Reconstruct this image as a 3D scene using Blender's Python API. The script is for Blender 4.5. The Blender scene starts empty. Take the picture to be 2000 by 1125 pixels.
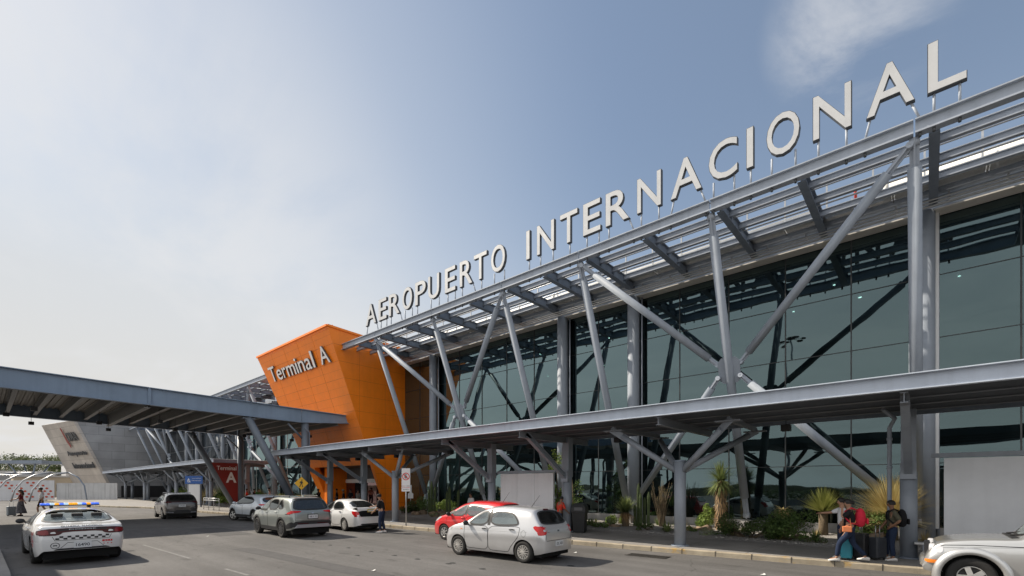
import bpy, bmesh, math, random
import numpy as np
from mathutils import Vector, Matrix, Quaternion
from mathutils.bvhtree import BVHTree
random.seed(7)
SC = bpy.context.scene
COL = SC.collection
R = math.radians
OFF = {}

# ------------------------------------------------------------------ materials
def mat(name, col, rough=.6, metal=0., spec=.5, noise=0., nscale=6., bump=0., bscale=40., emit=None, coat=0., streak=0.):
    m = bpy.data.materials.new(name); m.use_nodes = True
    nt = m.node_tree; N = nt.nodes; L = nt.links
    b = N['Principled BSDF']
    b.inputs['Base Color'].default_value = (*col, 1)
    b.inputs['Roughness'].default_value = rough
    b.inputs['Metallic'].default_value = metal
    b.inputs['Specular IOR Level'].default_value = spec
    if coat: b.inputs['Coat Weight'].default_value = coat; b.inputs['Coat Roughness'].default_value = .04
    if emit:
        b.inputs['Emission Color'].default_value = (*emit[0], 1); b.inputs['Emission Strength'].default_value = emit[1]
    if noise or bump or streak:
        tc = N.new('ShaderNodeTexCoord')
    if noise:
        nz = N.new('ShaderNodeTexNoise'); nz.inputs['Scale'].default_value = nscale; nz.inputs['Detail'].default_value = 8
        nz.inputs['Roughness'].default_value = .65
        L.new(tc.outputs['Object'], nz.inputs['Vector'])
        mr = N.new('ShaderNodeMapRange'); mr.inputs[1].default_value = .3; mr.inputs[2].default_value = .7
        mr.inputs[3].default_value = 1 - noise; mr.inputs[4].default_value = 1 + noise
        L.new(nz.outputs['Fac'], mr.inputs[0])
        vm = N.new('ShaderNodeVectorMath'); vm.operation = 'SCALE'; vm.inputs[0].default_value = col
        L.new(mr.outputs[0], vm.inputs['Scale'])
        last = vm.outputs[0]
        if streak:
            mp = N.new('ShaderNodeMapping'); mp.inputs['Scale'].default_value = (3, 3, .15)
            n2 = N.new('ShaderNodeTexNoise'); n2.inputs['Scale'].default_value = 1.5; n2.inputs['Detail'].default_value = 6
            L.new(tc.outputs['Object'], mp.inputs[0]); L.new(mp.outputs[0], n2.inputs['Vector'])
            m2 = N.new('ShaderNodeMapRange'); m2.inputs[1].default_value = .45; m2.inputs[2].default_value = .75
            m2.inputs[3].default_value = 1; m2.inputs[4].default_value = 1 - streak
            L.new(n2.outputs['Fac'], m2.inputs[0])
            v2 = N.new('ShaderNodeVectorMath'); v2.operation = 'SCALE'
            L.new(last, v2.inputs[0]); L.new(m2.outputs[0], v2.inputs['Scale']); last = v2.outputs[0]
        L.new(last, b.inputs['Base Color'])
        m3 = N.new('ShaderNodeMapRange'); m3.inputs[3].default_value = max(.02, rough - .12); m3.inputs[4].default_value = min(1, rough + .12)
        L.new(nz.outputs['Fac'], m3.inputs[0]); L.new(m3.outputs[0], b.inputs['Roughness'])
    if bump:
        nb = N.new('ShaderNodeTexNoise'); nb.inputs['Scale'].default_value = bscale; nb.inputs['Detail'].default_value = 6
        L.new(tc.outputs['Object'], nb.inputs['Vector'])
        bp = N.new('ShaderNodeBump'); bp.inputs['Strength'].default_value = bump; bp.inputs['Distance'].default_value = .02
        L.new(nb.outputs['Fac'], bp.inputs['Height']); L.new(bp.outputs[0], b.inputs['Normal'])
    return m

M = {}
M['steel'] = mat('steel_paint', (.38, .42, .48), .55, 0, .45, .10, 1.3, streak=.12)
M['steel_dark'] = mat('steel_paint_blue', (.23, .27, .33), .55, 0, .4, .10, 1.0, streak=.15)
M['steel_light'] = mat('steel_paint_pale', (.30, .335, .385), .6, 0, .25, .08, 1.0, streak=.12)
M['deck'] = mat('metal_decking', (.22, .22, .225), .55, 0, .4, .15, .8)
M['deck_ceiling'] = mat('ribbed_decking', (.30, .28, .25), .5, 0, .4, .12, .8)
M['white'] = mat('white_paint', (.80, .80, .79), .4, 0, .5, .04, 3)
M['pipe'] = mat('pipe_paint', (.72, .70, .65), .5, 0, .4, .1, 2)
M['letter'] = mat('letter_face', (.55, .56, .57), .35, 0, .5, .05, 2, streak=.08)
M['letter_side'] = mat('letter_return', (.07, .074, .082), .5, 0, .4)
M['dark'] = mat('dark_plastic', (.02, .02, .022), .55, 0, .4)
M['black'] = mat('black_void', (.006, .006, .007), .8, 0, .2)
M['galv'] = mat('galvanised', (.45, .46, .47), .38, .7, .5, .15, 12)
M['wallpanel'] = mat('blank_panel', (.74, .75, .77), .45, 0, .4, .05, 1.5, streak=.06)
M['plinth'] = mat('plinth_concrete', (.42, .41, .40), .85, 0, .3, .15, 1.5, .25, 30, streak=.2)
M['concrete'] = mat('pavement_concrete', (.24, .228, .215), .88, 0, .3, .22, .8, .35, 60)
M['kerb'] = mat('kerb_concrete', (.36, .31, .235), .9, 0, .3, .28, 2.2, .4, 50)
M['gravel_base'] = mat('gravel', (.30, .285, .27), .95, 0, .2, .5, 28, .8, 40)
M['roofing'] = mat('roofing', (.5, .49, .47), .8, 0, .3, .1, .5)

# ------------------------------------------------------------------ mesh builder
class MB:
    def __init__(s): s.v = []; s.f = []; s.sm = []
    def add(s, vs, fs, smooth=False):
        o = len(s.v); s.v += [tuple(v) for v in vs]; s.f += [tuple(i + o for i in f) for f in fs]; s.sm += [smooth] * len(fs); return s
    def box(s, x0, x1, y0, y1, z0, z1, Mx=None):
        vs = [Vector(p) for p in ((x0,y0,z0),(x1,y0,z0),(x1,y1,z0),(x0,y1,z0),(x0,y0,z1),(x1,y0,z1),(x1,y1,z1),(x0,y1,z1))]
        if Mx: vs = [Mx @ v for v in vs]
        return s.add(vs, [(0,3,2,1),(4,5,6,7),(0,1,5,4),(1,2,6,5),(2,3,7,6),(3,0,4,7)])
    def frame(s, a, b, up=(0,0,1)):
        a = Vector(a); b = Vector(b); d = (b - a).normalized(); up = Vector(up)
        if abs(d.dot(up)) > .98: up = Vector((1,0,0)) if abs(d.x) < .9 else Vector((0,1,0))
        x = d.cross(up).normalized(); y = x.cross(d).normalized()
        return a, b, d, x, y
    def beam(s, a, b, w, h, up=(0,0,1)):
        a, b, d, x, y = s.frame(a, b, up)
        vs = []
        for p in (a, b):
            for i, j in ((-1,-1),(1,-1),(1,1),(-1,1)): vs.append(p + x*(i*w/2) + y*(j*h/2))
        return s.add(vs, [(0,1,2,3),(7,6,5,4),(0,4,5,1),(1,5,6,2),(2,6,7,3),(3,7,4,0)])
    def section(s, a, b, pts, up=(0,0,1), closed=True):
        a, b, d, x, y = s.frame(a, b, up); n = len(pts)
        vs = [a + x*p[0] + y*p[1] for p in pts] + [b + x*p[0] + y*p[1] for p in pts]
        fs = [(i, i+n, (i+1) % n + n, (i+1) % n) for i in range(n)]
        fs += [tuple(range(n)), tuple(reversed(range(n, 2*n)))]
        return s.add(vs, fs)
    def ibeam(s, a, b, w, h, tf=.03, tw=.025, up=(0,0,1)):
        W = w/2; Hh = h/2; t = tw/2
        pts = [(-W,-Hh),(W,-Hh),(W,-Hh+tf),(t,-Hh+tf),(t,Hh-tf),(W,Hh-tf),(W,Hh),(-W,Hh),(-W,Hh-tf),(-t,Hh-tf),(-t,-Hh+tf),(-W,-Hh+tf)]
        return s.section(a, b, pts, up)
    def tube(s, pts, r, n=10, caps=True):
        pts = [Vector(p) for p in pts]; k = len(pts)
        rs = r if isinstance(r, (list, tuple)) else [r]*k
        vs = []; px = None
        for i, p in enumerate(pts):
            d = (pts[min(i+1,k-1)] - pts[max(i-1,0)]).normalized()
            if px is None:
                up = Vector((0,0,1)) if abs(d.z) < .95 else Vector((1,0,0))
                px = d.cross(up).normalized()
            else: px = (px - d*px.dot(d)).normalized()
            py = px.cross(d)
            for j in range(n):
                a = 2*math.pi*j/n; vs.append(p + (px*math.cos(a) + py*math.sin(a))*rs[i])
        fs = [(i*n+j, i*n+(j+1) % n, (i+1)*n+(j+1) % n, (i+1)*n+j) for i in range(k-1) for j in range(n)]
        s.add(vs, fs, True)
        if caps:
            o = len(s.v) - len(vs)
            s.f += [tuple(o+j for j in reversed(range(n))), tuple(o+(k-1)*n+j for j in range(n))]; s.sm += [False, False]
        return s
    def prism(s, poly, fn, d0, d1):
        """poly: 2D outline; fn(u,v,d)->3D; extruded from d0 to d1"""
        n = len(poly); vs = [fn(u,v,d0) for u,v in poly] + [fn(u,v,d1) for u,v in poly]
        fs = [tuple(range(n)), tuple(reversed(range(n,2*n)))] + [(i, i+n, (i+1) % n + n, (i+1) % n) for i in range(n)]
        return s.add(vs, fs)
    def grid(s, rows, smooth=True, closed=False):
        n = len(rows[0]); vs = [p for r in rows for p in r]; fs = []
        for i in range(len(rows)-1):
            for j in range(n if closed else n-1):
                fs.append((i*n+j, i*n+(j+1) % n, (i+1)*n+(j+1) % n, (i+1)*n+j))
        return s.add(vs, fs, smooth)
    def lathe(s, prof, n=24, Mx=None, smooth=True):
        rows = []
        for r, z in prof:
            row = []
            for j in range(n):
                a = 2*math.pi*j/n; v = Vector((r*math.cos(a), r*math.sin(a), z)); row.append(Mx @ v if Mx else v)
            rows.append(row)
        return s.grid(rows, smooth, True)
    def sphere(s, c, r, n=10, m=7, sc=(1,1,1)):
        rows = []
        for i in range(m+1):
            t = math.pi*i/m
            rows.append([Vector((c[0]+r*sc[0]*math.sin(t)*math.cos(2*math.pi*j/n), c[1]+r*sc[1]*math.sin(t)*math.sin(2*math.pi*j/n), c[2]-r*sc[2]*math.cos(t))) for j in range(n)])
        return s.grid(rows, True, True)
    def build(s, name, m, parent=None, bevel=0, local=False, fix=True):
        me = bpy.data.meshes.new(name)
        off = Vector((0,0,0)) if (parent is None or local) else OFF.get(parent.name, Vector((0,0,0)))
        me.from_pydata([(v[0]-off[0], v[1]-off[1], v[2]-off[2]) for v in s.v], [], s.f)
        me.polygons.foreach_set('use_smooth', s.sm)
        if fix:
            bm = bmesh.new(); bm.from_mesh(me)
            bmesh.ops.remove_doubles(bm, verts=bm.verts, dist=1e-5)
            bmesh.ops.recalc_face_normals(bm, faces=bm.faces)
            bm.to_mesh(me); bm.free()
        me.materials.append(M[m] if isinstance(m, str) else m)
        o = bpy.data.objects.new(name, me); COL.objects.link(o)
        if parent is not None:
            o.parent = parent; OFF[o.name] = off
        if bevel:
            b = o.modifiers.new('bevel', 'BEVEL'); b.width = bevel; b.segments = 2; b.limit_method = 'ANGLE'; b.angle_limit = R(40)
        return o

def tag(o, label=None, cat=None, group=None, kind=None):
    if label: o['label'] = label
    if cat: o['category'] = cat
    if group: o['group'] = group
    if kind: o['kind'] = kind
    return o
def empty(name, loc, label=None, cat=None, group=None, rz=0):
    o = bpy.data.objects.new(name, None); COL.objects.link(o); o.location = loc; o.rotation_euler = (0,0,rz)
    o.empty_display_size = .3; OFF[o.name] = Vector(loc); tag(o, label, cat, group); return o
def struct(mb, name, m, **k):
    o = mb.build(name, m, **k); o['kind'] = 'structure'; return o
def copy_tree(o, parent=None):
    c = o.copy(); COL.objects.link(c)
    if parent is not None: c.parent = parent
    for ch in list(o.children): copy_tree(ch, c)
    return c
def lerp(a, b, t): return a + (b - a)*t
def interp(keys, x):
    """smooth monotone (pchip) interpolation of [(x,y)...]"""
    xs = [k[0] for k in keys]; ys = [k[1] for k in keys]; n = len(xs)
    if x <= xs[0]: return ys[0]
    if x >= xs[-1]: return ys[-1]
    h = [xs[i+1]-xs[i] for i in range(n-1)]; d = [(ys[i+1]-ys[i])/h[i] for i in range(n-1)]
    def m(i):
        if i == 0: return d[0]
        if i == n-1: return d[-1]
        if d[i-1]*d[i] <= 0: return 0
        w1 = 2*h[i]+h[i-1]; w2 = h[i]+2*h[i-1]; return (w1+w2)/(w1/d[i-1]+w2/d[i])
    for i in range(n-1):
        if x <= xs[i+1]:
            t = (x-xs[i])/h[i]; a = m(i); b = m(i+1)
            return (ys[i]*(1+2*t)*(1-t)**2 + h[i]*a*t*(1-t)**2 + ys[i+1]*t*t*(3-2*t) + h[i]*b*t*t*(t-1))

# text as mesh, each glyph on its own. returns list of verts/faces in unit box with x from 0..w, y 0..h
def glyph(ch, bold=0., depth=.1, bevel=0., res=4):
    cu = bpy.data.curves.new('glyph', 'FONT'); cu.body = ch; cu.size = 1; cu.offset = bold; cu.extrude = depth/2; cu.bevel_depth = bevel; cu.resolution_u = res
    ob = bpy.data.objects.new('glyph', cu); COL.objects.link(ob)
    dg = bpy.context.evaluated_depsgraph_get(); me = bpy.data.meshes.new_from_object(ob.evaluated_get(dg))
    vs = [v.co.copy() for v in me.vertices]; fs = [tuple(p.vertices) for p in me.polygons]; nz = [abs(p.normal.z) > .7 and p.center.z > 0 for p in me.polygons]
    bpy.data.objects.remove(ob); bpy.data.curves.remove(cu); bpy.data.meshes.remove(me)
    return vs, fs, nz
def text_mesh(body, fn, height, bold=.01, depth=.01, width=None, align='L'):
    """flat text mapped by fn(u,v,d); u to the right, v up; returns MB"""
    vs, fs, nz = glyph(body, bold, depth)
    x0 = min(v.x for v in vs); x1 = max(v.x for v in vs); y0 = min(v.y for v in vs); y1 = max(v.y for v in vs)
    sy = height/(y1-y0); sx = (width/(x1-x0)) if width else sy
    mb = MB(); ox = {'L': 0, 'C': -(x1-x0)*sx/2, 'R': -(x1-x0)*sx}[align]
    mb.add([fn((v.x-x0)*sx+ox, (v.y-y0)*sy, v.z) for v in vs], fs); return mb
# ------------------------------------------------------------------ camera, sun, sky
cam = bpy.data.cameras.new('Camera'); camo = bpy.data.objects.new('Camera', cam); COL.objects.link(camo)
cam.sensor_width = 36; cam.lens = 36*920/2000; cam.shift_y = (950-562.5)/2000; cam.clip_end = 4000; cam.clip_start = .1
AZ = math.atan2(.662574, .748997)
camo.location = (0,0,2.1); camo.rotation_euler = (R(90), 0, AZ)
SC.camera = camo
EL = R(40); sx, sy = -math.cos(R(20)), -math.sin(R(20))
n_ = math.hypot(sx, sy); sx /= n_; sy /= n_
SUN = Vector((sx*math.cos(EL), sy*math.cos(EL), math.sin(EL)))
sl = bpy.data.lights.new('Sun', 'SUN'); sl.energy = 4.7; sl.angle = R(.6); sl.color = (1, .90, .76)
so = bpy.data.objects.new('Sun', sl); COL.objects.link(so); so.location = (-40,-10,60)
so.rotation_euler = SUN.to_track_quat('Z', 'Y').to_euler()
W = bpy.data.worlds.new('World'); SC.world = W; W.use_nodes = True
nt = W.node_tree; N = nt.nodes; L = nt.links
bg = N['Background']; bg.inputs['Strength'].default_value = .10
sky = N.new('ShaderNodeTexSky'); sky.sky_type = 'NISHITA'; sky.sun_disc = False
sky.sun_elevation = EL; sky.sun_rotation = math.atan2(sx, sy); sky.air_density = 1.3; sky.dust_density = 1.0; sky.ozone_density = 2.2; sky.altitude = 0
tc = N.new('ShaderNodeTexCoord')
def math_(op, a, b=None, clamp=False):
    n = N.new('ShaderNodeMath'); n.operation = op; n.use_clamp = clamp
    for i, v in enumerate((a, b)):
        if v is None: continue
        if isinstance(v, (int, float)): n.inputs[i].default_value = v
        else: L.new(v, n.inputs[i])
    return n.outputs[0]
def mix_(f, a, b):
    n = N.new('ShaderNodeMix'); n.data_type = 'RGBA'
    if isinstance(f, (int, float)): n.inputs[0].default_value = f
    else: L.new(f, n.inputs[0])
    for i, v in ((6, a), (7, b)):
        if isinstance(v, tuple): n.inputs[i].default_value = (*v, 1)
        else: L.new(v, n.inputs[i])
    return n.outputs[2]
def ramp_(x, a, b, lo=0, hi=1):
    n = N.new('ShaderNodeMapRange'); n.interpolation_type = 'SMOOTHSTEP'
    n.inputs[1].default_value = a; n.inputs[2].default_value = b; n.inputs[3].default_value = lo; n.inputs[4].default_value = hi
    L.new(x, n.inputs[0]); return n.outputs[0]
dirv = tc.outputs['Generated']
sep = N.new('ShaderNodeSeparateXYZ'); L.new(dirv, sep.inputs[0])
dz = sep.outputs['Z']
dot = N.new('ShaderNodeVectorMath'); dot.operation = 'DOT_PRODUCT'; L.new(dirv, dot.inputs[0]); dot.inputs[1].default_value = SUN
sd = dot.outputs['Value']
# cloud plane coordinates
zz = math_('MAXIMUM', math_('ADD', dz, .12), .05)
cx = math_('DIVIDE', sep.outputs['X'], zz); cy = math_('DIVIDE', sep.outputs['Y'], zz)
cmb = N.new('ShaderNodeCombineXYZ'); L.new(cx, cmb.inputs[0]); L.new(cy, cmb.inputs[1])
def noise_(scale, detail, rough, vec, dist=0.):
    n = N.new('ShaderNodeTexNoise'); n.inputs['Scale'].default_value = scale; n.inputs['Detail'].default_value = detail
    n.inputs['Roughness'].default_value = rough; n.inputs['Distortion'].default_value = dist; L.new(vec, n.inputs['Vector']); return n.outputs['Fac']
mp = N.new('ShaderNodeMapping'); L.new(cmb.outputs[0], mp.inputs[0]); mp.inputs['Rotation'].default_value = (0,0,R(35)); mp.inputs['Scale'].default_value = (1, 1.7, 1)
n1 = noise_(.55, 9, .6, mp.outputs[0], .6); n2 = noise_(2.0, 8, .62, cmb.outputs[0], .5)
nn = math_('ADD', math_('MULTIPLY', n1, .72), math_('MULTIPLY', n2, .28))
# milky haze: thick near horizon and towards the sun
hz = ramp_(dz, .0, .62, 1, 0)
hz = math_('POWER', hz, 1.35)
gdn = N.new('ShaderNodeVectorMath'); gdn.operation = 'DOT_PRODUCT'; L.new(dirv, gdn.inputs[0]); gdn.inputs[1].default_value = Vector((-.93,.06,.26)).normalized()
gd = gdn.outputs['Value']
sunh = ramp_(gd, .56, 1.03, 0, 1)
haze = math_('ADD', math_('MULTIPLY', hz, .88), math_('ADD', math_('MULTIPLY', sunh, .48), .20), True)
hazecol = mix_(ramp_(gd, .5, .97), (3.6, 4.05, 4.7), (4.9, 5.15, 5.45))
warm = mix_(ramp_(dz, 0., .42), (5.4, 5.22, 4.88), hazecol)
skyc = N.new('ShaderNodeVectorMath'); skyc.operation = 'SCALE'; L.new(sky.outputs[0], skyc.inputs[0]); skyc.inputs['Scale'].default_value = .84
c1 = mix_(haze, skyc.outputs[0], warm)
# streaky veil cloud, denser to the sun side, and one small cloud high over the terminal
veil = math_('MULTIPLY', ramp_(nn, .40, .60), ramp_(gd, .80, 1.0, .0, .70))
d2 = N.new('ShaderNodeVectorMath'); d2.operation = 'DOT_PRODUCT'; L.new(dirv, d2.inputs[0])
a_ = (1680-1000)/920; cdir = Vector((.748997*a_-.662574, .662574*a_+.748997, 930/920)).normalized(); d2.inputs[1].default_value = cdir
puff = math_('MULTIPLY', ramp_(n2, .42, .66), ramp_(d2.outputs['Value'], .992, .9998, 0, .60))
cl = math_('MAXIMUM', veil, puff)
c2 = mix_(cl, c1, (5.6, 5.65, 5.75))
# bright cloud bank added behind the camera to lift the light on the facade
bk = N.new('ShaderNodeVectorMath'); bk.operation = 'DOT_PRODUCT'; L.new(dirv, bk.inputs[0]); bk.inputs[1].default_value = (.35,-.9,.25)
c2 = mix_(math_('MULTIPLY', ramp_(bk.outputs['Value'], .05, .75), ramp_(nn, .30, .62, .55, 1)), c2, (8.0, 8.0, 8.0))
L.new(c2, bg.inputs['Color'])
SC.view_settings.view_transform = 'Standard'; SC.view_settings.look = 'None'; SC.view_settings.gamma = 1; SC.view_settings.use_curve_mapping = False
SC.view_settings.exposure = .50
SC.cycles.max_bounces = 6; SC.cycles.glossy_bounces = 4; SC.cycles.transparent_max_bounces = 8; SC.cycles.caustics_reflective = False
# ------------------------------------------------------------------ ground, road, kerb, pavement
def asphalt():
    m = bpy.data.materials.new('asphalt'); m.use_nodes = True; nt = m.node_tree; N = nt.nodes; L = nt.links; b = N['Principled BSDF']
    tc = N.new('ShaderNodeTexCoord')
    def nz(s, d, r=.6, mp=None):
        n = N.new('ShaderNodeTexNoise'); n.inputs['Scale'].default_value = s; n.inputs['Detail'].default_value = d; n.inputs['Roughness'].default_value = r
        if mp:
            q = N.new('ShaderNodeMapping'); q.inputs['Scale'].default_value = mp; L.new(tc.outputs['Object'], q.inputs[0]); L.new(q.outputs[0], n.inputs['Vector'])
        else: L.new(tc.outputs['Object'], n.inputs['Vector'])
        return n.outputs['Fac']
    def mr(x, a, b, c, d):
        n = N.new('ShaderNodeMapRange'); [n.inputs[i+1].__setattr__('default_value', v) for i, v in enumerate((a,b,c,d))]; L.new(x, n.inputs[0]); return n.outputs[0]
    def mul(a, b):
        n = N.new('ShaderNodeMath'); n.operation = 'MULTIPLY'; L.new(a, n.inputs[0]); L.new(b, n.inputs[1]); return n.outputs[0]
    f = mul(mr(nz(.22, 6), .3, .7, .78, 1.18), mr(nz(1.1, 8, .7, (.25, 1, 1)), .3, .7, .88, 1.10))
    f = mul(f, mr(nz(70, 3), .3, .7, .72, 1.28))
    f = mul(f, mr(nz(9, 5, .7), .35, .7, .93, 1.06))
    f = mul(f, mr(nz(1.0, 3, .5, (.035, 1.5, 1)), .35, .65, .87, 1.09))
    # oil drips along the lanes
    f = mul(f, mr(nz(2.6, 4, .5, (.35, 1, 1)), .60, .74, 1.0, .66))
    # cracks
    vo = N.new('ShaderNodeTexVoronoi'); vo.feature = 'DISTANCE_TO_EDGE'; vo.inputs['Scale'].default_value = .16
    nd = N.new('ShaderNodeTexNoise'); nd.inputs['Scale'].default_value = .9; nd.inputs['Detail'].default_value = 6
    L.new(tc.outputs['Object'], nd.inputs['Vector'])
    va = N.new('ShaderNodeVectorMath'); va.operation = 'MULTIPLY_ADD'; L.new(nd.outputs['Color'], va.inputs[0]); va.inputs[1].default_value = (1.6,1.6,0); L.new(tc.outputs['Object'], va.inputs[2])
    L.new(va.outputs[0], vo.inputs['Vector'])
    f = mul(f, mr(vo.outputs['Distance'], .0, .0035, .62, 1.0))
    v = N.new('ShaderNodeVectorMath'); v.operation = 'SCALE'; v.inputs[0].default_value = (.112, .108, .105); L.new(f, v.inputs['Scale'])
    L.new(v.outputs[0], b.inputs['Base Color']); b.inputs['Roughness'].default_value = .86; b.inputs['Specular IOR Level'].default_value = .3
    bp = N.new('ShaderNodeBump'); bp.inputs['Strength'].default_value = .45; bp.inputs['Distance'].default_value = .015
    L.new(nz(90, 4), bp.inputs['Height']); L.new(bp.outputs[0], b.inputs['Normal'])
    return m
M['asphalt'] = asphalt()
M['earth'] = mat('dry_earth', (.17, .15, .12), .95, 0, .2, .3, .05)
M['paint'] = mat('worn_road_paint', (.165, .163, .158), .8, 0, .3, .35, 9)
M['patch'] = mat('patched_asphalt', (.082,.080,.080), .9, 0, .25, .18, 3, .4, 80)
M['paper'] = mat('waste_paper', (.6,.6,.58), .8)
M['stud'] = mat('road_stud', (.02,.02,.02), .7)
g = MB(); g.add([(-1800,-1800,-.02),(1800,-1800,-.02),(1800,1800,-.02),(-1800,1800,-.02)], [(0,1,2,3)]); struct(g, 'ground', 'earth')
KL = [(40,17.1),(8,15.38),(-.13,14.94),(-6.3,14.45),(-9.7,14.22),(-15,13.98),(-20.8,13.78),(-27,13.35),(-32,12.85),(-37,12.2),(-42,11.75),(-48,11.45),(-53,11.0),(-57,10.2),(-60,9.0),(-66,7.6),(-76,6.9),(-92,6.6),(-115,6.4)]
g = MB(); g.add([(-125,-90,-.004),(60,-90,-.004),(60,40,-.004),(-125,40,-.004)], [(0,1,2,3)]); struct(g, 'road', 'asphalt')
def kerb_y(x):
    for (x0,y0),(x1,y1) in zip(KL, KL[1:]):
        if x1 <= x <= x0: return lerp(y0, y1, (x-x0)/(x1-x0))
    return 10
def offs(d): 
    return [(x, y+d) for x, y in KL]
g = MB()
K0 = offs(0); K1 = offs(.16)
rows = [[Vector((x,y,-.02)) for x,y in K0], [Vector((x,y+.004,.125)) for x,y in K0], [Vector((x,y+.03,.15)) for x,y in K0], [Vector((x,y,.15)) for x,y in K1], [Vector((x,y,-.02)) for x,y in K1]]
g.grid(rows, False); 
def kerbmat():
    m = mat('kerb_worn_yellow', (.33,.285,.215), .9, 0, .3, .25, 2.0, .4, 50)
    nt = m.node_tree; N = nt.nodes; L = nt.links; b = N['Principled BSDF']
    src = b.inputs['Base Color'].links[0].from_socket
    tc = N.new('ShaderNodeTexCoord'); n = N.new('ShaderNodeTexNoise'); n.inputs['Scale'].default_value = 1.3; n.inputs['Detail'].default_value = 9; n.inputs['Roughness'].default_value = .75
    L.new(tc.outputs['Object'], n.inputs['Vector'])
    r = N.new('ShaderNodeMapRange'); r.inputs[1].default_value = .56; r.inputs[2].default_value = .68; L.new(n.outputs['Fac'], r.inputs[0])
    mx = N.new('ShaderNodeMix'); mx.data_type = 'RGBA'; L.new(r.outputs[0], mx.inputs[0]); L.new(src, mx.inputs[6]); mx.inputs[7].default_value = (.46,.27,.05,1)
    L.new(mx.outputs[2], b.inputs['Base Color'])
    return m
M['kerbm'] = kerbmat(); struct(g, 'kerb', 'kerbm', fix=False)
# pavement sheet from kerb back to the planting bed / building
g = MB()
rows = [[Vector((x,y,.146)) for x,y in offs(.158)], [Vector((x,23.2,.146)) for x,y in KL]]
g.grid(rows, False); 
M['pavem'] = M['concrete']
struct(g, 'pavement', 'concrete', fix=False)
g = MB()
for k in range(60):
    x = 6 - 2.0*k
    if x < -58: break
    g.box(x-.006, x+.006, kerb_y(x)+.17, 17.6, .147, .1492)
for k in range(90):
    x = 6 - .98*k; g.box(x-.007, x+.007, kerb_y(x)-.004, kerb_y(x)+.163, .0, .1525)
struct(g, 'pavement_joints', 'dark')
# painted dashes and lines on the road
g = MB()
def dash(x0,y0,x1,y1,w=.12):
    d = Vector((x1-x0,y1-y0,0)); n = Vector((-d.y,d.x,0)).normalized()*w/2
    a = Vector((x0,y0,.002)); b = Vector((x1,y1,.002)); g.add([a-n,b-n,b+n,a+n], [(0,1,2,3)])
def gp(x, y, Z=0.):
    a = (x-1000)/920; dx = .748997*a-.662574; dy = .662574*a+.748997; t = (2.1-Z)*920/(y-950); return (t*dx, t*dy)
for (a,b,c,d) in ((246,1034,268,1034),(288,1034,331,1032.5),(346,1032,392,1031),(403,1030.5,447,1029.5),(458,1029,486,1028.5)):
    dash(*gp(a,b), *gp(c,d), .14)
for (a,b,c,d) in ((279,1064,372,1091),(440,1111,486,1124)):
    dash(*gp(a,b), *gp(c,d), .09)
struct(g, 'lane_markings', 'paint')
# small dark reflector studs left on the asphalt
for i,(a,b) in enumerate(((611,1059),(644,1065),(680,1070),(724,1077),(697,1085),(770,1085),(815,1092),(876,1101),(942,1111),(884,1099.5),(1115,1105))):
    x,y = gp(a,b); g = MB(); g.lathe([(0,.012),(.07,.010),(.10,-.003)], 10, Matrix.Translation((x,y,0)) @ Matrix.Diagonal((1.15,.8,1,1)))
    tag(g.build('road_stud', 'stud', fix=False), 'small flat black stud stuck on the asphalt of the drop-off road', 'road stud', 'dark studs on the road')
# scraps of litter and a patched trench in the asphalt
for i,(a,b) in enumerate(((405,1048),(1123,1080),(729,1115),(1490,1123))):
    x,y = gp(a,b); g = MB(); g.add([(x-.05,y-.03,.006),(x+.06,y-.02,.012),(x+.05,y+.04,.03),(x-.04,y+.03,.01)],[(0,1,2,3)]); g.add([(x-.02,y,.012),(x+.05,y+.01,.02),(x+.02,y+.05,.045)],[(0,1,2)])
    tag(g.build('paper_scrap','paper',fix=False),'crumpled scrap of pale paper lying on the road','litter','paper scraps on the road')
g = MB(); P = [(-17.5,5.6),(-9.5,5.9),(-9.4,6.5),(-17.4,6.2)]; g.add([(p[0],p[1],.0005) for p in P],[(0,1,2,3)]); struct(g,'road_patch','patch',fix=False)
g = MB(); P = [(-27.5,6.9),(-22.4,6.7),(-22.3,8.0),(-27.3,8.2)]; g.add([(p[0],p[1],.0005) for p in P],[(0,1,2,3)]); struct(g,'road_patch','patch',fix=False)
# drain grate beside the kerb
rt = empty('drain_grate', (*gp(1265,1086),0), 'rectangular iron drain grate in the road beside the kerb', 'drain')
x,y = gp(1265,1086); ang = math.atan2(.05,1)
Mx = Matrix.Translation((x,y,0)) @ Matrix.Rotation(ang,4,'Z')
g = MB(); g.box(-.62,.62,-.22,.22,-.01,.004,Mx); g.build('recess','black',rt)
g = MB()
for k in range(16): g.box(-.6+.077*k,-.565+.077*k,-.2,.2,.004,.012,Mx)
g.box(-.64,.64,-.24,-.2,.004,.013,Mx); g.box(-.64,.64,.2,.24,.004,.013,Mx); g.build('bars',mat('cast_iron',(.06,.055,.05),.7,.3,.4,.2,8),rt)
# left traffic island corner that shows at the frame edge
g = MB(); P = [gp(-260,1110),gp(-200,1040),gp(0,1078),gp(20,1125),gp(30,1200),gp(-150,1300)]
n = len(P); g.add([(p[0],p[1],.0) for p in P]+[(p[0],p[1],.09) for p in P],[tuple(range(n,2*n))]+[(i,(i+1)%n,(i+1)%n+n,i+n) for i in range(n)])
struct(g,'traffic_island','concrete')
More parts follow.
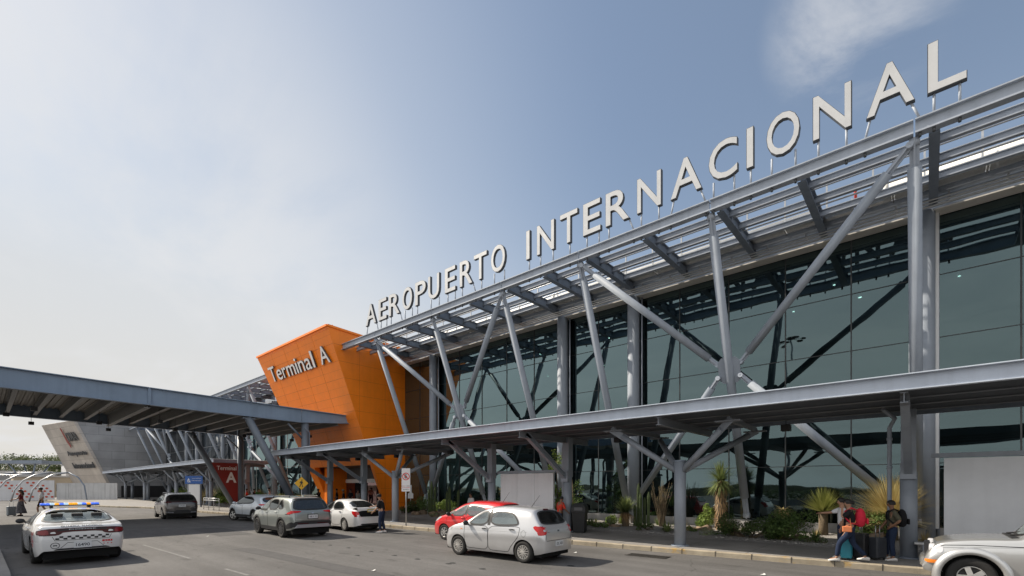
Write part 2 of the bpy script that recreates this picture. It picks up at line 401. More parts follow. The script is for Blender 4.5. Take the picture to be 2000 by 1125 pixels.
# planting bed gravel
g = MB(); nx = 110
rows = []
for j in range(9):
    row = []
    for i in range(nx+1):
        x = 14 - 44.5*i/nx; f = 17.85 + .14*math.sin(x*.9) + .28*max(0,(x+6))/6*(1 if x<3 else .5); y = lerp(f, 22.35, j/8)
        z = .13 + (.10*math.sin(j/8*math.pi*.6) + .05*random.random() if j else .0) 
        row.append(Vector((x,y,z+.02)))
    rows.append(row)
g.grid(rows, True); struct(g, 'planting_bed', 'gravel_base', fix=False)
g = MB(); rows = []
for j in range(7):
    rows.append([Vector((-46 - 40*i/60, lerp(17.6+.2*math.sin(i),22.3,j/6), .15 + (.12*random.random() if j else 0))) for i in range(61)])
g.grid(rows, True); struct(g, 'planting_bed', 'gravel_base', fix=False)
# loose gravel stones on the bed: nobody could count them
g = MB()
for k in range(2600):
    x = random.uniform(-28, 4); y = random.uniform(18.0, 20.3) ; r = random.uniform(.02,.055)
    z = .19; q = Matrix.Translation((x,y,z)) @ Matrix.Rotation(random.random()*6,4,'Z') @ Matrix.Diagonal((r*random.uniform(.8,1.4),r,r*.7,1))
    vs = [q @ Vector(p) for p in ((1,0,0),(0,1,0),(-1,0,0),(0,-1,0),(.2,.1,1),(0,0,-1))]
    g.add(vs, [(0,1,4),(1,2,4),(2,3,4),(3,0,4)])
o = g.build('gravel_stones', mat('stone_chips',(.36,.34,.32),.9,0,.2,.35,3), fix=False); o['kind']='stuff'; o['label']='pale grey gravel chips covering the planting bed'; o['category']='gravel'
# ------------------------------------------------------------------ terminal building
def glassmat(name, tint, base, lo, hi, wob=.055, ws=.45, see=None):
    m = bpy.data.materials.new(name); m.use_nodes = True; nt = m.node_tree; N = nt.nodes; L = nt.links
    out = N['Material Output']; N.remove(N['Principled BSDF'])
    gl = N.new('ShaderNodeBsdfGlossy'); gl.inputs['Color'].default_value = (*tint,1); gl.inputs['Roughness'].default_value = .015
    df = N.new('ShaderNodeBsdfDiffuse'); df.inputs['Color'].default_value = (*base,1)
    if see:
        tr_ = N.new('ShaderNodeBsdfTransparent'); tr_.inputs['Color'].default_value = (*see,1); ad_ = N.new('ShaderNodeAddShader'); L.new(df.outputs[0], ad_.inputs[0]); L.new(tr_.outputs[0], ad_.inputs[1])
        class _q: outputs = ad_.outputs
        df = _q
    lw = N.new('ShaderNodeLayerWeight'); lw.inputs['Blend'].default_value = .35
    mr = N.new('ShaderNodeMapRange'); mr.inputs[3].default_value = lo; mr.inputs[4].default_value = hi; L.new(lw.outputs['Facing'], mr.inputs[0])
    mx = N.new('ShaderNodeMixShader'); L.new(mr.outputs[0], mx.inputs[0]); L.new(df.outputs[0], mx.inputs[1]); L.new(gl.outputs[0], mx.inputs[2])
    L.new(mx.outputs[0], out.inputs[0])
    tc = N.new('ShaderNodeTexCoord'); n = N.new('ShaderNodeTexNoise'); n.inputs['Scale'].default_value = ws; n.inputs['Detail'].default_value = 1.5
    L.new(tc.outputs['Object'], n.inputs['Vector'])
    bp = N.new('ShaderNodeBump'); bp.inputs['Strength'].default_value = wob; bp.inputs['Distance'].default_value = .25; L.new(n.outputs['Fac'], bp.inputs['Height'])
    L.new(bp.outputs[0], gl.inputs['Normal'])
    return m
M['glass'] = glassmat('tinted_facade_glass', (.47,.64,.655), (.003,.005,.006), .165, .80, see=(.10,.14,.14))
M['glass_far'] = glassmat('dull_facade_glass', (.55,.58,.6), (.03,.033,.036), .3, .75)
M['mullion'] = mat('mullion_black', (.03,.033,.035), .4, 0, .5)
GY = 22.6
tb = empty('terminal_building', (-14, GY, 0), 'near terminal hall with a dark green tinted glass wall behind the white roof letters', 'terminal')
g = MB(); g.box(-31.3, 14, GY-.12, GY+.25, 0, .62); g.build('base_wall', 'plinth', tb)
XS = [-2.27*k for k in range(-6, 15)][::-1]; XS = [-31.45] + [x for x in XS if x > -31.4]
ZS = [.62, 2.93, 5.18, 7.40, 9.62, 11.75]
rg = random.Random(3)
for i in range(len(XS)-1):
    for j in range(len(ZS)-1):
        if XS[i] > 9: continue
        g = MB(); t1 = rg.uniform(-.004,.004); t2 = rg.uniform(-.004,.004)
        x0, x1, z0, z1 = XS[i]+.012, XS[i+1]-.012, ZS[j]+.012, ZS[j+1]-.012
        w = x1-x0; h = z1-z0; vs = []
        for yy in (0, .03):
            for (u,v) in ((0,0),(1,0),(1,1),(0,1)): vs.append((x0+u*w, GY+yy+(u-.5)*w*t1+(v-.5)*h*t2, z0+v*h))
        g.add(vs, [(0,3,2,1),(4,5,6,7),(0,1,5,4),(1,2,6,5),(2,3,7,6),(3,0,4,7)])
        g.build('glass_pane', 'glass', tb)
for x in XS: 
    if x > -31 and x < 12: g = MB(); g.box(x-.022, x+.022, GY-.028, GY+.06, .62, 11.75); g.build('mullion', 'mullion', tb)
for z in ZS[1:-1]: g = MB(); g.box(-31.4, 12, GY-.018, GY+.05, z-.014, z+.014); g.build('transom', 'mullion', tb)
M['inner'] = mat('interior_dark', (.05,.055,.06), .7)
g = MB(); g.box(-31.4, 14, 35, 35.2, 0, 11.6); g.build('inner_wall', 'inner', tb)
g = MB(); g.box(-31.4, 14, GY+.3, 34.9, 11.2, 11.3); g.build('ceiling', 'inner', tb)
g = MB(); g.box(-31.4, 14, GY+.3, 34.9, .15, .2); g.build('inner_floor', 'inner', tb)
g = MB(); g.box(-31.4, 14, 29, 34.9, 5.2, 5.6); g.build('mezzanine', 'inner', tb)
M['downlight'] = mat('downlight_glow', (.9,.9,.9), .5, emit=((1,.95,.85), 40))
rl = random.Random(4)
for k in range(14):
    xx = rl.uniform(-24, 2); yy = rl.choice((25.5,28,31)); g = MB(); g.lathe([(0,11.19),(.045,11.19),(.045,11.15),(0,11.15)], 10, Matrix.Translation((xx,yy,0))); g.build('downlight','downlight',tb)
g = MB(); g.box(-140, 14, GY+.55, 62, 11.9, 12.35); g.build('roof', 'roofing', tb)
# eaves: deep box gutter above the glass
g = MB(); g.ibeam((-31.4,GY-.35,12.02),(14,GY-.35,12.02),.4,.55); g.build('eaves_beam','steel',tb)
g = MB(); g.box(-31.4,14,GY-.10,GY+.3,11.76,12.42); g.build('eaves_wall','steel',tb)
g = MB(); g.box(-31.4,14,GY-.62,GY-.06,11.70,11.745); g.build('soffit_lip','pipe',tb)
# slender cable tray and conduit hung under the trellis
g = MB()
for dy,dz_,r in ((-1.02,11.80,.035),(-1.16,11.84,.03),(-.84,11.77,.045)): g.tube([(-31,GY+dy,dz_),(12,GY+dy,dz_)], r, 6)
x = -31
while x < 12: g.beam((x,GY-1.2,11.93),(x,GY-.6,11.93),.05,.05); g.beam((x,GY-1.16,11.80),(x,GY-1.16,12.0),.03,.03); x += 1.37
g.build('conduit_rack','galv',tb)
# big round columns clad in steel with slim downpipes
for x in (-27.35,-15.72,-11.3,-.12,11.4):
    g = MB(); g.tube([(x,GY-.46,.0),(x,GY-.46,11.75)], .30 if x>-27 else .27, 20); g.build('column','steel_light',tb)
    g = MB(); g.tube([(x+.36,GY-.25,.3),(x+.36,GY-.25,11.7)], .05, 8); g.tube([(x-.38,GY-.2,.3),(x-.38,GY-.2,11.7)], .045, 8); g.build('downpipe','steel_light',tb)
g = MB(); g.box(.12,.27,GY-.35,GY-.03,.62,11.74); g.build('white_fin','white',tb)
# white service pipe along the roof edge
pr = empty('roof_pipe', (-14,22.4,13.3), 'fat white service pipe running along the edge of the terminal roof', 'pipe')
g = MB(); g.tube([(-29,22.5,13.1),(-3.4,22.5,13.1)], .24, 16); g.tube([(-1.1,22.5,13.15),(14,22.5,13.2)], .30, 16); g.tube([(-3.4,22.5,13.05),(-1.1,22.5,13.05)], .12, 10); g.build('pipe','pipe',pr)
for x in (-26,-21,-16.5,-12,-7.2,-3.3,-1.2,3,8): g = MB(); g.tube([(x-.06,22.5,13.1),(x+.06,22.5,13.1)], .30, 14); g.beam((x,22.5,12.3),(x,22.5,13.0),.1,.1); g.build('pipe_clamp','pipe',pr)
g = MB(); g.tube([(-2.1,22.4,13.05),(-2.1,22.1,13.45)], .05,8); g.lathe([(.0,.02),(.16,.02),(.16,-.02),(0,-.02)],14,Matrix.Translation((-2.1,22.1,13.5))); g.build('red_valve',mat('valve_red',(.5,.05,.03),.4),pr)
# low louvred parapet behind the trellis
pp = MB(); 
pp.box(-31.3,14,22.85,22.95,12.36,13.0); pp.build('louvre_parapet', mat('louvre_panel',(.58,.57,.55),.6,.0,.4,.1,3), tb)
# ------------------------------------------------------------------ steel trellis with inclined struts
BY = 17.3; BT = 12.3
ST = 'steel'
def trellis(x0, x1, rafters, nodes, braces, label, joints=True, ends=None):
    t = empty('steel_trellis', ((x0+x1)/2, BY, 12), label, 'steel canopy')
    js = sorted([x0]+[n for n in nodes if x0 < n < x1]+[x1])
    for a, b in zip(js, js[1:]):
        g = MB(); g.ibeam((a+.02,BY,BT-.2),(b-.02,BY,BT-.2), .26, .40, .035, .05); g.build('front_beam', ST, t)
    for x in rafters:
        g = MB(); g.ibeam((x,BY+.14,BT-.23),(x,GY-.55,BT-.23), .24, .44, .03, .05)
        for yy in (18.4,19.5,20.6,21.6): g.box(x-.12,x+.12,yy-.012,yy+.012,BT-.42,BT-.04)
        g.build('rafter', 'steel_dark', t)
    rr = sorted([x0]+list(rafters)+[x1])
    for yy in (18.4,19.5,20.6,21.6):
        g = MB()
        for a, b in zip(rr, rr[1:]): g.ibeam((a+.03,yy,BT-.13),(b-.03,yy,BT-.13), .15, .24, .025, .03)
        g.build('purlin', ST, t)
    g = MB()
    for yy,zz in ((18.9,BT-.05),(19.05,BT+.02),(20.1,BT-.05),(20.25,BT+.0),(21.1,BT-.02)): g.tube([(x0+.1,yy,zz),(x1-.1,yy,zz)], .022, 5)
    g.build('sag_rod', 'galv', t)
    g = MB()
    x = x0+.6
    while x < x1:
        g.beam((x,20.6,BT-.02),(x,20.6,BT+.95),.055,.055); x += 1.35
    for zz in (.5,.93): g.tube([(x0+.5,20.6,BT+zz),(x1-.3,20.6,BT+zz)],.02,5)
    x = x0+1.1
    while x < x1:
        g.beam((x,21.6,BT-.02),(x,21.6,BT+.55),.05,.05); x += 1.9
    g.build('guard_rail', 'galv', t)
    # perforated catwalk sheet between the two rear purlins
    g = MB()
    for a, b in zip(rr, rr[1:]):
        n = max(1, int((b-a)/1.0))
        for k in range(n): 
            u0 = lerp(a,b,k/n)+.05; u1 = lerp(a,b,(k+1)/n)-.05
            g.box(u0,u1,20.72,21.52,BT-.05,BT-.03)
            g.beam((u1+.05,20.66,BT-.06),(u1+.05,21.56,BT-.06),.05,.07)
    g.build('catwalk_mesh', 'mesh', t)
    for x in nodes:
        top = Vector((x,BY+.06,BT-.42)); bot = Vector((x,21.85,.75))
        d = (bot-top).normalized(); g = MB()
        g.tube([top+d*.75, bot-d*.95], .165, 16); s_ = g.build('strut', 'steel_light', t)
        for q, e, c in ((top, top+d*.8, top+d*.12),(bot, bot-d*1.0, bot-d*.12)):
            g = MB(); g.beam(q,e,.05,.22,(1,0,0)); g.beam(q,e,.2,.04,(1,0,0)); g.tube([c+Vector((-.12,0,0)), c+Vector((.12,0,0))], .11, 12)
            g.build('pin_joint', 'steel', s_)
        g = MB(); g.box(x-.22,x+.22,21.6,22.15,.1,.62); g.build('strut_base','plinth',t)
    for (xa,xc,xb) in braces:
        T1 = Vector((xa,BY+.05,BT-.5)); T2 = Vector((xb,BY+.05,BT-.5)); Bm = lambda x: Vector((x,21.85,.9))
        cz = .47; C = lerp(Vector((xc,BY+.06,BT-.42)), Vector((xc,21.85,.75)), cz)
        for q, side, up in ((T1,-1,1),(T2,1,1),(Bm(xa),-1,-1),(Bm(xb),1,-1)):
            e = C + Vector((side*.42, 0, up*.26)); d = (e-q).normalized()
            g = MB(); g.tube([q+d*.85, e-d*.45], .15, 16); s_ = g.build('brace', 'steel_light', t)
            for p0, p1, c in ((q+d*.1, q+d*.9, q+d*.15),(e+d*.05, e-d*.5, e)):
                g = MB(); g.beam(p0,p1,.05,.2,(0,1,0)); g.beam(p0,p1,.18,.04,(0,1,0))
                g.tube([c+Vector((0,-.1,0)), c+Vector((0,.1,0))], .09, 12); g.build('clevis','steel',s_)
        dv = (Vector((xc,21.85,.75))-Vector((xc,BY+.06,BT-.42))).normalized(); nv = Vector((1,0,0)).cross(dv).normalized()
        g = MB(); pl = [(-.40,.34),(-.26,.50),(.26,.50),(.40,.34),(.40,-.34),(.26,-.50),(-.26,-.50),(-.40,-.34)]
        g.prism(pl, lambda u,v,dd: C + Vector((1,0,0))*u - dv*v + nv*dd, -.03, .03); g.build('gusset_plate','steel_light',t)
    return t
def meshmat():
    m = bpy.data.materials.new('perforated_mesh'); m.use_nodes = True; nt = m.node_tree; N = nt.nodes; L = nt.links; b = N['Principled BSDF']
    b.inputs['Base Color'].default_value = (.30,.30,.29,1); b.inputs['Roughness'].default_value = .5
    tr = N.new('ShaderNodeBsdfTransparent'); mx = N.new('ShaderNodeMixShader'); mx.inputs[0].default_value = .62
    tc = N.new('ShaderNodeTexCoord'); ck = N.new('ShaderNodeTexChecker'); ck.inputs['Scale'].default_value = 26; L.new(tc.outputs['Object'], ck.inputs[0])
    mr = N.new('ShaderNodeMapRange'); mr.inputs[3].default_value = .55; mr.inputs[4].default_value = .95; L.new(ck.outputs['Fac'], mr.inputs[0]); L.new(mr.outputs[0], mx.inputs[0])
    L.new(tr.outputs[0], mx.inputs[1]); L.new(b.outputs[0], mx.inputs[2]); L.new(mx.outputs[0], N['Material Output'].inputs[0])
    return m
M['mesh'] = meshmat()
NODES = [-27.4,-21.5,-16.0,-11.4,-5.85,-.3,5.2]
RAFT = [-29.6,-27.0,-24.1,-21.2,-18.4,-15.7,-13.4,-11.05,-8.4,-5.55,-3.05,.12,2.7,5.5]
trellis(-31.75, 8.0, RAFT, NODES, [(-27.4,-21.5,-16.0),(-11.4,-5.85,-.3)], 'open grey steel trellis carrying the big white letters on inclined tubes')
# ------------------------------------------------------------------ roof letters
LT = [('A',-28.25,-27.0),('E',-26.72,-25.80),('R',-25.55,-24.40),('O',-24.12,-23.12),('P',-22.85,-21.83),('U',-21.62,-20.62),('E',-20.15,-19.26),('R',-18.93,-17.93),('T',-17.83,-16.87),('O',-16.58,-15.61),('I',-14.27,-14.04),('N',-13.62,-12.62),('T',-12.31,-11.37),('E',-11.1,-10.23),('R',-10.0,-8.92),('N',-8.6,-7.6),('A',-7.24,-6.08),('C',-5.85,-4.88),('I',-4.61,-4.38),('O',-4.0,-3.04),('N',-2.70,-1.71),('A',-1.37,-.28),('L',-.03,.76)]
M['trimdark'] = mat('dark_steel_nut', (.08,.085,.09), .5, .2)
rs = empty('rooftop_sign', (-13.7,17.15,BT), 'tall pale letters reading AEROPUERTO INTERNACIONAL standing on the front trellis beam', 'sign')
LZ0, LZ1 = 12.80, 14.16
for ch, xa, xb in LT:
    vs, fs, nz = glyph(ch, .012 if ch != 'I' else .02, .22*.72)
    x0 = min(v.x for v in vs); x1 = max(v.x for v in vs); y0 = min(v.y for v in vs); y1 = max(v.y for v in vs); zmin = min(v.z for v in vs); zmax = max(v.z for v in vs)
    mp = lambda v: (lerp(xa,xb,(v.x-x0)/(x1-x0)), 17.14+.14*(zmax-v.z)/(zmax-zmin), lerp(LZ0,LZ1,(v.y-y0)/(y1-y0)))
    g = MB(); g.add([mp(v) for v in vs], fs); o = g.build('letter','letter_side',rs); 
    # pale face sits 4 mm proud of the dark return
    vf, ff, nf = glyph(ch, .006 if ch != 'I' else .012, .002)
    g = MB(); q0 = min(v.x for v in vf); q1 = max(v.x for v in vf); p0 = min(v.y for v in vf); p1 = max(v.y for v in vf); ins = .018
    g.add([(lerp(xa+ins,xb-ins,(v.x-q0)/(q1-q0)), 17.135-.005-(v.z)*2, lerp(LZ0+ins,LZ1-ins,(v.y-p0)/(p1-p0))) for v in vf], ff); g.build('letter_face','letter',o)
    lx = {'A':[(xa+.1,xa-.03),(xb-.1,xb+.1)],'R':[(xa+.1,xa+.1),(xb-.08,xb+.14)],'T':[((xa+xb)/2,)*2],'I':[((xa+xb)/2,)*2],'P':[(xa+.1,xa+.1)]}.get(ch,[(xa+.14,xa+.14),(xb-.14,xb-.14)])
    for tpx, btx in lx:
        g = MB(); g.tube([(btx,17.25,BT-.02),(tpx,17.25,LZ0+.05)], .032, 8); g.build('support_post','steel',o)
        g = MB(); g.tube([(btx,17.25,BT-.52),(btx,17.25,BT-.40)], .035, 8); g.build('post_nut','trimdark',o)
# ------------------------------------------------------------------ orange entrance portal
def orangemat():
    m = mat('orange_cladding', (.97,.24,.010), .42, 0, .5, .06, 1.2, streak=.06); return m
M['orange'] = orangemat(); M['orange_joint'] = mat('orange_joint',(.46,.105,.01),.6)
op = empty('entrance_portal', (-37.7,20,0), 'orange leaning entrance portal with white Terminal A lettering', 'portal')
XR, XL, XLb = -31.5, -44.0, -41.3
def fy(z): return lerp(16.1, 21.0, (13.35-z)/(13.35-.15))      # leaning front
def fxl(z): return lerp(XL, XLb, (13.35-z)/(13.35-.15))
Zt = 13.35; Zo = 3.75
# opening inner edges in the front plane
oL = lambda z: fxl(z)+lerp(.55,1.1,(z)/Zo) ; 
XOr = -32.25
def FP(x, z, d=0):      # point on the front plane, d outwards (towards -y)
    nl = math.hypot(1, (21.0-16.1)/13.2); return Vector((x, fy(z)-d/ nl, z-d*.371/nl))
th_ = .45
g = MB()
def slab(pts, d0=0, d1=-th_): g.prism(pts, lambda u,v,d: FP(u,v,d), d0, d1)
slab([(XL,Zt),(XR,Zt),(XR,Zo),(fxl(Zo),Zo)])
slab([(fxl(Zo-.002),Zo-.002),(fxl(Zo)+1.25,Zo-.002),(XLb+.75,.12),(XLb,.12)])
g.build('front_panel','orange',op)
g = MB(); 
side = [(fy(Zt)+.02,Zt-.002),(GY+.6,Zt-.35),(GY+.6,.1),(fy(.1)+.02,.1)]
g.prism(side, lambda u,v,d: Vector((XR+d,u,v)), -.35, -.002); g.build('side_wall','orange',op)
g = MB(); g.prism([(fy(Zt)+.02,Zt),(GY+.6,Zt),(GY+.6,.1),(fy(.1)+.02,.1)], lambda u,v,d: Vector((lerp(XL,XLb,(Zt-v)/13.2)+d,u,v)), 0, .35); g.build('side_wall','orange',op)
g = MB(); g.add([(XL,fy(Zt)+.05,Zt-.01),(XR-.01,fy(Zt)+.05,Zt-.01),(XR-.01,GY+.6,Zt-.33),(XL,GY+.6,Zt-.33),(XL,fy(Zt)+.05,Zt-.2),(XR-.01,fy(Zt)+.05,Zt-.2),(XR-.01,GY+.6,Zt-.5),(XL,GY+.6,Zt-.5)],[(0,1,2,3),(7,6,5,4),(0,4,5,1),(1,5,6,2),(2,6,7,3),(3,7,4,0)]); g.build('roof','orange',op)
g = MB(); g.beam(FP(XL,Zt+.03,.03),FP(XR,Zt+.03,.03),.12,.14); g.beam((XR+.03,fy(Zt),Zt+.03),(XR+.03,GY,Zt-.30),.12,.14); g.build('coping','orange',op)
# cladding joints as thin recess strips
g = MB()
for k in range(1,9):
    z = Zt - k*1.14
    if z > Zo+.1: g.beam(FP(fxl(z)+.01,z,.003),FP(XR-.01,z,.003),.012,.012,(0,1,0))
for k in range(1,17):
    z = Zt - k*.57
    if k % 2 and z > Zo+.1: g.beam(FP(fxl(z)+.01,z,.002),FP(XR-.01,z,.002),.006,.006,(0,1,0))
for k,xx in enumerate((-41.6,-39.2,-36.8,-34.4)):
    g.beam(FP(xx+.35,Zt-.05,.003),FP(xx-.0,Zo+.05,.003),.010,.010,(0,1,0))
g.build('panel_joints','orange_joint',op)
g = MB()
for k in range(1,12):
    z = Zt - k*1.14; 
    if z > .3: g.box(XR-.001,XR+.004,fy(z)+.05,GY-.05,z-.007,z+.007)
for yy in (18.6,20.8): 
    zt = min(Zt-.2, Zt); zb = max(.2, .15+(21.0-yy)/4.9*13.2) 
    g.box(XR-.001,XR+.004,yy-.006,yy+.006, zb, Zt-.35)
g.build('panel_joints','orange_joint',op)
# recess with the doors
g = MB(); yb = 22.4
g.box(-42,-31.9,yb,yb+.2,2.75,3.9); g.build('door_header_wall', mat('header_grey',(.10,.10,.10),.6,0,.4,.1,2), op)
g = MB(); g.box(-40.6,-31.9,yb-.12,yb-.002,2.42,2.75); g.build('door_header','white',op)
g = MB(); g.box(-40.55,-40.1,fy(1)-.2,yb+.3,.1,Zo-.01); g.build('inner_jamb','orange',op)
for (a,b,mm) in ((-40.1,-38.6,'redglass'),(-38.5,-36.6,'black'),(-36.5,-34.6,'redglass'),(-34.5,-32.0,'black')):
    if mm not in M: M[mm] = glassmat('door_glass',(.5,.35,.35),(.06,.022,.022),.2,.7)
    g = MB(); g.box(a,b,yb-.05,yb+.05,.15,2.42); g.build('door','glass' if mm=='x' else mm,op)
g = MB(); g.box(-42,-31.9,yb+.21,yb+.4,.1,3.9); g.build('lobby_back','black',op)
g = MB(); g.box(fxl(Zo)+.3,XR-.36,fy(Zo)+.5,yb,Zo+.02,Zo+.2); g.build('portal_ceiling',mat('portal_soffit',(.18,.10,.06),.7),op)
# Terminal A letters
M['letter_pale'] = mat('portal_letter_face', (.84,.84,.84), .4, 0, .4, .04, 2)
ts = empty('portal_sign', (-37.7,17.9,9), 'white raised letters reading Terminal A on the orange portal front', 'sign')
def px_front(px, z):   # helper: x on the front plane for a pixel column at height z
    a = (px-1000)/920; dx = .748997*a-.662574; dy = .662574*a+.748997; return fy(z)/dy*dx
TL = [('T',529,556),('e',545,559),('r',561,571),('m',571,588),('i',590,594),('n',596,607),('a',600,613),('l',612,616.5),('A',625,646)]
x = -42.45; 
widths = {'T':1.2,'e':1.02,'r':.68,'m':1.58,'i':.32,'n':.98,'a':1.0,'l':.34,'A':1.42}
gap = .185; zc = 11.14; widths = {k_: v_*.93 for k_, v_ in widths.items()}
for ch in 'Terminal A':
    if ch == ' ': x += .74; continue
    w = widths[ch]; capH = 1.22
    vs, fs, nz = glyph(ch, .010, .1)
    x0 = min(v.x for v in vs); x1 = max(v.x for v in vs); y0 = min(v.y for v in vs); y1 = max(v.y for v in vs)
    h = capH*(y1-min(0,y0))/.73 if ch != 'T' else capH
    sc = capH/.69
    def mp(v, d): 
        s_ = (v.y)*sc; zz = zc - .0 + s_*.937
        return FP(lerp(x,x+w,(v.x-x0)/(x1-x0)), zz, min(d,.16) if d < .281 else d-.12)
    g = MB(); g.add([mp(v, .06 if v.z < 0 else .28) for v in vs], fs); o = g.build('letter','letter_side',ts)
    vf, ff, nf = glyph(ch, .004, .002)
    g = MB(); g.add([mp(v, .285 if v.z<0 else .292) for v in vf], ff); g.build('letter_face','letter_pale',o)
    x += w + gap
# far wing of the terminal beyond the orange portal
fw = empty('terminal_building', (-75,GY,0), 'distant terminal wing of dull grey glass beyond the orange portal', 'terminal')
g = MB(); g.box(-106,-44.4,GY-.1,GY+.2,0,.62); g.build('base_wall','plinth',fw)
xs = [-44.4-4.4*k for k in range(15)]
zs = [.62,4.3,8.0,11.75]
for i in range(14):
    for j in range(3):
        g = MB(); t1 = rg.uniform(-.004,.004); t2 = rg.uniform(-.004,.004); x0 = xs[i+1]+.02; x1 = xs[i]-.02; w = x1-x0; h = zs[j+1]-zs[j]-.04; vs=[]
        for yy in (0,.03):
            for (u,v) in ((0,0),(1,0),(1,1),(0,1)): vs.append((x0+u*w, GY+yy+(u-.5)*w*t1+(v-.5)*h*t2, zs[j]+.02+v*h))
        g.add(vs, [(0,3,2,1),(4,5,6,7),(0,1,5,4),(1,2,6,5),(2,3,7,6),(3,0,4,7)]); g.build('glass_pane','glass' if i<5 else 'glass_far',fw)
g = MB()
for x in xs: g.box(x-.03,x+.03,GY-.03,GY+.05,.62,11.75)
for z in zs[1:-1]: g.box(-106,-44.4,GY-.02,GY+.05,z-.02,z+.02)
g.build('mullion','galv',fw)
g = MB(); g.box(-106,-44.4,GY+.3,GY+.5,0,12.2); g.build('inner_wall','black',fw)
g = MB(); g.box(-106,-44.4,GY-.3,GY+.3,11.76,12.42); g.build('eaves_wall','steel',fw)
for x in (-55.5,-67,-72.5,-84,-89.5): g = MB(); g.tube([(x,GY-.46,0),(x,GY-.46,11.75)],.28,14); g.build('column','steel_light',fw)
NF = [-49.7-5.5*k for k in range(10)]
trellis(-105, -44.6, [-46.9-2.75*k for k in range(21)], NF, [(-49.7,-55.2,-60.7),(-66.2,-71.7,-77.2),(-82.7,-88.2,-93.7)], 'open grey steel trellis on inclined tubes along the far terminal wing beyond the orange portal')
# ------------------------------------------------------------------ low walkway canopies
def walk_canopy(x0, x1, fronts, rears, label, endface=False):
    t = empty('walkway_canopy', ((x0+x1)/2, 16, 0), label, 'canopy')
    g = MB(); pts = [(-.05,-.17),(.02,-.17),(.02,.17),(-.10,.17),(-.10,.15),(-.05,.15)]
    g.beam((x0,13.52,4.39),(x1,13.52,4.39),.05,.32); g.beam((x0,13.47,4.555),(x1,13.47,4.555),.20,.022); g.beam((x0,13.56,4.235),(x1,13.56,4.235),.16,.022)
    g.build('front_fascia','fascia',t)
    g = MB(); g.beam((x0,18.42,4.36),(x1,18.42,4.36),.06,.26); g.build('rear_fascia','steel_dark',t)
    for x,w in ((x0+.02,.05),(x1-.02,.05)):
        g = MB(); g.beam((x,13.56,4.36),(x,18.38,4.36),w,.28); g.build('end_fascia','steel_dark',t)
    # ribbed decking
    rows = []; n = 40; g = MB()
    for k in range(n):
        ya = lerp(13.56,18.36,k/n); yb_ = lerp(13.56,18.36,(k+.5)/n); yc = lerp(13.56,18.36,(k+1)/n)
        for yy,zz in ((ya,4.46),(yb_-.01,4.46),(yb_+.01,4.50),(yc-.01,4.50)): rows.append([Vector((x0+.05,yy,zz)),Vector((x1-.05,yy,zz))])
    g.grid(rows, False); rows2 = [[p+Vector((0,0,.03)) for p in r] for r in rows]; g.grid(rows2, False); g.build('roof_deck','deck',t, fix=False)
    for yy in (14.75,15.95,17.15):
        g = MB(); g.ibeam((x0+.1,yy,4.33),(x1-.1,yy,4.33),.12,.24,.02,.02); g.build('purlin','deckbeam',t)
    for x in list(fronts)+list(rears):
        g = MB(); g.ibeam((x,13.6,4.08),(x,18.36,4.08),.14,.24,.02,.02); g.build('cross_beam','deckbeam',t)
    for x in fronts:
        yc = 15.28
        g = MB(); g.tube([(x,yc,.12),(x,yc,2.95)], .185, 20); c = g.build('column','steel_col',t)
        g = MB(); g.tube([(x,yc,.145),(x,yc,.175)], .29, 16); g.build('base_plate','steel_dark',c); g = MB(); g.tube([(x,yc,2.9),(x,yc,2.96)], .20, 20); g.build('cap_ring','steel_dark',c)
        for dx,yt in ((-2.0,14.5),(-1.9,17.9),(1.75,14.5),(1.6,17.9)):
            tip = Vector((x+dx,yt,4.0)); bs = Vector((x+.06*dx,yc+.04*(yt-yc),2.62)); d = (tip-bs).normalized()
            g = MB(); g.tube([bs,tip-d*.32], .10, 12); g.beam(tip-d*.55,tip+d*.12,.03,.22); g.build('branch','steel_col',c)
            g = MB(); g.box(tip.x-.35,tip.x+.35,tip.y-.13,tip.y+.13,3.99,4.03); g.build('bracket','deckbeam',c)
        for q in (((x-2.0,14.5,4.08),(x-1.9,17.9,4.08)),((x+1.75,14.5,4.08),(x+1.6,17.9,4.08))): g = MB(); g.beam(*q,.1,.14); g.build('tie_beam','deckbeam',t)
    for x in rears:
        yc = 16.8
        g = MB(); g.tube([(x,yc,.12),(x,yc,2.5)], .19, 18); g.box(x-.16,x+.16,yc-.16,yc+.16,2.5,4.2); c = g.build('column','steel_col',t)
        g = MB(); g.tube([(x,yc,.145),(x,yc,.175)], .29, 16); g.build('base_plate','steel_dark',c)
        g = MB(); a = Vector((x,yc-.1,2.45)); b = Vector((x,14.0,4.12)); g.ibeam(a,b,.17,.2,.02,.02); g.box(x-.17,x+.17,yc-.26,yc-.02,2.3,2.75); g.build('arm','steel_col',c)
        g = MB(); g.tube([(x-.42,yc+.25,.12),(x-.42,yc+.25,3.75),(x-.3,yc+.2,4.0),(x-.55,yc-.15,4.25)],.055,10)
        for zz in (1.2,2.6,3.4): g.tube([(x-.42,yc+.25,zz),(x-.42,yc+.25,zz+.07)],.07,10)
        g.build('downpipe','steel',c)
    return t
M['fascia'] = mat('fascia_paint', (.52,.575,.66), .5, 0, .3, .08, .7, streak=.10)
M['deckbeam'] = mat('deck_beam_paint', (.20,.215,.24), .5, 0, .4, .1, 1)
M['steel_col'] = mat('column_paint', (.27,.30,.345), .42, 0, .5, .10, 1.2, streak=.12)
walk_canopy(-34.3, 9.0, [-22.16,-6.13], [-32.4,-27.9,-16.2,-11.66,-.41], 'long low grey walkway canopy in front of the near glass wall')
walk_canopy(-102.6, -46.7, [-95,-82,-66,-53.5], [-99,-88,-76,-60,-48.3], 'low grey walkway canopy in front of the far terminal wing, beyond the crossing roof')
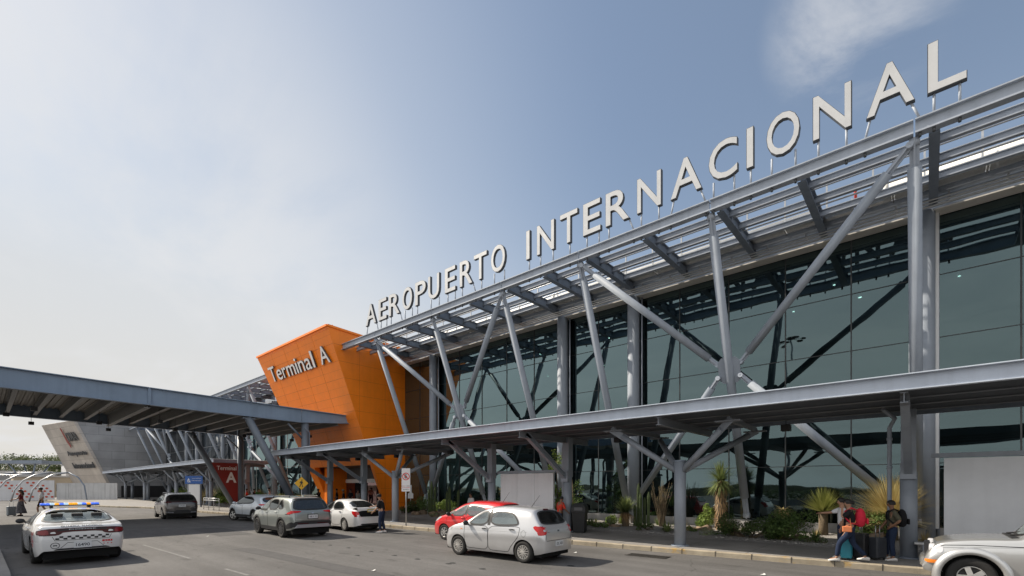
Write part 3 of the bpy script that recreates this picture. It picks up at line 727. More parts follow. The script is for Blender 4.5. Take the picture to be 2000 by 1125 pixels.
# pendant lights
def pendant(x,y,z,drop,label,group):
    e = empty('pendant_light',(x,y,z),label,'lamp',group)
    g = MB(); g.tube([(x,y,z),(x,y,z-drop)],.012,6); g.build('stem','dark',e)
    g = MB(); g.box(x-.13,x+.13,y-.13,y+.13,z-drop-.2,z-drop); g.build('housing','dark',e,bevel=.015)
    return e
for x in (-29,-24.5,-19.5,-13.9,-9.35,-3.4): pendant(x,17.0,4.2,.14,'small black box lamp hanging under the near walkway canopy','lamps under the near walkway canopy')
for x in (-92,-79,-70,-63,-56): pendant(x,16.0,4.2,.2,'small black box lamp hanging under the far walkway canopy','lamps under the far walkway canopy')
M['girder'] = mat('girder_paint', (.235,.305,.40), .48, 0, .45, .10, .8, streak=.10)
M['steel_dark2'] = mat('dark_column_paint', (.16,.185,.22), .45, 0, .45, .10, 1.2)
M['rib'] = mat('rib_paint', (.24,.24,.24), .5, 0, .4, .1, 1)
# ------------------------------------------------------------------ tall roof crossing the road
cr = empty('crossing_roof', (-39,4,0), 'tall flat grey steel roof crossing the road in front of the orange portal', 'canopy')
XN, XF = -33.0, -45.5; Y0, Y1 = -12.0, 18.6
zt = lambda y: 7.80 - .0182*y
zb = lambda y: zt(y) - (1.0 if y < 14.5 else lerp(1.0,.60,(y-14.5)/(Y1-14.5)))
for xx, nm in ((XN,1),(XF,-1)):
    js = [Y0,-2.4,6.35,15.0,Y1]
    for a,b in zip(js,js[1:]):
        g = MB(); a2 = a+.012; b2 = b-.012
        pr_ = [(a2,zb(a2)),(b2,zb(b2)),(b2,zt(b2)),(a2,zt(a2))]
        g.prism(pr_, lambda u,v,d: Vector((xx+d,u,v)), -.02, .02)
        for f in (zt,zb):
            s_ = -.02 if f is zt else .02
            g.add([(xx-.17,a2,f(a2)),(xx+.17,a2,f(a2)),(xx+.17,b2,f(b2)),(xx-.17,b2,f(b2)),(xx-.17,a2,f(a2)+s_*2),(xx+.17,a2,f(a2)+s_*2),(xx+.17,b2,f(b2)+s_*2),(xx-.17,b2,f(b2)+s_*2)],[(0,1,2,3),(7,6,5,4),(0,4,5,1),(1,5,6,2),(2,6,7,3),(3,7,4,0)])
        g.build('edge_girder','girder',cr)
    if nm == 1:
        g = MB(); 
        for yy in (-2.4,6.35): g.box(xx-.03,xx+.12,yy-.07,yy+.07,zb(yy)+.05,zt(yy)-.05)
        g.build('stiffener','girder',cr)
pass
for k in range(24):
    y = Y0 + .5 + k*1.27
    if y > Y1-.3: break
    main = abs(y-6.6) < .65
    g = MB(); h = .55 if not main else .85
    zc_ = zt(y)-.3-h/2
    g.ibeam((XN-.05,y,zc_),(XF+.05,y,zc_),.2 if not main else .28,h,.03,.03); g.build('rib','rib',cr)
g = MB(); rows = []
n = 100
for k in range(n):
    ya = lerp(Y0+.1,Y1-.1,k/n); yb_ = lerp(Y0+.1,Y1-.1,(k+.5)/n); yc = lerp(Y0+.1,Y1-.1,(k+1)/n)
    for yy,dz_ in ((ya,.28),(yb_-.02,.28),(yb_+.02,.22),(yc-.02,.22)): rows.append([Vector((XF+.05,yy,zt(yy)-dz_)),Vector((XN-.05,yy,zt(yy)-dz_))])
g.grid(rows, False); g.grid([[p+Vector((0,0,.05)) for p in r] for r in rows], False); g.build('roof_deck','deck_ceiling',cr,fix=False)
g = MB(); g.beam((XN,Y1,7.2),(XF,Y1,7.2),.05,.55); g.build('end_girder','girder',cr)
for xx in (XN+.0, XF+.0):
    nm = 'steel_dark'
    yc = 15.3
    g = MB(); g.tube([(xx-.12,yc,.1),(xx-.12,yc,zb(yc)-.02)], .25, 20); g.build('column','steel_dark2',cr)
    g = MB(); g.tube([(xx-.12,11.55,zb(11.5)-.02),(xx-.12,14.95,.12)], .24, 18); g.box(xx-.3,xx+.06,11.2,11.95,zb(11.5)-.12,zb(11.5)-.045); g.build('raking_column','steel_dark2',cr)
    g = MB(); g.tube([(xx-.12,yc-1.2,zb(14)-.1),(xx-.12,yc-.1,5.4)],.07,8); g.build('knee_brace','steel_dark2',cr)
    g = MB(); g.tube([(xx+.28,yc+.12,.1),(xx+.28,yc+.12,5.9),(xx+.2,yc-.2,6.2)],.05,8); g.build('downpipe','steel_dark2',cr)
    # mirrored pair of columns out of frame on the other side of the road
    g = MB(); g.tube([(xx-.12,-8,.0),(xx-.12,-8,zb(-8)-.02)], .25, 16); g.build('column','steel_dark2',cr)
for (px,py_) in ((112,772),(94,787),(79,808),(314,800),(281,811),(251,827),(473,824),(432,837),(396,840),(607,844),(559,842)):
    pass
for xx,ys in ((-35.2,(1.9,7.3,12.2,16.6)),(-39.2,(1.0,5.0,9.0,13.4,17)),(-43.2,(2.2,6.0,11.2))):
    for y in ys: pendant(xx,y,zt(y)-.85,.65,'small black box lamp hanging on a rod under the tall crossing roof','lamps under the crossing roof')
# unseen roof added left of the frame to cast shade on the road
sw = empty('shade_roof',(-27.5,-5,0),'unseen flat steel roof added left of the frame to shade the road','canopy')
g = MB(); g.box(-32.7,-22.4,-10,-1.9,7.2,7.5); g.build('roof_deck','deck_ceiling',sw)
for a,b in (((-22.4,-10),(-22.4,-1.9)),((-32.7,-1.9),(-22.4,-1.9)),((-32.7,-10),(-22.4,-10))): g = MB(); g.beam((*a,7.3),(*b,7.3),.12,.8); g.build('edge_girder','girder',sw)
for xx in (-31,-24): g = MB(); g.tube([(xx,-8,0),(xx,-8,7.2)],.22,12); g.build('column','steel_dark2',sw)
# red triangular Terminal A sign between the far column and its raking leg
M['signred'] = mat('sign_red',(.25,.02,.014),.45,0,.5,.06,2)
sg = empty('terminal_sign', (-45.45,14.4,2.5), 'red triangular sign reading Terminal A between a column and its raking leg', 'sign')
g = MB(); tri = [(12.98,4.12),(15.02,4.12),(15.02,.55),(14.78,.55)]
g.prism(tri, lambda u,v,d: Vector((XF+.0+d,u,v)), .02, .10); g.build('board','signred',sg)
f = lambda u,v,d: Vector((XF+.108+d, 13.38+u, 3.5+v)); text_mesh('Terminal',f,.36,.012,.006,1.52).build('lettering','white',sg)
f = lambda u,v,d: Vector((XF+.108+d, 14.08+u, 2.42+v)); text_mesh('A',f,.92,.03,.006,.82).build('lettering','white',sg)
# ------------------------------------------------------------------ vehicles
def paint(name, col, metal=0., rough=.28, flake=.0):
    m = mat(name, col, rough, metal, .5, coat=1.0)
    nt = m.node_tree; N = nt.nodes; L = nt.links; b = N['Principled BSDF']
    tc = N.new('ShaderNodeTexCoord'); n = N.new('ShaderNodeTexNoise'); n.inputs['Scale'].default_value = 2.2; n.inputs['Detail'].default_value = 8; n.inputs['Roughness'].default_value = .7
    L.new(tc.outputs['Object'], n.inputs['Vector'])
    sp = N.new('ShaderNodeSeparateXYZ'); L.new(tc.outputs['Object'], sp.inputs[0])
    lo = N.new('ShaderNodeMapRange'); lo.inputs[1].default_value = .25; lo.inputs[2].default_value = .75; lo.inputs[3].default_value = .55; lo.inputs[4].default_value = .08; L.new(sp.outputs['Z'], lo.inputs[0])
    mu = N.new('ShaderNodeMath'); mu.operation = 'MULTIPLY'; L.new(lo.outputs[0], mu.inputs[0]); L.new(n.outputs['Fac'], mu.inputs[1])
    mx = N.new('ShaderNodeMix'); mx.data_type = 'RGBA'; L.new(mu.outputs[0], mx.inputs[0]); mx.inputs[6].default_value = (*col,1); mx.inputs[7].default_value = (.22,.195,.17,1)
    ge = N.new('ShaderNodeNewGeometry'); lin = N.new('ShaderNodeMix'); lin.data_type = 'RGBA'; L.new(ge.outputs['Backfacing'], lin.inputs[0]); L.new(mx.outputs[2], lin.inputs[6]); lin.inputs[7].default_value = (.035,.035,.037,1)   # cabin lining on the inner face
    L.new(lin.outputs[2], b.inputs['Base Color'])
    r = N.new('ShaderNodeMapRange'); r.inputs[3].default_value = rough; r.inputs[4].default_value = rough+.25; L.new(mu.outputs[0], r.inputs[0]); L.new(r.outputs[0], b.inputs['Roughness'])
    return m
M['tyre'] = mat('tyre_rubber', (.028,.027,.026), .85, 0, .3, .2, 12)
M['rim'] = mat('wheel_alloy', (.52,.51,.49), .35, .6, .5, .08, 10)
M['rimcap'] = mat('wheel_cover', (.50,.48,.45), .45, .15, .5, .08, 10)
M['rimdark'] = mat('wheel_dark_alloy', (.05,.05,.052), .35, .4)
def carglassmat(name, tint, dust_glare=.0, dcol=(.35,.38,.38)):
    m = bpy.data.materials.new(name); m.use_nodes = True; nt = m.node_tree; N = nt.nodes; L = nt.links; N.remove(N['Principled BSDF'])
    tr = N.new('ShaderNodeBsdfTransparent'); tr.inputs['Color'].default_value = (*tint,1); gl = N.new('ShaderNodeBsdfGlossy'); gl.inputs['Roughness'].default_value = .03; gl.inputs['Color'].default_value = (.9,.95,.95,1)
    fr = N.new('ShaderNodeFresnel'); fr.inputs['IOR'].default_value = 1.6; mr = N.new('ShaderNodeMapRange'); mr.inputs[3].default_value = .05; mr.inputs[4].default_value = .95; L.new(fr.outputs[0], mr.inputs[0])
    mx = N.new('ShaderNodeMixShader'); L.new(mr.outputs[0], mx.inputs[0]); L.new(tr.outputs[0], mx.inputs[1]); L.new(gl.outputs[0], mx.inputs[2]); last = mx
    if dust_glare:
        df = N.new('ShaderNodeBsdfDiffuse'); df.inputs['Color'].default_value = (*dcol,1); m2 = N.new('ShaderNodeMixShader')
        tc = N.new('ShaderNodeTexCoord'); n = N.new('ShaderNodeTexNoise'); n.inputs['Scale'].default_value = 2.5; n.inputs['Detail'].default_value = 6; L.new(tc.outputs['Object'], n.inputs['Vector'])
        r2 = N.new('ShaderNodeMapRange'); r2.inputs[1].default_value=.3; r2.inputs[2].default_value=.7; r2.inputs[3].default_value = dust_glare*.5; r2.inputs[4].default_value = dust_glare*1.4; L.new(n.outputs['Fac'], r2.inputs[0])
        L.new(r2.outputs[0], m2.inputs[0]); L.new(mx.outputs[0], m2.inputs[1]); L.new(df.outputs[0], m2.inputs[2]); last = m2
    L.new(last.outputs[0], N['Material Output'].inputs[0]); return m
M['carglass'] = carglassmat('privacy_glass', (.07,.08,.085), .03)
M['carglass_dusty'] = carglassmat('dusty_car_glass', (.45,.50,.50), .25)
M['seat'] = mat('car_upholstery', (.035,.035,.037), .8, 0, .3, .2, 8)
M['carglass_sky'] = carglassmat('pale_car_glass', (.72,.78,.77), .28, (.42,.48,.48))
M['carglass_mid'] = carglassmat('clear_car_glass', (.74,.80,.80), .34, (.27,.31,.32))  # raised diffuse layer paints sky brightness into these panes
M['lampred'] = mat('lamp_red', (.50,.010,.010), .2, 0, .4, coat=.3)
M['lampdark'] = mat('lamp_dark_red', (.06,.004,.006), .25, 0, .3, coat=.15)
M['lampdeep'] = mat('lamp_deep_red', (.20,.006,.010), .2, 0, .4, coat=.3)
M['lampclear'] = mat('lamp_clear', (.60,.60,.62), .12, .2, .6, coat=1.)
M['amber'] = mat('lamp_amber', (.80,.22,.02), .2, 0, .6, coat=1.)
M['trim'] = mat('black_trim', (.022,.022,.024), .55, 0, .4, .15, 5)
M['gap'] = mat('panel_gap', (.010,.010,.011), .8, 0, .2)
M['plate'] = mat('number_plate', (.62,.63,.64), .5, 0, .4)
M['chrome'] = mat('chrome_badge', (.6,.6,.62), .15, .9)
M['under'] = mat('underbody', (.012,.012,.012), .9, 0, .2)
M['skid'] = mat('skid_plate', (.36,.37,.40), .4, .5)

def chaikin(poly, it=2, q=.22):
    for _ in range(it):
        out = []
        n = len(poly)
        for i in range(n):
            a = poly[i]; b = poly[(i+1) % n]
            out.append((lerp(a[0],b[0],q), lerp(a[1],b[1],q))); out.append((lerp(a[0],b[0],1-q), lerp(a[1],b[1],1-q)))
        poly = out
    return poly
def wheel_meshes(r, w, style, rimr=None):
    rimr = rimr or r*.66
    g = MB(); A = Matrix.Rotation(R(-90),4,'X')    # lathe z -> +y
    h = w/2
    prof = [(rimr*.96,-h*.8),(rimr*1.02,-h*.95),(r*.9,-h),(r*.97,-h*.86),(r,-h*.6),(r*1.003,0),(r,h*.6),(r*.97,h*.86),(r*.9,h),(rimr*1.06,h*.96),(rimr*1.0,h*.8),(rimr*.97,h*.5)]
    g.lathe(prof, 36, A); ty = g
    g2 = MB(); base = h*.45
    g2.lathe([(rimr*1.0,h*.84),(rimr*.985,h*.90),(rimr*.93,h*.86),(rimr*.90,h*.5)], 36, A)
    g3 = MB(); g3.lathe([(rimr*.95,base),(rimr*.5,base-.01),(0.001,base-.01)], 30, A)   # dark back
    n, ww, typ = style
    for k in range(n):
        a = 2*math.pi*k/n
        for s_ in ((-1,1) if typ == 'Y' else (0,)):
            a0 = a + s_*.0; a1 = a + s_*(.55*math.pi/n)
            p0 = Vector((math.cos(a0)*rimr*.18, h*.86, math.sin(a0)*rimr*.18)); p1 = Vector((math.cos(a1)*rimr*.92, h*.80, math.sin(a1)*rimr*.92))
            g2.beam(p0,p1, .03 if False else ww, .035, (0,1,0))
    g2.lathe([(rimr*.24,h*.5),(rimr*.24,h*.9),(rimr*.16,h*.98),(.001,h*1.0)], 16, A)
    return ty, g2, g3

class Car:
    def __init__(s, name, label, cat, S, group=None):
        s.S = S; L = S['L']; s.root = empty(name, (0,0,0), label, cat, group); OFF[s.root.name] = Vector((0,0,0))
        s.rx = -L/2 + S['ro']; s.fx = s.rx + S['wb']; s.r = S['r']; s.hw = S['W']/2; s.ar = S.get('ar', s.r+.065)
        s.build_body(); s.wheels()
    def top(s, x): return interp(s.S['top'], x)
    def belt(s, x): return min(interp(s.S['belt'], x), s.top(x)-.03)
    def wid(s, x):
        u = (x + s.S['L']/2)/s.S['L']; return s.hw*interp(s.S.get('plan', [(0,.80),(.012,.86),(.05,.935),(.15,.985),(.35,1),(.7,1),(.86,.975),(.94,.90),(.985,.74),(1,.62)]), u)
    def low(s, x):
        z = interp(s.S.get('sill', [(-s.S['L']/2,.30),(-s.S['L']/2+.25,.24),(s.rx+.5,.20),(s.fx-.5,.20),(s.S['L']/2-.3,.20),(s.S['L']/2,.26)]), x)
        return z
    def archz(s, x):
        z = s.low(x)
        for ax in (s.rx, s.fx):
            d = abs(x-ax)
            if d < s.ar: z = max(z, s.r + math.sqrt(s.ar*s.ar-d*d))
        return z
    def section(s, x):
        zl = s.archz(x); zb = s.belt(x); zt = s.top(x); w = s.wid(x); pts = []
        zl = min(zl, zb-.03); zl0 = s.low(x)
        nl = 14
        for k in range(nl):
            z = lerp(zl, zb, k/nl); h = (z-zl0)/max(.01, zb-zl0)
            f = interp(s.S.get('sidep', [(0,.945),(.12,.965),(.35,.985),(.62,1.0),(.8,.995),(.9,.975),(1,.955)]), h)
            pts.append((w*f, z))
        wb = w*interp(s.S.get('sidep', [(0,.945),(1,.955)]), 1); ny = 16; n = s.S.get('n', 4.2); tum = s.S.get('tumble', .32)
        for k in range(ny+1):
            ph = math.pi/2*k/ny; sn = math.sin(ph)**(2/n); cs = math.cos(ph)**(2/n) if k < ny else 0
            z = zb + (zt-zb)*sn; y = max(0, wb - tum*(z-zb))*cs
            crown = 0
            pts.append((y, z))
        return pts
    def build_body(s):
        L = s.S['L']; xs = set()
        for k in range(0, 101): xs.add(round(-L/2 + L*k/100, 4))
        for e in (.004,.012,.025,.04,.06,.09): xs.add(round(-L/2+e,4)); xs.add(round(L/2-e,4))
        for ax in (s.rx, s.fx):
            for k in range(-20,21): xs.add(round(ax + s.ar*math.sin(k/20*math.pi/2)*.9999,4))
            xs.add(round(ax+s.ar+.003,4)); xs.add(round(ax-s.ar-.003,4))
        xs = sorted(x for x in xs if -L/2 <= x <= L/2)
        out = [xs[0]]
        for x in xs[1:]:
            if x - out[-1] > .0015: out.append(x)
        rows = []
        for x in out:
            p = s.section(x); row = [Vector((x, -y, z)) for y, z in p] + [Vector((x, y, z)) for y, z in reversed(p[:-1])]; rows.append(row)
        g = MB(); g.grid(rows, True)
        for row, rev in ((rows[0],1),(rows[-1],0)):
            c = [Vector((row[0].x, 0, p.z)) for p in row]; 
            n = len(row); half = n//2
            capr = [[row[i], Vector((row[i].x, row[i].y*.5, row[i].z)), Vector((row[i].x, 0, row[i].z)), Vector((row[i].x, -row[i].y*.5, row[i].z)), Vector((row[i].x, -row[i].y, row[i].z))] for i in range(half+1)]
            g.grid(capr, True)
        s.body = g.build('body', s.S['paint'], s.root, local=True)
        me = s.body.data
        s.bvh = BVHTree.FromPolygons([v.co for v in me.vertices], [tuple(p.vertices) for p in me.polygons])
        # underbody and wheel wells
        g = MB(); hw = s.hw
        g.box(-L/2+.12, L/2-.15, -hw*.80, hw*.80, .17 if s.S.get('lowfloor',1) else .3, s.r*2+.08); g.build('underbody','under',s.root,local=True)
    def hit(s, axis, u, v):
        if axis in ('L','R'):
            sg = 1 if axis == 'L' else -1; o = Vector((u, 3*sg, v)); d = Vector((0,-sg,0))
        elif axis == 'B': o = Vector((-5, u, v)); d = Vector((1,0,0))
        elif axis == 'F': o = Vector((5, u, v)); d = Vector((-1,0,0))
        elif axis == 'T': o = Vector((u, v, 4)); d = Vector((0,0,-1))
        loc, nor, i, dist = s.bvh.ray_cast(o, d)
        if loc is None: return None
        if axis in 'BF' and abs(nor.dot(d)) < .24: return None
        if nor.dot(d) > 0: nor = -nor
        return loc, nor
    def patch(s, mb, axis, poly, off=.004, n=22, m=10, smooth=2):
        if smooth: poly = chaikin(poly, smooth)
        us = [p[0] for p in poly]; u0, u1 = min(us), max(us); rows = []
        for i in range(n+1):
            u = lerp(u0, u1, i/n); u = min(max(u, u0+1e-4), u1-1e-4); zs = []
            for (a, b) in zip(poly, poly[1:]+poly[:1]):
                if (a[0]-u)*(b[0]-u) <= 0 and a[0] != b[0]: zs.append(lerp(a[1], b[1], (u-a[0])/(b[0]-a[0])))
            if len(zs) < 2: continue
            z0, z1 = min(zs), max(zs); row = []
            for j in range(m+1):
                h = s.hit(axis, u, lerp(z0, z1, j/m)); row.append(h[0]+h[1]*off if h else None)
            rows.append(row)
        o = len(mb.v); idx = {}
        for i, r in enumerate(rows):
            for j, p in enumerate(r):
                if p is not None: idx[(i,j)] = len(mb.v); mb.v.append(tuple(p))
        for i in range(len(rows)-1):
            for j in range(m):
                k = [(i,j),(i+1,j),(i+1,j+1),(i,j+1)]
                if all(q in idx for q in k):
                    P = [Vector(mb.v[idx[q]]) for q in k]
                    if max((P[a]-P[b]).length for a in range(4) for b in range(a)) < .45: mb.f.append(tuple(idx[q] for q in k)); mb.sm.append(True)
        return mb
    def part(s, name, mt, *patches, parent=None, **kw):
        g = MB()
        if name in ('side_window','windshield','rear_window'): kw.setdefault('off', .008); kw.setdefault('n', 40); kw.setdefault('m', 18)
        for ax, poly in patches: s.patch(g, ax, poly, **kw)
        if not g.f: return None
        o = g.build(name, mt, parent or s.root, local=True)
        if name in ('side_window','windshield','rear_window'):
            if not hasattr(s,'holes'): s.holes = []
            s.holes += [(ax, chaikin(poly,2)) for ax, poly in patches]
        if name in ('side_window','windshield','rear_window') and patches[0][0] != 'T':
            g = MB()
            for ax, poly in patches: s.ribbon(g, ax, chaikin(poly,2), .046, .011, True, .03)
            g.build('window_seal','trim',o,local=True)
        return o
    def ribbon(s, mb, axis, line, w=.008, off=.002, closed=False, step=.04):
        pts = []
        if closed: line = line + line[:1]
        for a, b in zip(line, line[1:]):
            n = max(1, int(math.hypot(b[0]-a[0], b[1]-a[1])/step))
            for k in range(n): pts.append((lerp(a[0],b[0],k/n), lerp(a[1],b[1],k/n)))
        pts.append(line[-1]); P = []
        for u, v in pts:
            h = s.hit(axis, u, v)
            if h: P.append((h[0]+h[1]*off, h[1]))
        vs = []; fs = []
        for i, (p, nn) in enumerate(P):
            a = P[max(0,i-1)][0]; b = P[min(len(P)-1,i+1)][0]; d = (b-a)
            if d.length < 1e-6: d = Vector((1,0,0))
            t = d.normalized().cross(nn).normalized()*w/2; vs += [p-t, p+t]
        for i in range(len(P)-1):
            if (P[i][0]-P[i+1][0]).length < .3: fs.append((2*i,2*i+1,2*i+3,2*i+2))
        mb.add(vs, fs, True); return mb
    def wheels(s):
        S = s.S; w = S.get('tw', .2); ty, rm, bk = wheel_meshes(s.r, w, S['rimstyle'], S.get('rimr'))
        first = None
        for ax in (s.rx, s.fx):
            for sd in (1,-1):
                y = sd*(s.hw*.985 - w/2); rz = 0 if sd > 0 else math.pi
                if ax == s.fx: rz += S.get('steer', 0)
                if first is None:
                    o = ty.build('wheel','tyre',s.root,local=True); b = bk.build('hub_back','rimdark',o,local=True); r_ = rm.build('rim',S.get('rimmat','rim'),o,local=True); first = o
                else:
                    o = copy_tree(first, s.root)
                o.location = (ax, y, s.r); o.rotation_euler = (0, 0, rz)
    def doors(s, plist, handle=None, hm=None, lab=None):
        """door panels 3 mm proud over a dark gap, both sides; handle points (x,z)"""
        for ax in ('L','R'):
            for i, poly in enumerate(plist):
                g = MB(); s.ribbon(g, ax, chaikin(poly,2,.12), .014, .0015, True, .03); gp_ = g
                d = s.part('door', s.S['paint'], (ax, poly), off=.0035, n=30, m=16, smooth=0) if False else None
                o = gp_.build('door', 'gap', s.root, local=True)
                if handle:
                    hx, hz = handle[i]; h = s.hit(ax, hx, hz)
                    if h:
                        g = MB(); p, nn = h; sg = 1 if ax == 'L' else -1
                        g.tube([p+Vector((-.095,0,0))+nn*.006, p+Vector((-.05,0,.004))+nn*.035, p+Vector((.05,0,.004))+nn*.035, p+Vector((.095,0,0))+nn*.006], [.012,.018,.018,.012], 8)
                        g.build('handle', hm or s.S['paint'], o, local=True)
    def mirror(s, x, z, m=None, size=1.):
        for ax in ('L','R'):
            h = s.hit(ax, x, z)
            if not h: continue
            p, nn = h; sg = 1 if ax == 'L' else -1
            g = MB(); c = p + Vector((-.02, sg*.13*size, .05)); 
            g.sphere(c, .1*size, 12, 8, (.62,1.05,.75)); g.tube([p+Vector((0,-sg*.01,0)), c], .028, 8)
            g.build('side_mirror', m or s.S['paint'], s.root, local=True)
    def plate(s, z, text, axis='B', w=.38, h=.15, y=0, fr=None):
        q = s.hit(axis, y, z)
        if not q: return
        sg = -1 if axis == 'B' else 1
        x = q[0].x + sg*.012
        f = s.part('plate_recess','trim',(axis,[(y-w/2-.03,z-h/2-.03),(y+w/2+.03,z-h/2-.03),(y+w/2+.03,z+h/2+.03),(y-w/2-.03,z+h/2+.03)]),off=.002,smooth=0) if fr else None
        g = MB(); g.box(min(x,x+sg*.012),max(x,x+sg*.012),y-w/2,y+w/2,z-h/2,z+h/2); o = g.build('number_plate','plate',s.root,local=True)
        fm = (lambda u,v,d: Vector((x+sg*.014, y-u, z-h*.26+v))) if axis == 'B' else (lambda u,v,d: Vector((x+sg*.014, y+u, z-h*.26+v)))
        t = text_mesh(text, fm, h*.5, .01, .002, w*.78, 'C'); t.build('plate_lettering','lettering_dark',o,local=True)
    def antenna(s, x, y=0, l=.4, lean=-.5):
        g = MB(); z = s.top(x); g.tube([(x,y,z-.01),(x+lean*l,y,z+l)],[.008,.004],6); g.build('antenna','trim',s.root,local=True)
    def cut(s):
        # open the body under every window and furnish the cabin
        def inside(P, u, v):
            c = False
            for (a, b) in zip(P, P[1:]+P[:1]):
                if (a[1] > v) != (b[1] > v) and u < (b[0]-a[0])*(v-a[1])/(b[1]-a[1])+a[0]: c = not c
            return c
        bm = bmesh.new(); bm.from_mesh(s.body.data); dead = []
        for f in bm.faces:
            c = f.calc_center_median(); n = f.normal
            for ax, P in s.holes:
                ok = {'L': c.y > .2*s.hw and abs(n.y) > .04, 'R': c.y < -.2*s.hw and abs(n.y) > .04, 'B': c.x < 0 and abs(n.x) > .15, 'F': c.x > 0 and abs(n.x) > .15, 'T': abs(n.z) > .3 and c.z > .8}[ax]
                if ok and all(inside(P, *({'L':(q.x,q.z),'R':(q.x,q.z),'B':(q.y,q.z),'F':(q.y,q.z),'T':(q.x,q.y)}[ax])) for q in [c]+[v.co for v in f.verts]): dead.append(f); break
        bmesh.ops.delete(bm, geom=dead, context='FACES'); bm.to_mesh(s.body.data); bm.free()
        zb = s.belt((s.rx+s.fx)/2); mid = (s.rx+s.fx)/2; w = s.hw*.86
        g = MB(); g.box(s.rx-.35, s.fx-.55, -w, w, s.r*2+.085, s.r*2+.12); g.build('cabin_floor','seat',s.root,local=True)
        for x0, ys in ((mid-.10,(-.36,.36)),(s.rx+.22,(-.42,0,.42))):
            for yy in ys:
                g = MB(); hh = .20 if len(ys) == 3 else .25
                Mx = Matrix.Translation((x0,yy,zb-.45)) @ Matrix.Rotation(R(-14),4,'Y')
                g.box(-.06,.06,-hh,hh,0,.62,Mx); g.box(-.045,.045,-.12,.12,.66,.84,Mx); g.box(-.012,.012,-.05,.05,.61,.67,Mx); g.build('seat','seat',s.root,local=True,bevel=.03)
        g = MB(); g.box(s.fx-.72, s.fx-.45, -w*.92, w*.92, zb-.25, zb-.01); g.build('dashboard','seat',s.root,local=True,bevel=.04)
        g = MB(); q = Vector((s.fx-.84,.36,zb-.02)); g.tube([q+Vector((-.06*math.sin(a)*.0+.05*math.sin(a),.18*math.cos(a),.17*math.sin(a))) for a in [k/14*6.283 for k in range(15)]],.016,6); g.build('steering_wheel','trim',s.root,local=True)
    def place(s, x, y, heading):
        s.cut()
        s.root.location = (x, y, 0); s.root.rotation_euler = (0,0,R(heading))
M['lettering_dark'] = mat('dark_lettering',(.03,.03,.04),.6)
def mir(p): return [(-a,b) for a,b in p]
def arcs(C, m='trim', w=.075, off=.006):
    for ax in ('L','R'):
        for cx in (C.rx, C.fx):
            g = MB(); rr = C.ar+w*.42
            C.ribbon(g, ax, [(cx+rr*math.cos(a), C.r+rr*math.sin(a)) for a in [R(-18+216*k/24) for k in range(25)] if C.r+rr*math.sin(a) > C.low(cx)+.03], w, off, step=.05)
            g.build('wheel_arch', m, C.root, local=True)
def band(C, z0, z1, m='trim', off=.006, x0=None, x1=None, axs=('L','R')):
    a = C.rx + C.ar + .02 if x0 is None else x0; b = C.fx - C.ar - .02 if x1 is None else x1
    for ax in axs: C.part('sill_cladding', m, (ax, [(a,z0),(b,z0),(b,z1),(a,z1)]), off=off, smooth=0, n=24, m=5)

# ---- silver hatchback
P_ = paint('silver_paint', (.60,.60,.605), .45, .28)
C = Car('parked_car', 'silver five-door hatchback with plain wheel covers in the road beside the red car', 'car', dict(L=3.89,W=1.70,wb=2.49,ro=.64,r=.295,ar=.345,paint=P_,rimstyle=(7,.017,'Y'),rimmat='rimcap',tw=.185,
  top=[(-1.945,.78),(-1.93,.86),(-1.88,.96),(-1.80,1.06),(-1.70,1.18),(-1.55,1.38),(-1.46,1.46),(-1.2,1.50),(-.5,1.53),(.05,1.50),(.42,1.39),(.98,1.06),(1.25,.98),(1.6,.88),(1.82,.76),(1.92,.60),(1.945,.48)],
  belt=[(-1.945,.76),(-1.86,.90),(-1.65,.97),(-1.2,.98),(.9,.89),(1.3,.86),(1.7,.72),(1.945,.42)], tumble=.33, n=5.5,
  sidep=[(0,.93),(.1,.955),(.3,.975),(.5,.985),(.66,1.0),(.78,.99),(.9,.97),(1,.945)]))
C.part('windshield','carglass_dusty',('F',[(-.60,.99),(.60,.99),(.50,1.42),(-.50,1.42)]))
C.part('rear_window','carglass',('B',[(-.60,1.055),(.60,1.055),(.56,1.20),(.49,1.40),(-.49,1.40),(-.56,1.20)]))
for ax in 'LR':
    C.part('side_window','carglass_mid',(ax,[(.80,.96),(.02,.975),(.02,1.37),(.26,1.345),(.52,1.20)]))
    C.part('side_window','carglass_mid',(ax,[(-.10,.98),(-1.02,1.015),(-1.13,1.06),(-1.0,1.23),(-.82,1.35),(-.10,1.375)]))
    C.part('pillar_trim','trim',(ax,[(.015,.97),(-.095,.975),(-.095,1.41),(.015,1.41)]),off=.003,smooth=0)
    sg = 1 if ax == 'L' else -1
    C.part('taillight','lampred',(ax,[(-1.93,.78),(-1.80,.82),(-1.60,.98),(-1.66,1.03),(-1.80,1.0),(-1.93,.97)]),('B',[(sg*a,b) for a,b in [(.58,.80),(.82,.76),(.82,1.0),(.68,1.02),(.60,.98)]]),off=.008)
    C.part('reverse_lamp','lampclear',('B',[(sg*a,b) for a,b in [(.60,.87),(.68,.87),(.68,.93),(.60,.93)]]),off=.012)
    C.part('headlight','lampclear',(ax,[(1.88,.66),(1.55,.76),(1.45,.84),(1.62,.83),(1.80,.76)]),off=.006)
    C.part('turn_signal','amber',(ax,[(1.0,.80),(1.09,.815),(1.12,.835),(1.0,.825)]),off=.006)
C.doors([[(.98,.93),(.92,.88),(.90,.27),(-.02,.26),(-.04,.95)],[(-.05,.95),(-.03,.26),(-.78,.26),(-.88,.42),(-1.16,.72),(-1.20,.98)]], [(.10,.86),(-.92,.885)], 'trim')
C.mirror(.80,.96,'trim')
g = MB(); C.ribbon(g,'B',[(-.62,1.03),(-.66,.90),(-.60,.62),(.60,.62),(.66,.90),(.62,1.03)],.012,.002); g.build('tailgate_gap','gap',C.root,local=True)
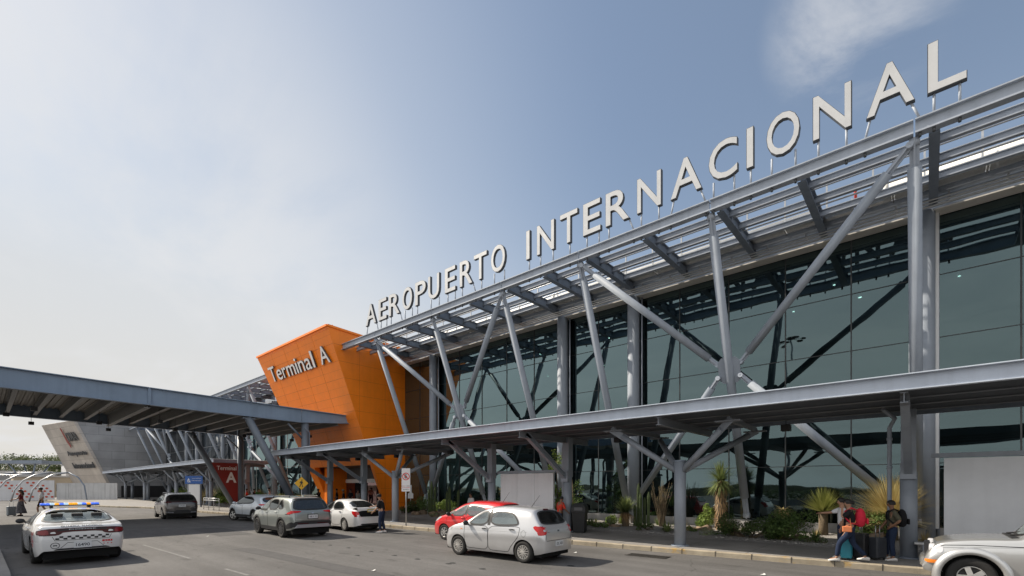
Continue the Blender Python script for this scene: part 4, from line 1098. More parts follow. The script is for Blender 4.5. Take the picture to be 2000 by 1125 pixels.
C.part('plate_recess','silver_shade' if 'silver_shade' in M else P_,('B',[(-.34,.44),(.34,.44),(.28,.60),(-.28,.60)]),off=.003,smooth=1)
C.plate(.52,'SXL 428')
C.part('badge','chrome',('B',[(-.05,.845),(.05,.845),(.05,.895),(-.05,.895)]),off=.006)
C.part('spoiler_lamp','lampdark',('B',[(-.13,1.425),(.13,1.425),(.12,1.455),(-.12,1.455)]),off=.008,smooth=0)
g = MB(); C.ribbon(g,'L',[(-1.40,.84),(-1.33,.90),(-1.25,.84),(-1.25,.76),(-1.33,.70),(-1.40,.76)],.006,.002,True); g.build('fuel_flap','gap',C.root,local=True)
g = MB(); C.ribbon(g,'L',[(1.4,.80),(.9,.80),(-.9,.83),(-1.45,.85)],.012,.001); C.ribbon(g,'R',[(1.4,.80),(.9,.80),(-.9,.83),(-1.45,.85)],.012,.001); g.build('swage_line',mat('silver_crease',(.42,.42,.42),.4,.3),C.root,local=True)
C.antenna(-1.0,0,.32,-.9)
C.place(-9.68,10.62,183)
# ---- red hatchback
P_ = paint('red_paint', (.62,.018,.022), .0, .25)
C = Car('parked_car', 'red hatchback half hidden behind the silver hatchback', 'car', dict(L=3.95,W=1.70,wb=2.5,ro=.60,r=.30,ar=.35,paint=P_,rimstyle=(7,.045,'I'),tw=.19,
  top=[(-1.975,.80),(-1.95,.92),(-1.86,1.12),(-1.72,1.36),(-1.55,1.48),(-1.0,1.54),(-.3,1.55),(.25,1.46),(.75,1.22),(1.15,1.02),(1.5,.92),(1.78,.78),(1.93,.62),(1.975,.48)],
  belt=[(-1.975,.76),(-1.7,1.0),(-1.2,1.0),(.9,.92),(1.3,.86),(1.7,.70),(1.975,.42)], tumble=.36, n=4.5))
C.part('windshield','carglass_mid',('F',[(-.62,1.03),(.62,1.03),(.50,1.45),(-.50,1.45)]))
C.part('rear_window','carglass',('B',[(-.60,1.10),(.60,1.10),(.52,1.42),(-.52,1.42)]))
for ax in 'LR':
    C.part('side_window','carglass_mid',(ax,[(.72,.99),(-.05,1.0),(-.05,1.39),(.10,1.365),(.45,1.18)]))
    C.part('side_window','carglass_mid',(ax,[(1.02,.97),(.80,.985),(.58,1.15),(.66,1.15)]),smooth=1)
    C.part('side_window','carglass_mid',(ax,[(-.13,1.0),(-1.1,1.04),(-1.15,1.1),(-.95,1.32),(-.13,1.395)]))
    C.part('pillar_trim','trim',(ax,[(-.05,1.0),(-.13,1.0),(-.13,1.44),(-.05,1.44)]),off=.003,smooth=0)
    C.part('headlight','lampclear',(ax,[(1.90,.66),(1.55,.74),(1.25,.90),(1.40,.90),(1.80,.78)]),off=.006)
    C.part('taillight','lampred',(ax,[(-1.95,.82),(-1.72,.86),(-1.68,1.12),(-1.82,1.12)]),off=.006)
C.doors([[(1.0,.95),(.95,.28),(-.06,.27),(-.08,.98)],[(-.09,.98),(-.07,.27),(-.80,.27),(-1.2,.7),(-1.25,1.0)]],[(.06,.90),(-.98,.93)])
C.mirror(.80,.99,'trim'); C.antenna(-1.25,0,.35,-.9); C.plate(.7,'TKB 206')
C.place(-13.2,12.98,181)
# ---- green-grey SUV
P_ = paint('sage_paint', (.27,.295,.277), .40, .30)
C = Car('parked_car', 'sage grey-green SUV with black wheel arches and a pale skid plate, seen from behind', 'car', dict(L=4.60,W=1.86,wb=2.69,ro=.96,r=.355,ar=.42,paint=P_,rimstyle=(5,.07,'Y'),rimmat='rimdark',tw=.225,
  top=[(-2.30,.80),(-2.285,.98),(-2.25,1.06),(-2.17,1.14),(-1.98,1.42),(-1.86,1.58),(-1.78,1.63),(-1.3,1.68),(-.4,1.70),(.15,1.66),(.55,1.53),(1.1,1.18),(1.35,1.10),(1.9,1.02),(2.15,.90),(2.27,.72),(2.30,.55)],
  belt=[(-2.30,.78),(-2.22,1.0),(-1.9,1.13),(-1.3,1.13),(1.0,1.04),(1.5,1.0),(2.0,.84),(2.30,.5)], tumble=.34, n=5, sill=[(-2.3,.42),(-2.05,.33),(-.9,.27),(.9,.27),(2.0,.28),(2.3,.36)]))
C.part('windshield','carglass_dusty',('F',[(-.66,1.10),(.66,1.10),(.54,1.56),(-.54,1.56)]))
C.part('rear_window','carglass',('B',[(-.72,1.145),(.72,1.145),(.66,1.36),(.58,1.545),(-.58,1.545),(-.66,1.36)]))
C.part('roof_spoiler','trim',('B',[(-.60,1.55),(.60,1.55),(.60,1.60),(-.60,1.60)]),off=.02,smooth=0)
for ax in 'LR':
    sg = 1 if ax == 'L' else -1
    C.part('side_window','carglass_dusty',(ax,[(.92,1.09),(.10,1.11),(.12,1.56),(.36,1.54),(.62,1.40)]))
    C.part('side_window','carglass',(ax,[(.02,1.11),(-.92,1.15),(-.86,1.57),(.04,1.565)]))
    C.part('side_window','carglass',(ax,[(-.98,1.155),(-1.52,1.20),(-1.16,1.54),(-.93,1.565)]))
    C.part('taillight','lampred',('B',[(sg*a,b) for a,b in [(.46,1.055),(.90,1.0),(.90,1.12),(.46,1.10)]]),(ax,[(-2.24,1.0),(-2.0,.965),(-1.86,1.0),(-1.98,1.06),(-2.22,1.11)]),off=.010,smooth=1)
    C.part('lamp_base','trim',(ax,[(-2.2,.965),(-1.72,.945),(-1.80,.985),(-1.9,1.0)]),off=.006,smooth=1)
    C.part('headlight','lampclear',(ax,[(2.2,.8),(1.9,.86),(1.65,.97),(1.9,.97),(2.15,.92)]))
C.doors([[(1.10,1.06),(1.02,.40),(.08,.38),(.05,1.10)],[(.04,1.10),(.07,.38),(-.78,.38),(-1.02,.75),(-1.15,1.14)]],[(.20,.98),(-.85,1.01)])
arcs(C); band(C,.28,.42)
C.part('rear_bumper','trim',('B',[(-.83,.43),(.83,.43),(.83,.62),(.74,.64),(.70,.70),(-.70,.70),(-.74,.64),(-.83,.62)]),('L',[(-2.28,.44),(-1.80,.36),(-1.78,.50),(-2.0,.62),(-2.28,.68)]),('R',[(-2.28,.44),(-1.80,.36),(-1.78,.50),(-2.0,.62),(-2.28,.68)]),off=.012,n=40,smooth=1)
C.part('skid_plate','skid',('B',[(-.74,.43),(.74,.43),(.66,.56),(-.66,.56)]),off=.03,n=30,smooth=0)
for sg in (1,-1): C.part('reflector','lampdark',('B',[(sg*.18,.585),(sg*.62,.585),(sg*.62,.61),(sg*.18,.61)]),off=.02,smooth=0)
C.plate(.87,'NB 51 32',fr=1)
C.part('badge','chrome',('B',[(-.06,.985),(.06,.985),(.06,1.035),(-.06,1.035)]),off=.008)
C.part('wiper','trim',('B',[(-.22,1.15),(.22,1.15),(.22,1.175),(-.22,1.175)]),off=.018,smooth=0)
g = MB(); C.ribbon(g,'B',[(-.70,1.12),(-.72,.72),(.72,.72),(.70,1.12)],.014,.003); g.build('tailgate_gap','gap',C.root,local=True)
for sg in (1,-1):
    g = MB(); g.tube([(-1.45,sg*.60,1.655),(-1.38,sg*.60,1.70),(.15,sg*.60,1.70),(.25,sg*.60,1.645)],.018,8); g.build('roof_rail','trim',C.root,local=True)
g = MB(); g.prism([(-1.42,1.665),(-1.2,1.672),(-1.38,1.75)], lambda u,v,d: Vector((u,d,v)), -.02,.02); g.build('shark_fin',P_,C.root,local=True)
C.mirror(.92,1.10,'trim',1.1)
C.place(-21.25,9.14,178.5)
# ---- white sedan with open boot
P_ = paint('white_paint_car', (.74,.74,.735), .0, .3)
C = Car('parked_car', 'white saloon with its boot lid ajar beside the man in black', 'car', dict(L=4.46,W=1.70,wb=2.6,ro=1.02,r=.30,ar=.35,paint=P_,rimstyle=(6,.05,'Y'),tw=.19,
  top=[(-2.23,.72),(-2.215,.92),(-2.17,1.0),(-1.95,1.03),(-1.72,1.06),(-1.25,1.30),(-.85,1.44),(-.4,1.49),(.1,1.48),(.45,1.38),(1.05,1.06),(1.35,.99),(1.8,.88),(2.05,.76),(2.2,.58),(2.23,.46)],
  belt=[(-2.23,.70),(-2.1,.92),(-1.7,.98),(-1.0,.97),(.9,.91),(1.4,.88),(1.9,.72),(2.23,.4)], tumble=.36, n=4))
C.part('windshield','carglass_mid',('F',[(-.6,.99),(.6,.99),(.5,1.38),(-.5,1.38)]))
C.part('rear_window','carglass',('T',[(-1.62,-.56),(-1.0,-.50),(-1.0,.50),(-1.62,.56)]),smooth=1)
for ax in 'LR':
    sg = 1 if ax == 'L' else -1
    C.part('side_window','carglass',(ax,[(.86,.97),(.05,.98),(.05,1.38),(.30,1.36),(.55,1.22)]))
    C.part('side_window','carglass',(ax,[(-.05,.985),(-.95,1.02),(-1.15,1.09),(-.75,1.35),(-.05,1.39)]))
    C.part('taillight','lampred',(ax,[(-2.21,.72),(-1.98,.78),(-1.84,.94),(-1.95,.96),(-2.21,.93)]),('B',[(sg*a,b) for a,b in [(.56,.70),(.82,.70),(.82,.94),(.70,.94)]]),off=.008,smooth=1)
    C.part('reverse_lamp','lampclear',('B',[(sg*a,b) for a,b in [(.57,.71),(.69,.71),(.69,.78),(.60,.78)]]),off=.012,smooth=0)
C.doors([[(1.05,.95),(.98,.28),(.03,.27),(0,.97)],[(-.01,.97),(.02,.27),(-.75,.27),(-1.0,.62),(-1.12,1.0)]],[(.16,.87),(-.85,.89)],'trim')
C.mirror(.86,.97)
C.part('boot_opening','black',('B',[(-.58,.70),(.58,.70),(.66,.97),(-.66,.97)]),off=.014,smooth=0)
C.part('boot_opening','black',('T',[(-2.2,-.66),(-1.72,-.66),(-1.72,.66),(-2.2,.66)]),off=.006,smooth=0)
# lid hinged at the back glass, raised a little
def lid(u,v,d):   # u along length from hinge (0..0.5), v across
    a = R(9); return Vector((-1.70-u*math.cos(a)-d*math.sin(a), v, 1.065+u*math.sin(a)*.9+d*math.cos(a)))
g = MB(); rows=[]
for u,d in ((0,0),(.12,.01),(.3,.012),(.44,.0),(.50,-.03),(.535,-.10),(.53,-.20),(.48,-.29)): rows.append([lid(u,v,d) for v in (-.68,-.66,-.4,0,.4,.66,.68)])
g.grid(rows,True); rows2=[[p+Vector((.03,0,-.03)) for p in r] for r in rows]; g.grid(rows2,True)
lidp = g.build('boot_lid',P_,C.root,local=True)
g = MB(); pb = lid(.558,0,-.17); g.box(pb.x-.012,pb.x,-.2,.2,pb.z-.075,pb.z+.075); g.build('number_plate',mat('amber_plate',(.55,.40,.08),.5),lidp,local=True)
g = MB(); g.box(pb.x-.016,pb.x-.013,-.17,.17,pb.z-.035,pb.z+.035); g.build('plate_field','plate',lidp,local=True)
C.part('rear_bumper','trim',('B',[(-.62,.27),(.62,.27),(.50,.38),(-.50,.38)]),off=.008,smooth=0)
C.place(-21.75,12.2,178.5)
# ---- pale blue crossover
P_ = paint('ice_blue_paint', (.60,.66,.72), .2, .3)
C = Car('parked_car', 'pale ice-blue crossover with dark windows turning behind the sage SUV', 'car', dict(L=4.35,W=1.80,wb=2.6,ro=.88,r=.335,ar=.39,paint=P_,rimstyle=(5,.06,'I'),tw=.215,steer=R(24),
  top=[(-2.175,.82),(-2.15,1.0),(-2.02,1.16),(-1.75,1.40),(-1.62,1.50),(-1.1,1.58),(-.2,1.61),(.25,1.56),(.65,1.40),(1.05,1.16),(1.35,1.07),(1.8,.98),(2.05,.84),(2.15,.66),(2.175,.5)],
  belt=[(-2.175,.8),(-1.9,1.06),(-1.2,1.07),(.9,1.0),(1.4,.97),(1.9,.80),(2.175,.46)], tumble=.34, n=4.6, sill=[(-2.17,.36),(-1.9,.28),(2.0,.25),(2.17,.32)]))
C.part('windshield','carglass',('F',[(-.62,1.10),(.62,1.10),(.52,1.48),(-.52,1.48)]))
C.part('rear_window','carglass',('B',[(-.64,1.14),(.64,1.14),(.56,1.44),(-.56,1.44)]))
for ax in 'LR':
    C.part('side_window','carglass',(ax,[(.92,1.05),(-.95,1.10),(-1.22,1.18),(-1.16,1.32),(-.8,1.46),(-.1,1.49),(.28,1.46),(.6,1.30)]))
    C.part('headlight','lampclear',(ax,[(2.1,.82),(1.85,.88),(1.7,.96),(1.9,.94)]))
    C.part('taillight','lampred',(ax,[(-2.15,.98),(-1.9,1.0),(-1.75,1.05),(-2.1,1.08)]))
C.doors([[(1.08,1.02),(1.0,.40),(.06,.38),(.03,1.05)],[(.02,1.05),(.05,.38),(-.8,.38),(-1.0,.7),(-1.15,1.08)]],[(.2,.97),(-.85,1.0)])
arcs(C,'trim',.07); band(C,.26,.42); C.mirror(.9,1.05); C.plate(.8,'RLP 770'); 
C.place(-31.1,11.4,186)
# ---- dark grey SUV driving off
P_ = paint('graphite_paint', (.085,.08,.08), .5, .25)
C = Car('moving_car', 'dark graphite SUV driving away under the tall crossing roof', 'car', dict(L=4.75,W=1.90,wb=2.8,ro=.98,r=.36,ar=.42,paint=P_,rimstyle=(5,.06,'Y'),tw=.23,
  top=[(-2.375,.82),(-2.36,1.0),(-2.31,1.12),(-2.18,1.24),(-1.98,1.46),(-1.86,1.58),(-1.5,1.64),(-.5,1.69),(.2,1.64),(.65,1.48),(1.15,1.20),(1.45,1.12),(2.0,1.02),(2.25,.88),(2.35,.70),(2.375,.54)],
  belt=[(-2.375,.8),(-2.25,1.05),(-1.9,1.14),(-1.2,1.13),(1.0,1.05),(1.5,1.02),(2.1,.84),(2.375,.5)], tumble=.34, n=4.8, sill=[(-2.37,.38),(-2.1,.30),(2.1,.27),(2.37,.34)]))
C.part('rear_window','carglass',('B',[(-.70,1.20),(.70,1.20),(.64,1.36),(.58,1.52),(-.58,1.52),(-.64,1.36)]))
C.part('windshield','carglass_mid',('F',[(-.66,1.14),(.66,1.14),(.54,1.54),(-.54,1.54)]))
for ax in 'LR':
    sg = 1 if ax == 'L' else -1
    C.part('side_window','carglass_dusty',(ax,[(.98,1.10),(.12,1.12),(.14,1.54),(.42,1.52),(.7,1.36)]))
    C.part('side_window','carglass_dusty',(ax,[(.04,1.12),(-.9,1.15),(-.82,1.55),(.06,1.55)]))
    C.part('side_window','carglass',(ax,[(-.98,1.155),(-1.55,1.20),(-1.2,1.50),(-.9,1.54)]))
    C.part('taillight','lampdark',('B',[(sg*a,b) for a,b in [(.52,1.06),(.92,1.02),(.92,1.14),(.56,1.14)]]),(ax,[(-2.3,1.02),(-1.95,1.05),(-1.9,1.10),(-2.3,1.13)]),off=.008,smooth=1)
    C.part('exhaust_trim','skid',('B',[(sg*a,b) for a,b in [(.45,.42),(.86,.46),(.86,.50),(.60,.46),(.47,.46)]]),off=.016,smooth=0)
C.part('rear_bumper','trim',('B',[(-.82,.40),(.82,.40),(.84,.52),(.4,.52),(.36,.60),(-.36,.60),(-.4,.52),(-.84,.52)]),off=.008,n=40,smooth=0)
C.doors([[(1.15,1.07),(1.05,.40),(.1,.38),(.07,1.10)],[(.06,1.10),(.09,.38),(-.8,.38),(-1.05,.75),(-1.15,1.14)]],[(.22,1.0),(-.85,1.03)],'chrome')
C.part('light_bar','lampdark',('B',[(-.56,1.09),(.56,1.09),(.56,1.115),(-.56,1.115)]),off=.01,smooth=0)
for sg in (1,-1):
    g = MB(); g.tube([(-1.3,sg*.62,1.63),(-1.22,sg*.62,1.69),(.3,sg*.62,1.68),(.4,sg*.62,1.61)],.02,8); g.build('roof_rail','skid',C.root,local=True)
C.mirror(.98,1.1,'trim',1.1); C.plate(.86,'SYN 814',fr=0)
CARS = C
C.place(-38.3,8.8,176)
# ---- silver off-roader at the right edge
P_ = paint('silver_grey_paint', (.56,.56,.55), .65, .3)
C = Car('parked_car', 'silver boxy off-roader parked at the kerb on the far right, only its nose in view', 'car', dict(L=4.43,W=1.76,wb=2.65,ro=1.09,r=.37,ar=.45,paint=P_,rimstyle=(5,.085,'I'),rimr=.215,tw=.235,
  top=[(-2.215,.9),(-2.2,1.15),(-2.1,1.55),(-1.95,1.72),(-1.5,1.78),(0,1.80),(.35,1.72),(.80,1.20),(.9,1.145),(1.3,1.12),(1.8,1.06),(2.02,.98),(2.12,.84),(2.19,.70),(2.215,.62)],
  belt=[(-2.215,.88),(-2.0,1.08),(.7,1.06),(1.2,1.03),(1.9,.93),(2.1,.78),(2.215,.58)], tumble=.22, n=6,
  plan=[(0,.88),(.02,.92),(.06,.96),(.2,.985),(.7,.985),(.86,.975),(.93,.955),(.975,.92),(1,.84)], sill=[(-2.2,.40),(1.4,.34),(2.0,.40),(2.215,.44)]))
C.part('windshield','carglass_mid',('F',[(-.62,1.17),(.62,1.17),(.54,1.66),(-.54,1.66)]),off=.006)
for ax in 'LR':
    sg = 1 if ax == 'L' else -1
    C.part('side_window','carglass_mid',(ax,[(.66,1.13),(-.25,1.13),(-.25,1.64),(.28,1.64)]))
    C.part('side_window','carglass',(ax,[(-.35,1.13),(-1.2,1.13),(-1.2,1.64),(-.35,1.64)]))
    g = MB(); hp = C.hit('F', sg*.60, .86); c = hp[0]; g.lathe([(.0,.0),(.09,-.01),(.105,-.03),(.105,-.09)],18,Matrix.Translation(c+Vector((.03,0,0)))@Matrix.Rotation(R(90),4,'Y')); g.build('headlight','lampclear',C.root,local=True)
    C.part('headlight_wrap','lampclear',(ax,[(2.05,.80),(1.93,.80),(1.91,.92),(2.02,.94)]),off=.008)
    C.part('turn_signal','amber',(ax,[(2.17,.60),(1.98,.60),(1.98,.665),(2.17,.665)]),off=.03,smooth=1)
    # fender flare
    g = MB(); rows=[]
    for cx in (C.fx, C.rx):
        rows=[]
        for k in range(25):
            a = R(-14+208*k/24); row=[]
            for rr,oo in ((C.ar-.015,.0),(C.ar-.01,.06),(C.ar+.03,.075),(C.ar+.085,.06),(C.ar+.12,.004)):
                h = C.hit(ax, cx+rr*math.cos(a), max(C.r+rr*math.sin(a),.36)); yb_ = C.hw*.965
                row.append(Vector((cx+rr*math.cos(a), sg*(yb_+oo), C.r+rr*math.sin(a))))
            rows.append(row)
        g.grid(rows,True)
        g.build('fender_flare',P_,C.root,local=True); g = MB()
C.part('bonnet_gap','gap',('L',[(.75,.995),(1.95,.90),(1.95,.905),(.75,1.0)]),off=.002,smooth=0)
g = MB()
for x0,z0 in ((.62,1.02),):
    for ax in 'LR': C.ribbon(g,ax,[(.70,1.05),(.66,.40),(-.28,.38)],.014,.002)
g.build('door_gap','gap',C.root,local=True)
g = MB()
for ax in 'L':
    C.ribbon(g,ax,[(.72,1.0),(1.5,.985),(1.9,.955),(2.03,.90)],.012,.002)
g.build('hood_gap','gap',C.root,local=True)
for ax in 'LR': C.part('body_moulding',P_,(ax,[(.6,.62),(-.9,.62),(-.9,.72),(.6,.72)]),off=.02,smooth=0)
C.part('mudflap','trim',('L',[(C.fx-.46,.36),(C.fx-.40,.36),(C.fx-.43,.52),(C.fx-.47,.52)]),off=.012,smooth=0)
# separate bumper
g = MB(); rows=[]
for k in range(17):
    a = -1+2*k/16; y = a*.86; x = 2.225 - .30*abs(a)**4 ; row=[]
    for dx,z in ((-.16,.44),(.0,.44),(.045,.50),(.05,.60),(.02,.66),(-.14,.69)): row.append(Vector((x+dx,y,z)))
    rows.append(row)
g.grid(rows,True); C_b = g.build('front_bumper',P_,C.root,local=True)
g = MB(); g.lathe([(.0,.02),(.06,.015),(.065,-.02)],14,Matrix.Translation((2.2,.62,.53))@Matrix.Rotation(R(75),4,'Y')); g.build('fog_lamp','lampclear',C_b,local=True)
g = MB()
for k in range(7): g.box(2.10,2.19,-.36+.12*k-.02,-.36+.12*k+.03,.72,.94)
g.build('grille','trim',C.root,local=True)
g = MB(); g.tube([(.93,.1,1.16),(.72,.45,1.22),(.66,.62,1.26)],.018,6); g.tube([(.93,-.45,1.16),(.75,-.1,1.22),(.70,.1,1.26)],.018,6); g.box(.80,.98,-.62,.62,1.135,1.152); g.build('wiper','trim',C.root,local=True)
C.mirror(.62,1.12,'trim',1.25)
C.place(2.12,13.32,181)
# ---- police saloon
P_ = paint('patrol_white_paint', (.72,.72,.72), .0, .25)
C = Car('police_car', 'white police patrol saloon with a blue and amber roof light bar and chequered boot', 'police car', dict(L=5.04,W=1.905,wb=3.05,ro=1.02,r=.365,ar=.42,paint=P_,rimstyle=(5,.07,'I'),rimmat='rimdark',tw=.235,
  top=[(-2.52,.80),(-2.505,.98),(-2.46,1.04),(-2.35,1.06),(-2.05,1.075),(-1.88,1.10),(-1.2,1.36),(-.75,1.44),(-.25,1.475),(.2,1.45),(.6,1.33),(1.15,1.06),(1.5,1.0),(2.1,.92),(2.4,.80),(2.5,.64),(2.52,.5)],
  belt=[(-2.52,.78),(-2.4,1.0),(-1.8,1.04),(-1.1,1.02),(.9,.94),(1.5,.93),(2.2,.78),(2.52,.44)], tumble=.42, n=4, sill=[(-2.52,.40),(-2.3,.27),(-1.9,.22),(2.2,.20),(2.52,.26)],
  plan=[(0,.84),(.012,.89),(.05,.955),(.15,.995),(.3,1),(.5,.975),(.7,1),(.86,.975),(.94,.90),(.985,.76),(1,.66)]))
C.part('windshield','carglass_mid',('F',[(-.64,1.02),(.64,1.02),(.52,1.38),(-.52,1.38)]))
C.part('rear_window','carglass_sky',('B',[(-.74,1.105),(.74,1.105),(.69,1.25),(.58,1.43),(-.58,1.43),(-.69,1.25)]),n=30)
for ax in 'LR':
    sg = 1 if ax == 'L' else -1
    C.part('side_window','carglass',(ax,[(.98,1.0),(.02,1.02),(.02,1.36),(.30,1.35),(.6,1.22)]))
    C.part('side_window','carglass',(ax,[(-.06,1.02),(-1.0,1.06),(-1.12,1.12),(-.75,1.33),(-.06,1.365)]))
    C.part('red_checks','lampred',*[(ax,[(-2.12+.1*i,.50+.1*j),(-2.03+.1*i,.50+.1*j),(-2.03+.1*i,.59+.1*j),(-2.12+.1*i,.59+.1*j)]) for i in range(3) for j in range(4) if (i+j)%2],off=.005,smooth=0,n=3,m=3)
C.doors([[(1.1,.98),(1.05,.30),(.02,.28),(0,1.0)],[(-.01,1.0),(.01,.28),(-.9,.28),(-1.1,.66),(-1.2,1.05)]],[(.16,.9),(-.9,.93)])
C.mirror(.95,1.0,'trim')
race = [(-.88,.83),(-.84,.80),(-.46,.80),(-.40,.885),(.40,.885),(.46,.80),(.84,.80),(.88,.83),(.86,.955),(.60,.985),(-.60,.985),(-.86,.955)]
C.part('tail_lamp_band','lampdark',('B',race),('L',[(-2.46,.82),(-2.34,.84),(-2.3,.93),(-2.46,.955)]),('R',[(-2.46,.82),(-2.34,.84),(-2.3,.93),(-2.46,.955)]),off=.006,n=44,smooth=1)
C.part('lamp_centre','trim',('B',[(-.52,.905),(-.38,.925),(.38,.925),(.52,.905),(.50,.968),(-.50,.968)]),off=.010,n=30,smooth=1)
for sg in (1,-1): C.part('lamp_reverse','lampclear',('B',[(sg*.52,.85),(sg*.64,.855),(sg*.63,.89),(sg*.55,.905)]),off=.010,smooth=1)
for sg in (1,-1): C.part('taillight','lampdeep',('B',[(sg*.66,.82),(sg*.86,.835),(sg*.85,.94),(sg*.68,.955)]),off=.012,smooth=1)
q = [(-.55+.078*i, .685+.048*j) for i in range(14) for j in range(2) if (i+j)%2]
C.part('black_checks','dark',*[('B',[(u,v),(u+.076,v),(u+.076,v+.046),(u,v+.046)]) for u,v in q],off=.005,smooth=0,n=2,m=2)
g = MB(); C.ribbon(g,'B',[(-.60,.775),(-.55,.665),(.55,.665),(.60,.775)],.010,.003); C.ribbon(g,'B',[(-.44,.46),(-.30,.60),(.30,.60),(.44,.46)],.010,.003); g.build('boot_gap','gap',C.root,local=True)
C.plate(.53,'16490',w=.36,h=.165)
def onback(y0, z0, off=.008):
    def f(u,v,d):
        h = C.hit('B', y0-u, z0+v); return h[0]+h[1]*off if h else Vector((-2.5,y0-u,z0+v))
    return f
text_mesh('GUARDIA  NACIONAL', onback(0,1.005), .042, .012, .001, .86, 'C').build('lettering','lettering_dark',C.root,local=True)
text_mesh('DODGE', onback(0,.94,.012), .022, .012, .001, .55, 'C').build('badge_lettering','plate',C.root,local=True)
g = MB(); C.ribbon(g,'B',[(.545+.085*math.cos(R(a)),.535+.075*math.sin(R(a))) for a in range(0,361,20)],.014,.006); 
g.build('crest','lettering_dark',C.root,local=True)
g = MB(); C.patch(g,'B',[(.50,.515),(.545,.53),(.59,.515),(.575,.56),(.545,.545),(.515,.56)],off=.006,smooth=1); g.build('crest_eagle','lettering_dark',C.root,local=True)
C.part('red_sticker','lampred',('B',[(-.62,.575),(-.40,.575),(-.40,.625),(-.62,.625)]),off=.006,smooth=0)
text_mesh('911', onback(-.51,.585,.010), .03, .01, .001, .14, 'C').build('sticker_lettering','plate',C.root,local=True)
g = MB(); [C.patch(g,'B',[(-.615+.08*k,.51),(-.585+.08*k,.51),(-.585+.08*k,.53),(-.615+.08*k,.53)],off=.006,smooth=0,n=2,m=2) for k in range(3)]; g.build('sticker_marks','lampred',C.root,local=True)
C.part('diffuser','trim',('B',[(-.58,.41),(.58,.41),(.50,.455),(-.50,.455)]),off=.012,smooth=0)
# light bar
g = MB(); z0 = 1.515
for y in (-.42,.42): g.box(-.22,.06,y-.03,y+.03,1.43,z0)
lb = g.build('light_bar_foot','trim',C.root,local=True)
g = MB(); g.box(-.24,.10,-.66,.66,z0,z0+.025); bar = g.build('light_bar','trim',C.root,local=True)
M['led_blue'] = mat('lens_blue',(.05,.13,.75),.2,0,.5,emit=((.10,.25,1.),.35)); M['led_amber'] = mat('lens_amber',(.95,.40,.02),.2,0,.5,emit=((1.,.45,.03),.35)); M['led_white'] = mat('lens_white',(.45,.62,.8),.2,0,.5,emit=((.6,.85,1.),.3))
seq = ['led_blue','led_blue','led_white','led_amber','led_blue','led_white','led_amber','led_amber','led_white','led_blue','led_amber','led_blue','led_blue']
for k,mm in enumerate(seq):
    y0 = .66-1.32*k/len(seq); y1 = .66-1.32*(k+1)/len(seq); g = MB(); e = .05 if k in (0,len(seq)-1) else 0
    g.box(-.24+e,.10-e,y1+.004,y0-.004,z0+.027,z0+.085); g.build('lens',mm,bar,local=True,bevel=.012)
C.place(-19.75,1.84,180.5)
# ------------------------------------------------------------------ vegetation
def leafmat(name, c1, c2, rough=.55, tr=.25):
    m = bpy.data.materials.new(name); m.use_nodes = True; nt = m.node_tree; N = nt.nodes; L = nt.links; b = N['Principled BSDF']
    ge = N.new('ShaderNodeNewGeometry'); mx = N.new('ShaderNodeMix'); mx.data_type = 'RGBA'
    mx.inputs[6].default_value = (*c1,1); mx.inputs[7].default_value = (*c2,1)
    tc = N.new('ShaderNodeTexCoord'); n = N.new('ShaderNodeTexNoise'); n.inputs['Scale'].default_value = 1.8; n.inputs['Detail'].default_value = 3
    L.new(tc.outputs['Object'], n.inputs['Vector'])
    ad = N.new('ShaderNodeMath'); ad.operation = 'MULTIPLY_ADD'; L.new(ge.outputs['Random Per Island'], ad.inputs[0]); ad.inputs[1].default_value = .55
    mr = N.new('ShaderNodeMapRange'); mr.inputs[1].default_value = .3; mr.inputs[2].default_value = .7; mr.inputs[3].default_value = 0; mr.inputs[4].default_value = .45; L.new(n.outputs['Fac'], mr.inputs[0])
    L.new(mr.outputs[0], ad.inputs[2]); L.new(ad.outputs[0], mx.inputs[0]); L.new(mx.outputs[2], b.inputs['Base Color'])
    b.inputs['Roughness'].default_value = rough; b.inputs['Specular IOR Level'].default_value = .3
    if tr:
        t = N.new('ShaderNodeBsdfTranslucent'); L.new(mx.outputs[2], t.inputs['Color']); ms = N.new('ShaderNodeMixShader'); ms.inputs[0].default_value = tr
        L.new(b.outputs[0], ms.inputs[1]); L.new(t.outputs[0], ms.inputs[2]); L.new(ms.outputs[0], N['Material Output'].inputs[0])
    return m
M['leaf'] = leafmat('shrub_leaf',(0.051,0.094,0.026),(0.160,0.246,0.065)); M['leaf_dark'] = leafmat('dark_shrub_leaf',(.012+0.029,0.061,0.020),(0.102,0.167,0.043))
M['leaf_lime'] = leafmat('lime_leaf',(0.116,0.189,0.043),(0.319,0.420,0.087)); M['blade'] = leafmat('agave_blade',(0.086,0.148,0.052),(0.330,0.365,0.139))
M['blade_olive'] = leafmat('olive_blade',(0.122,0.157,0.035),(0.470,0.470,0.157)); M['dry'] = leafmat('dry_blade',(0.383,0.260,0.104),(0.700,0.643,0.330))
M['skirt'] = leafmat('dead_leaf_skirt',(0.278,0.174,0.086),(0.696,0.470,0.244)); M['cactus'] = mat('cactus_skin',(.085,.115,.05),.7,0,.3,.2,9)
M['stem'] = mat('woody_stem',(.16,.125,.085),.9,0,.2,.3,14); M['rock'] = mat('warm_rock',(.25,.185,.13),.9,0,.2,.3,3,.6,8); M['leaf_far'] = leafmat('far_leaf',(.045,.065,.022),(.13,.16,.06))
M['silverleaf'] = leafmat('grey_green_leaf',(0.145,0.189,0.102),(0.377,0.435,0.246))
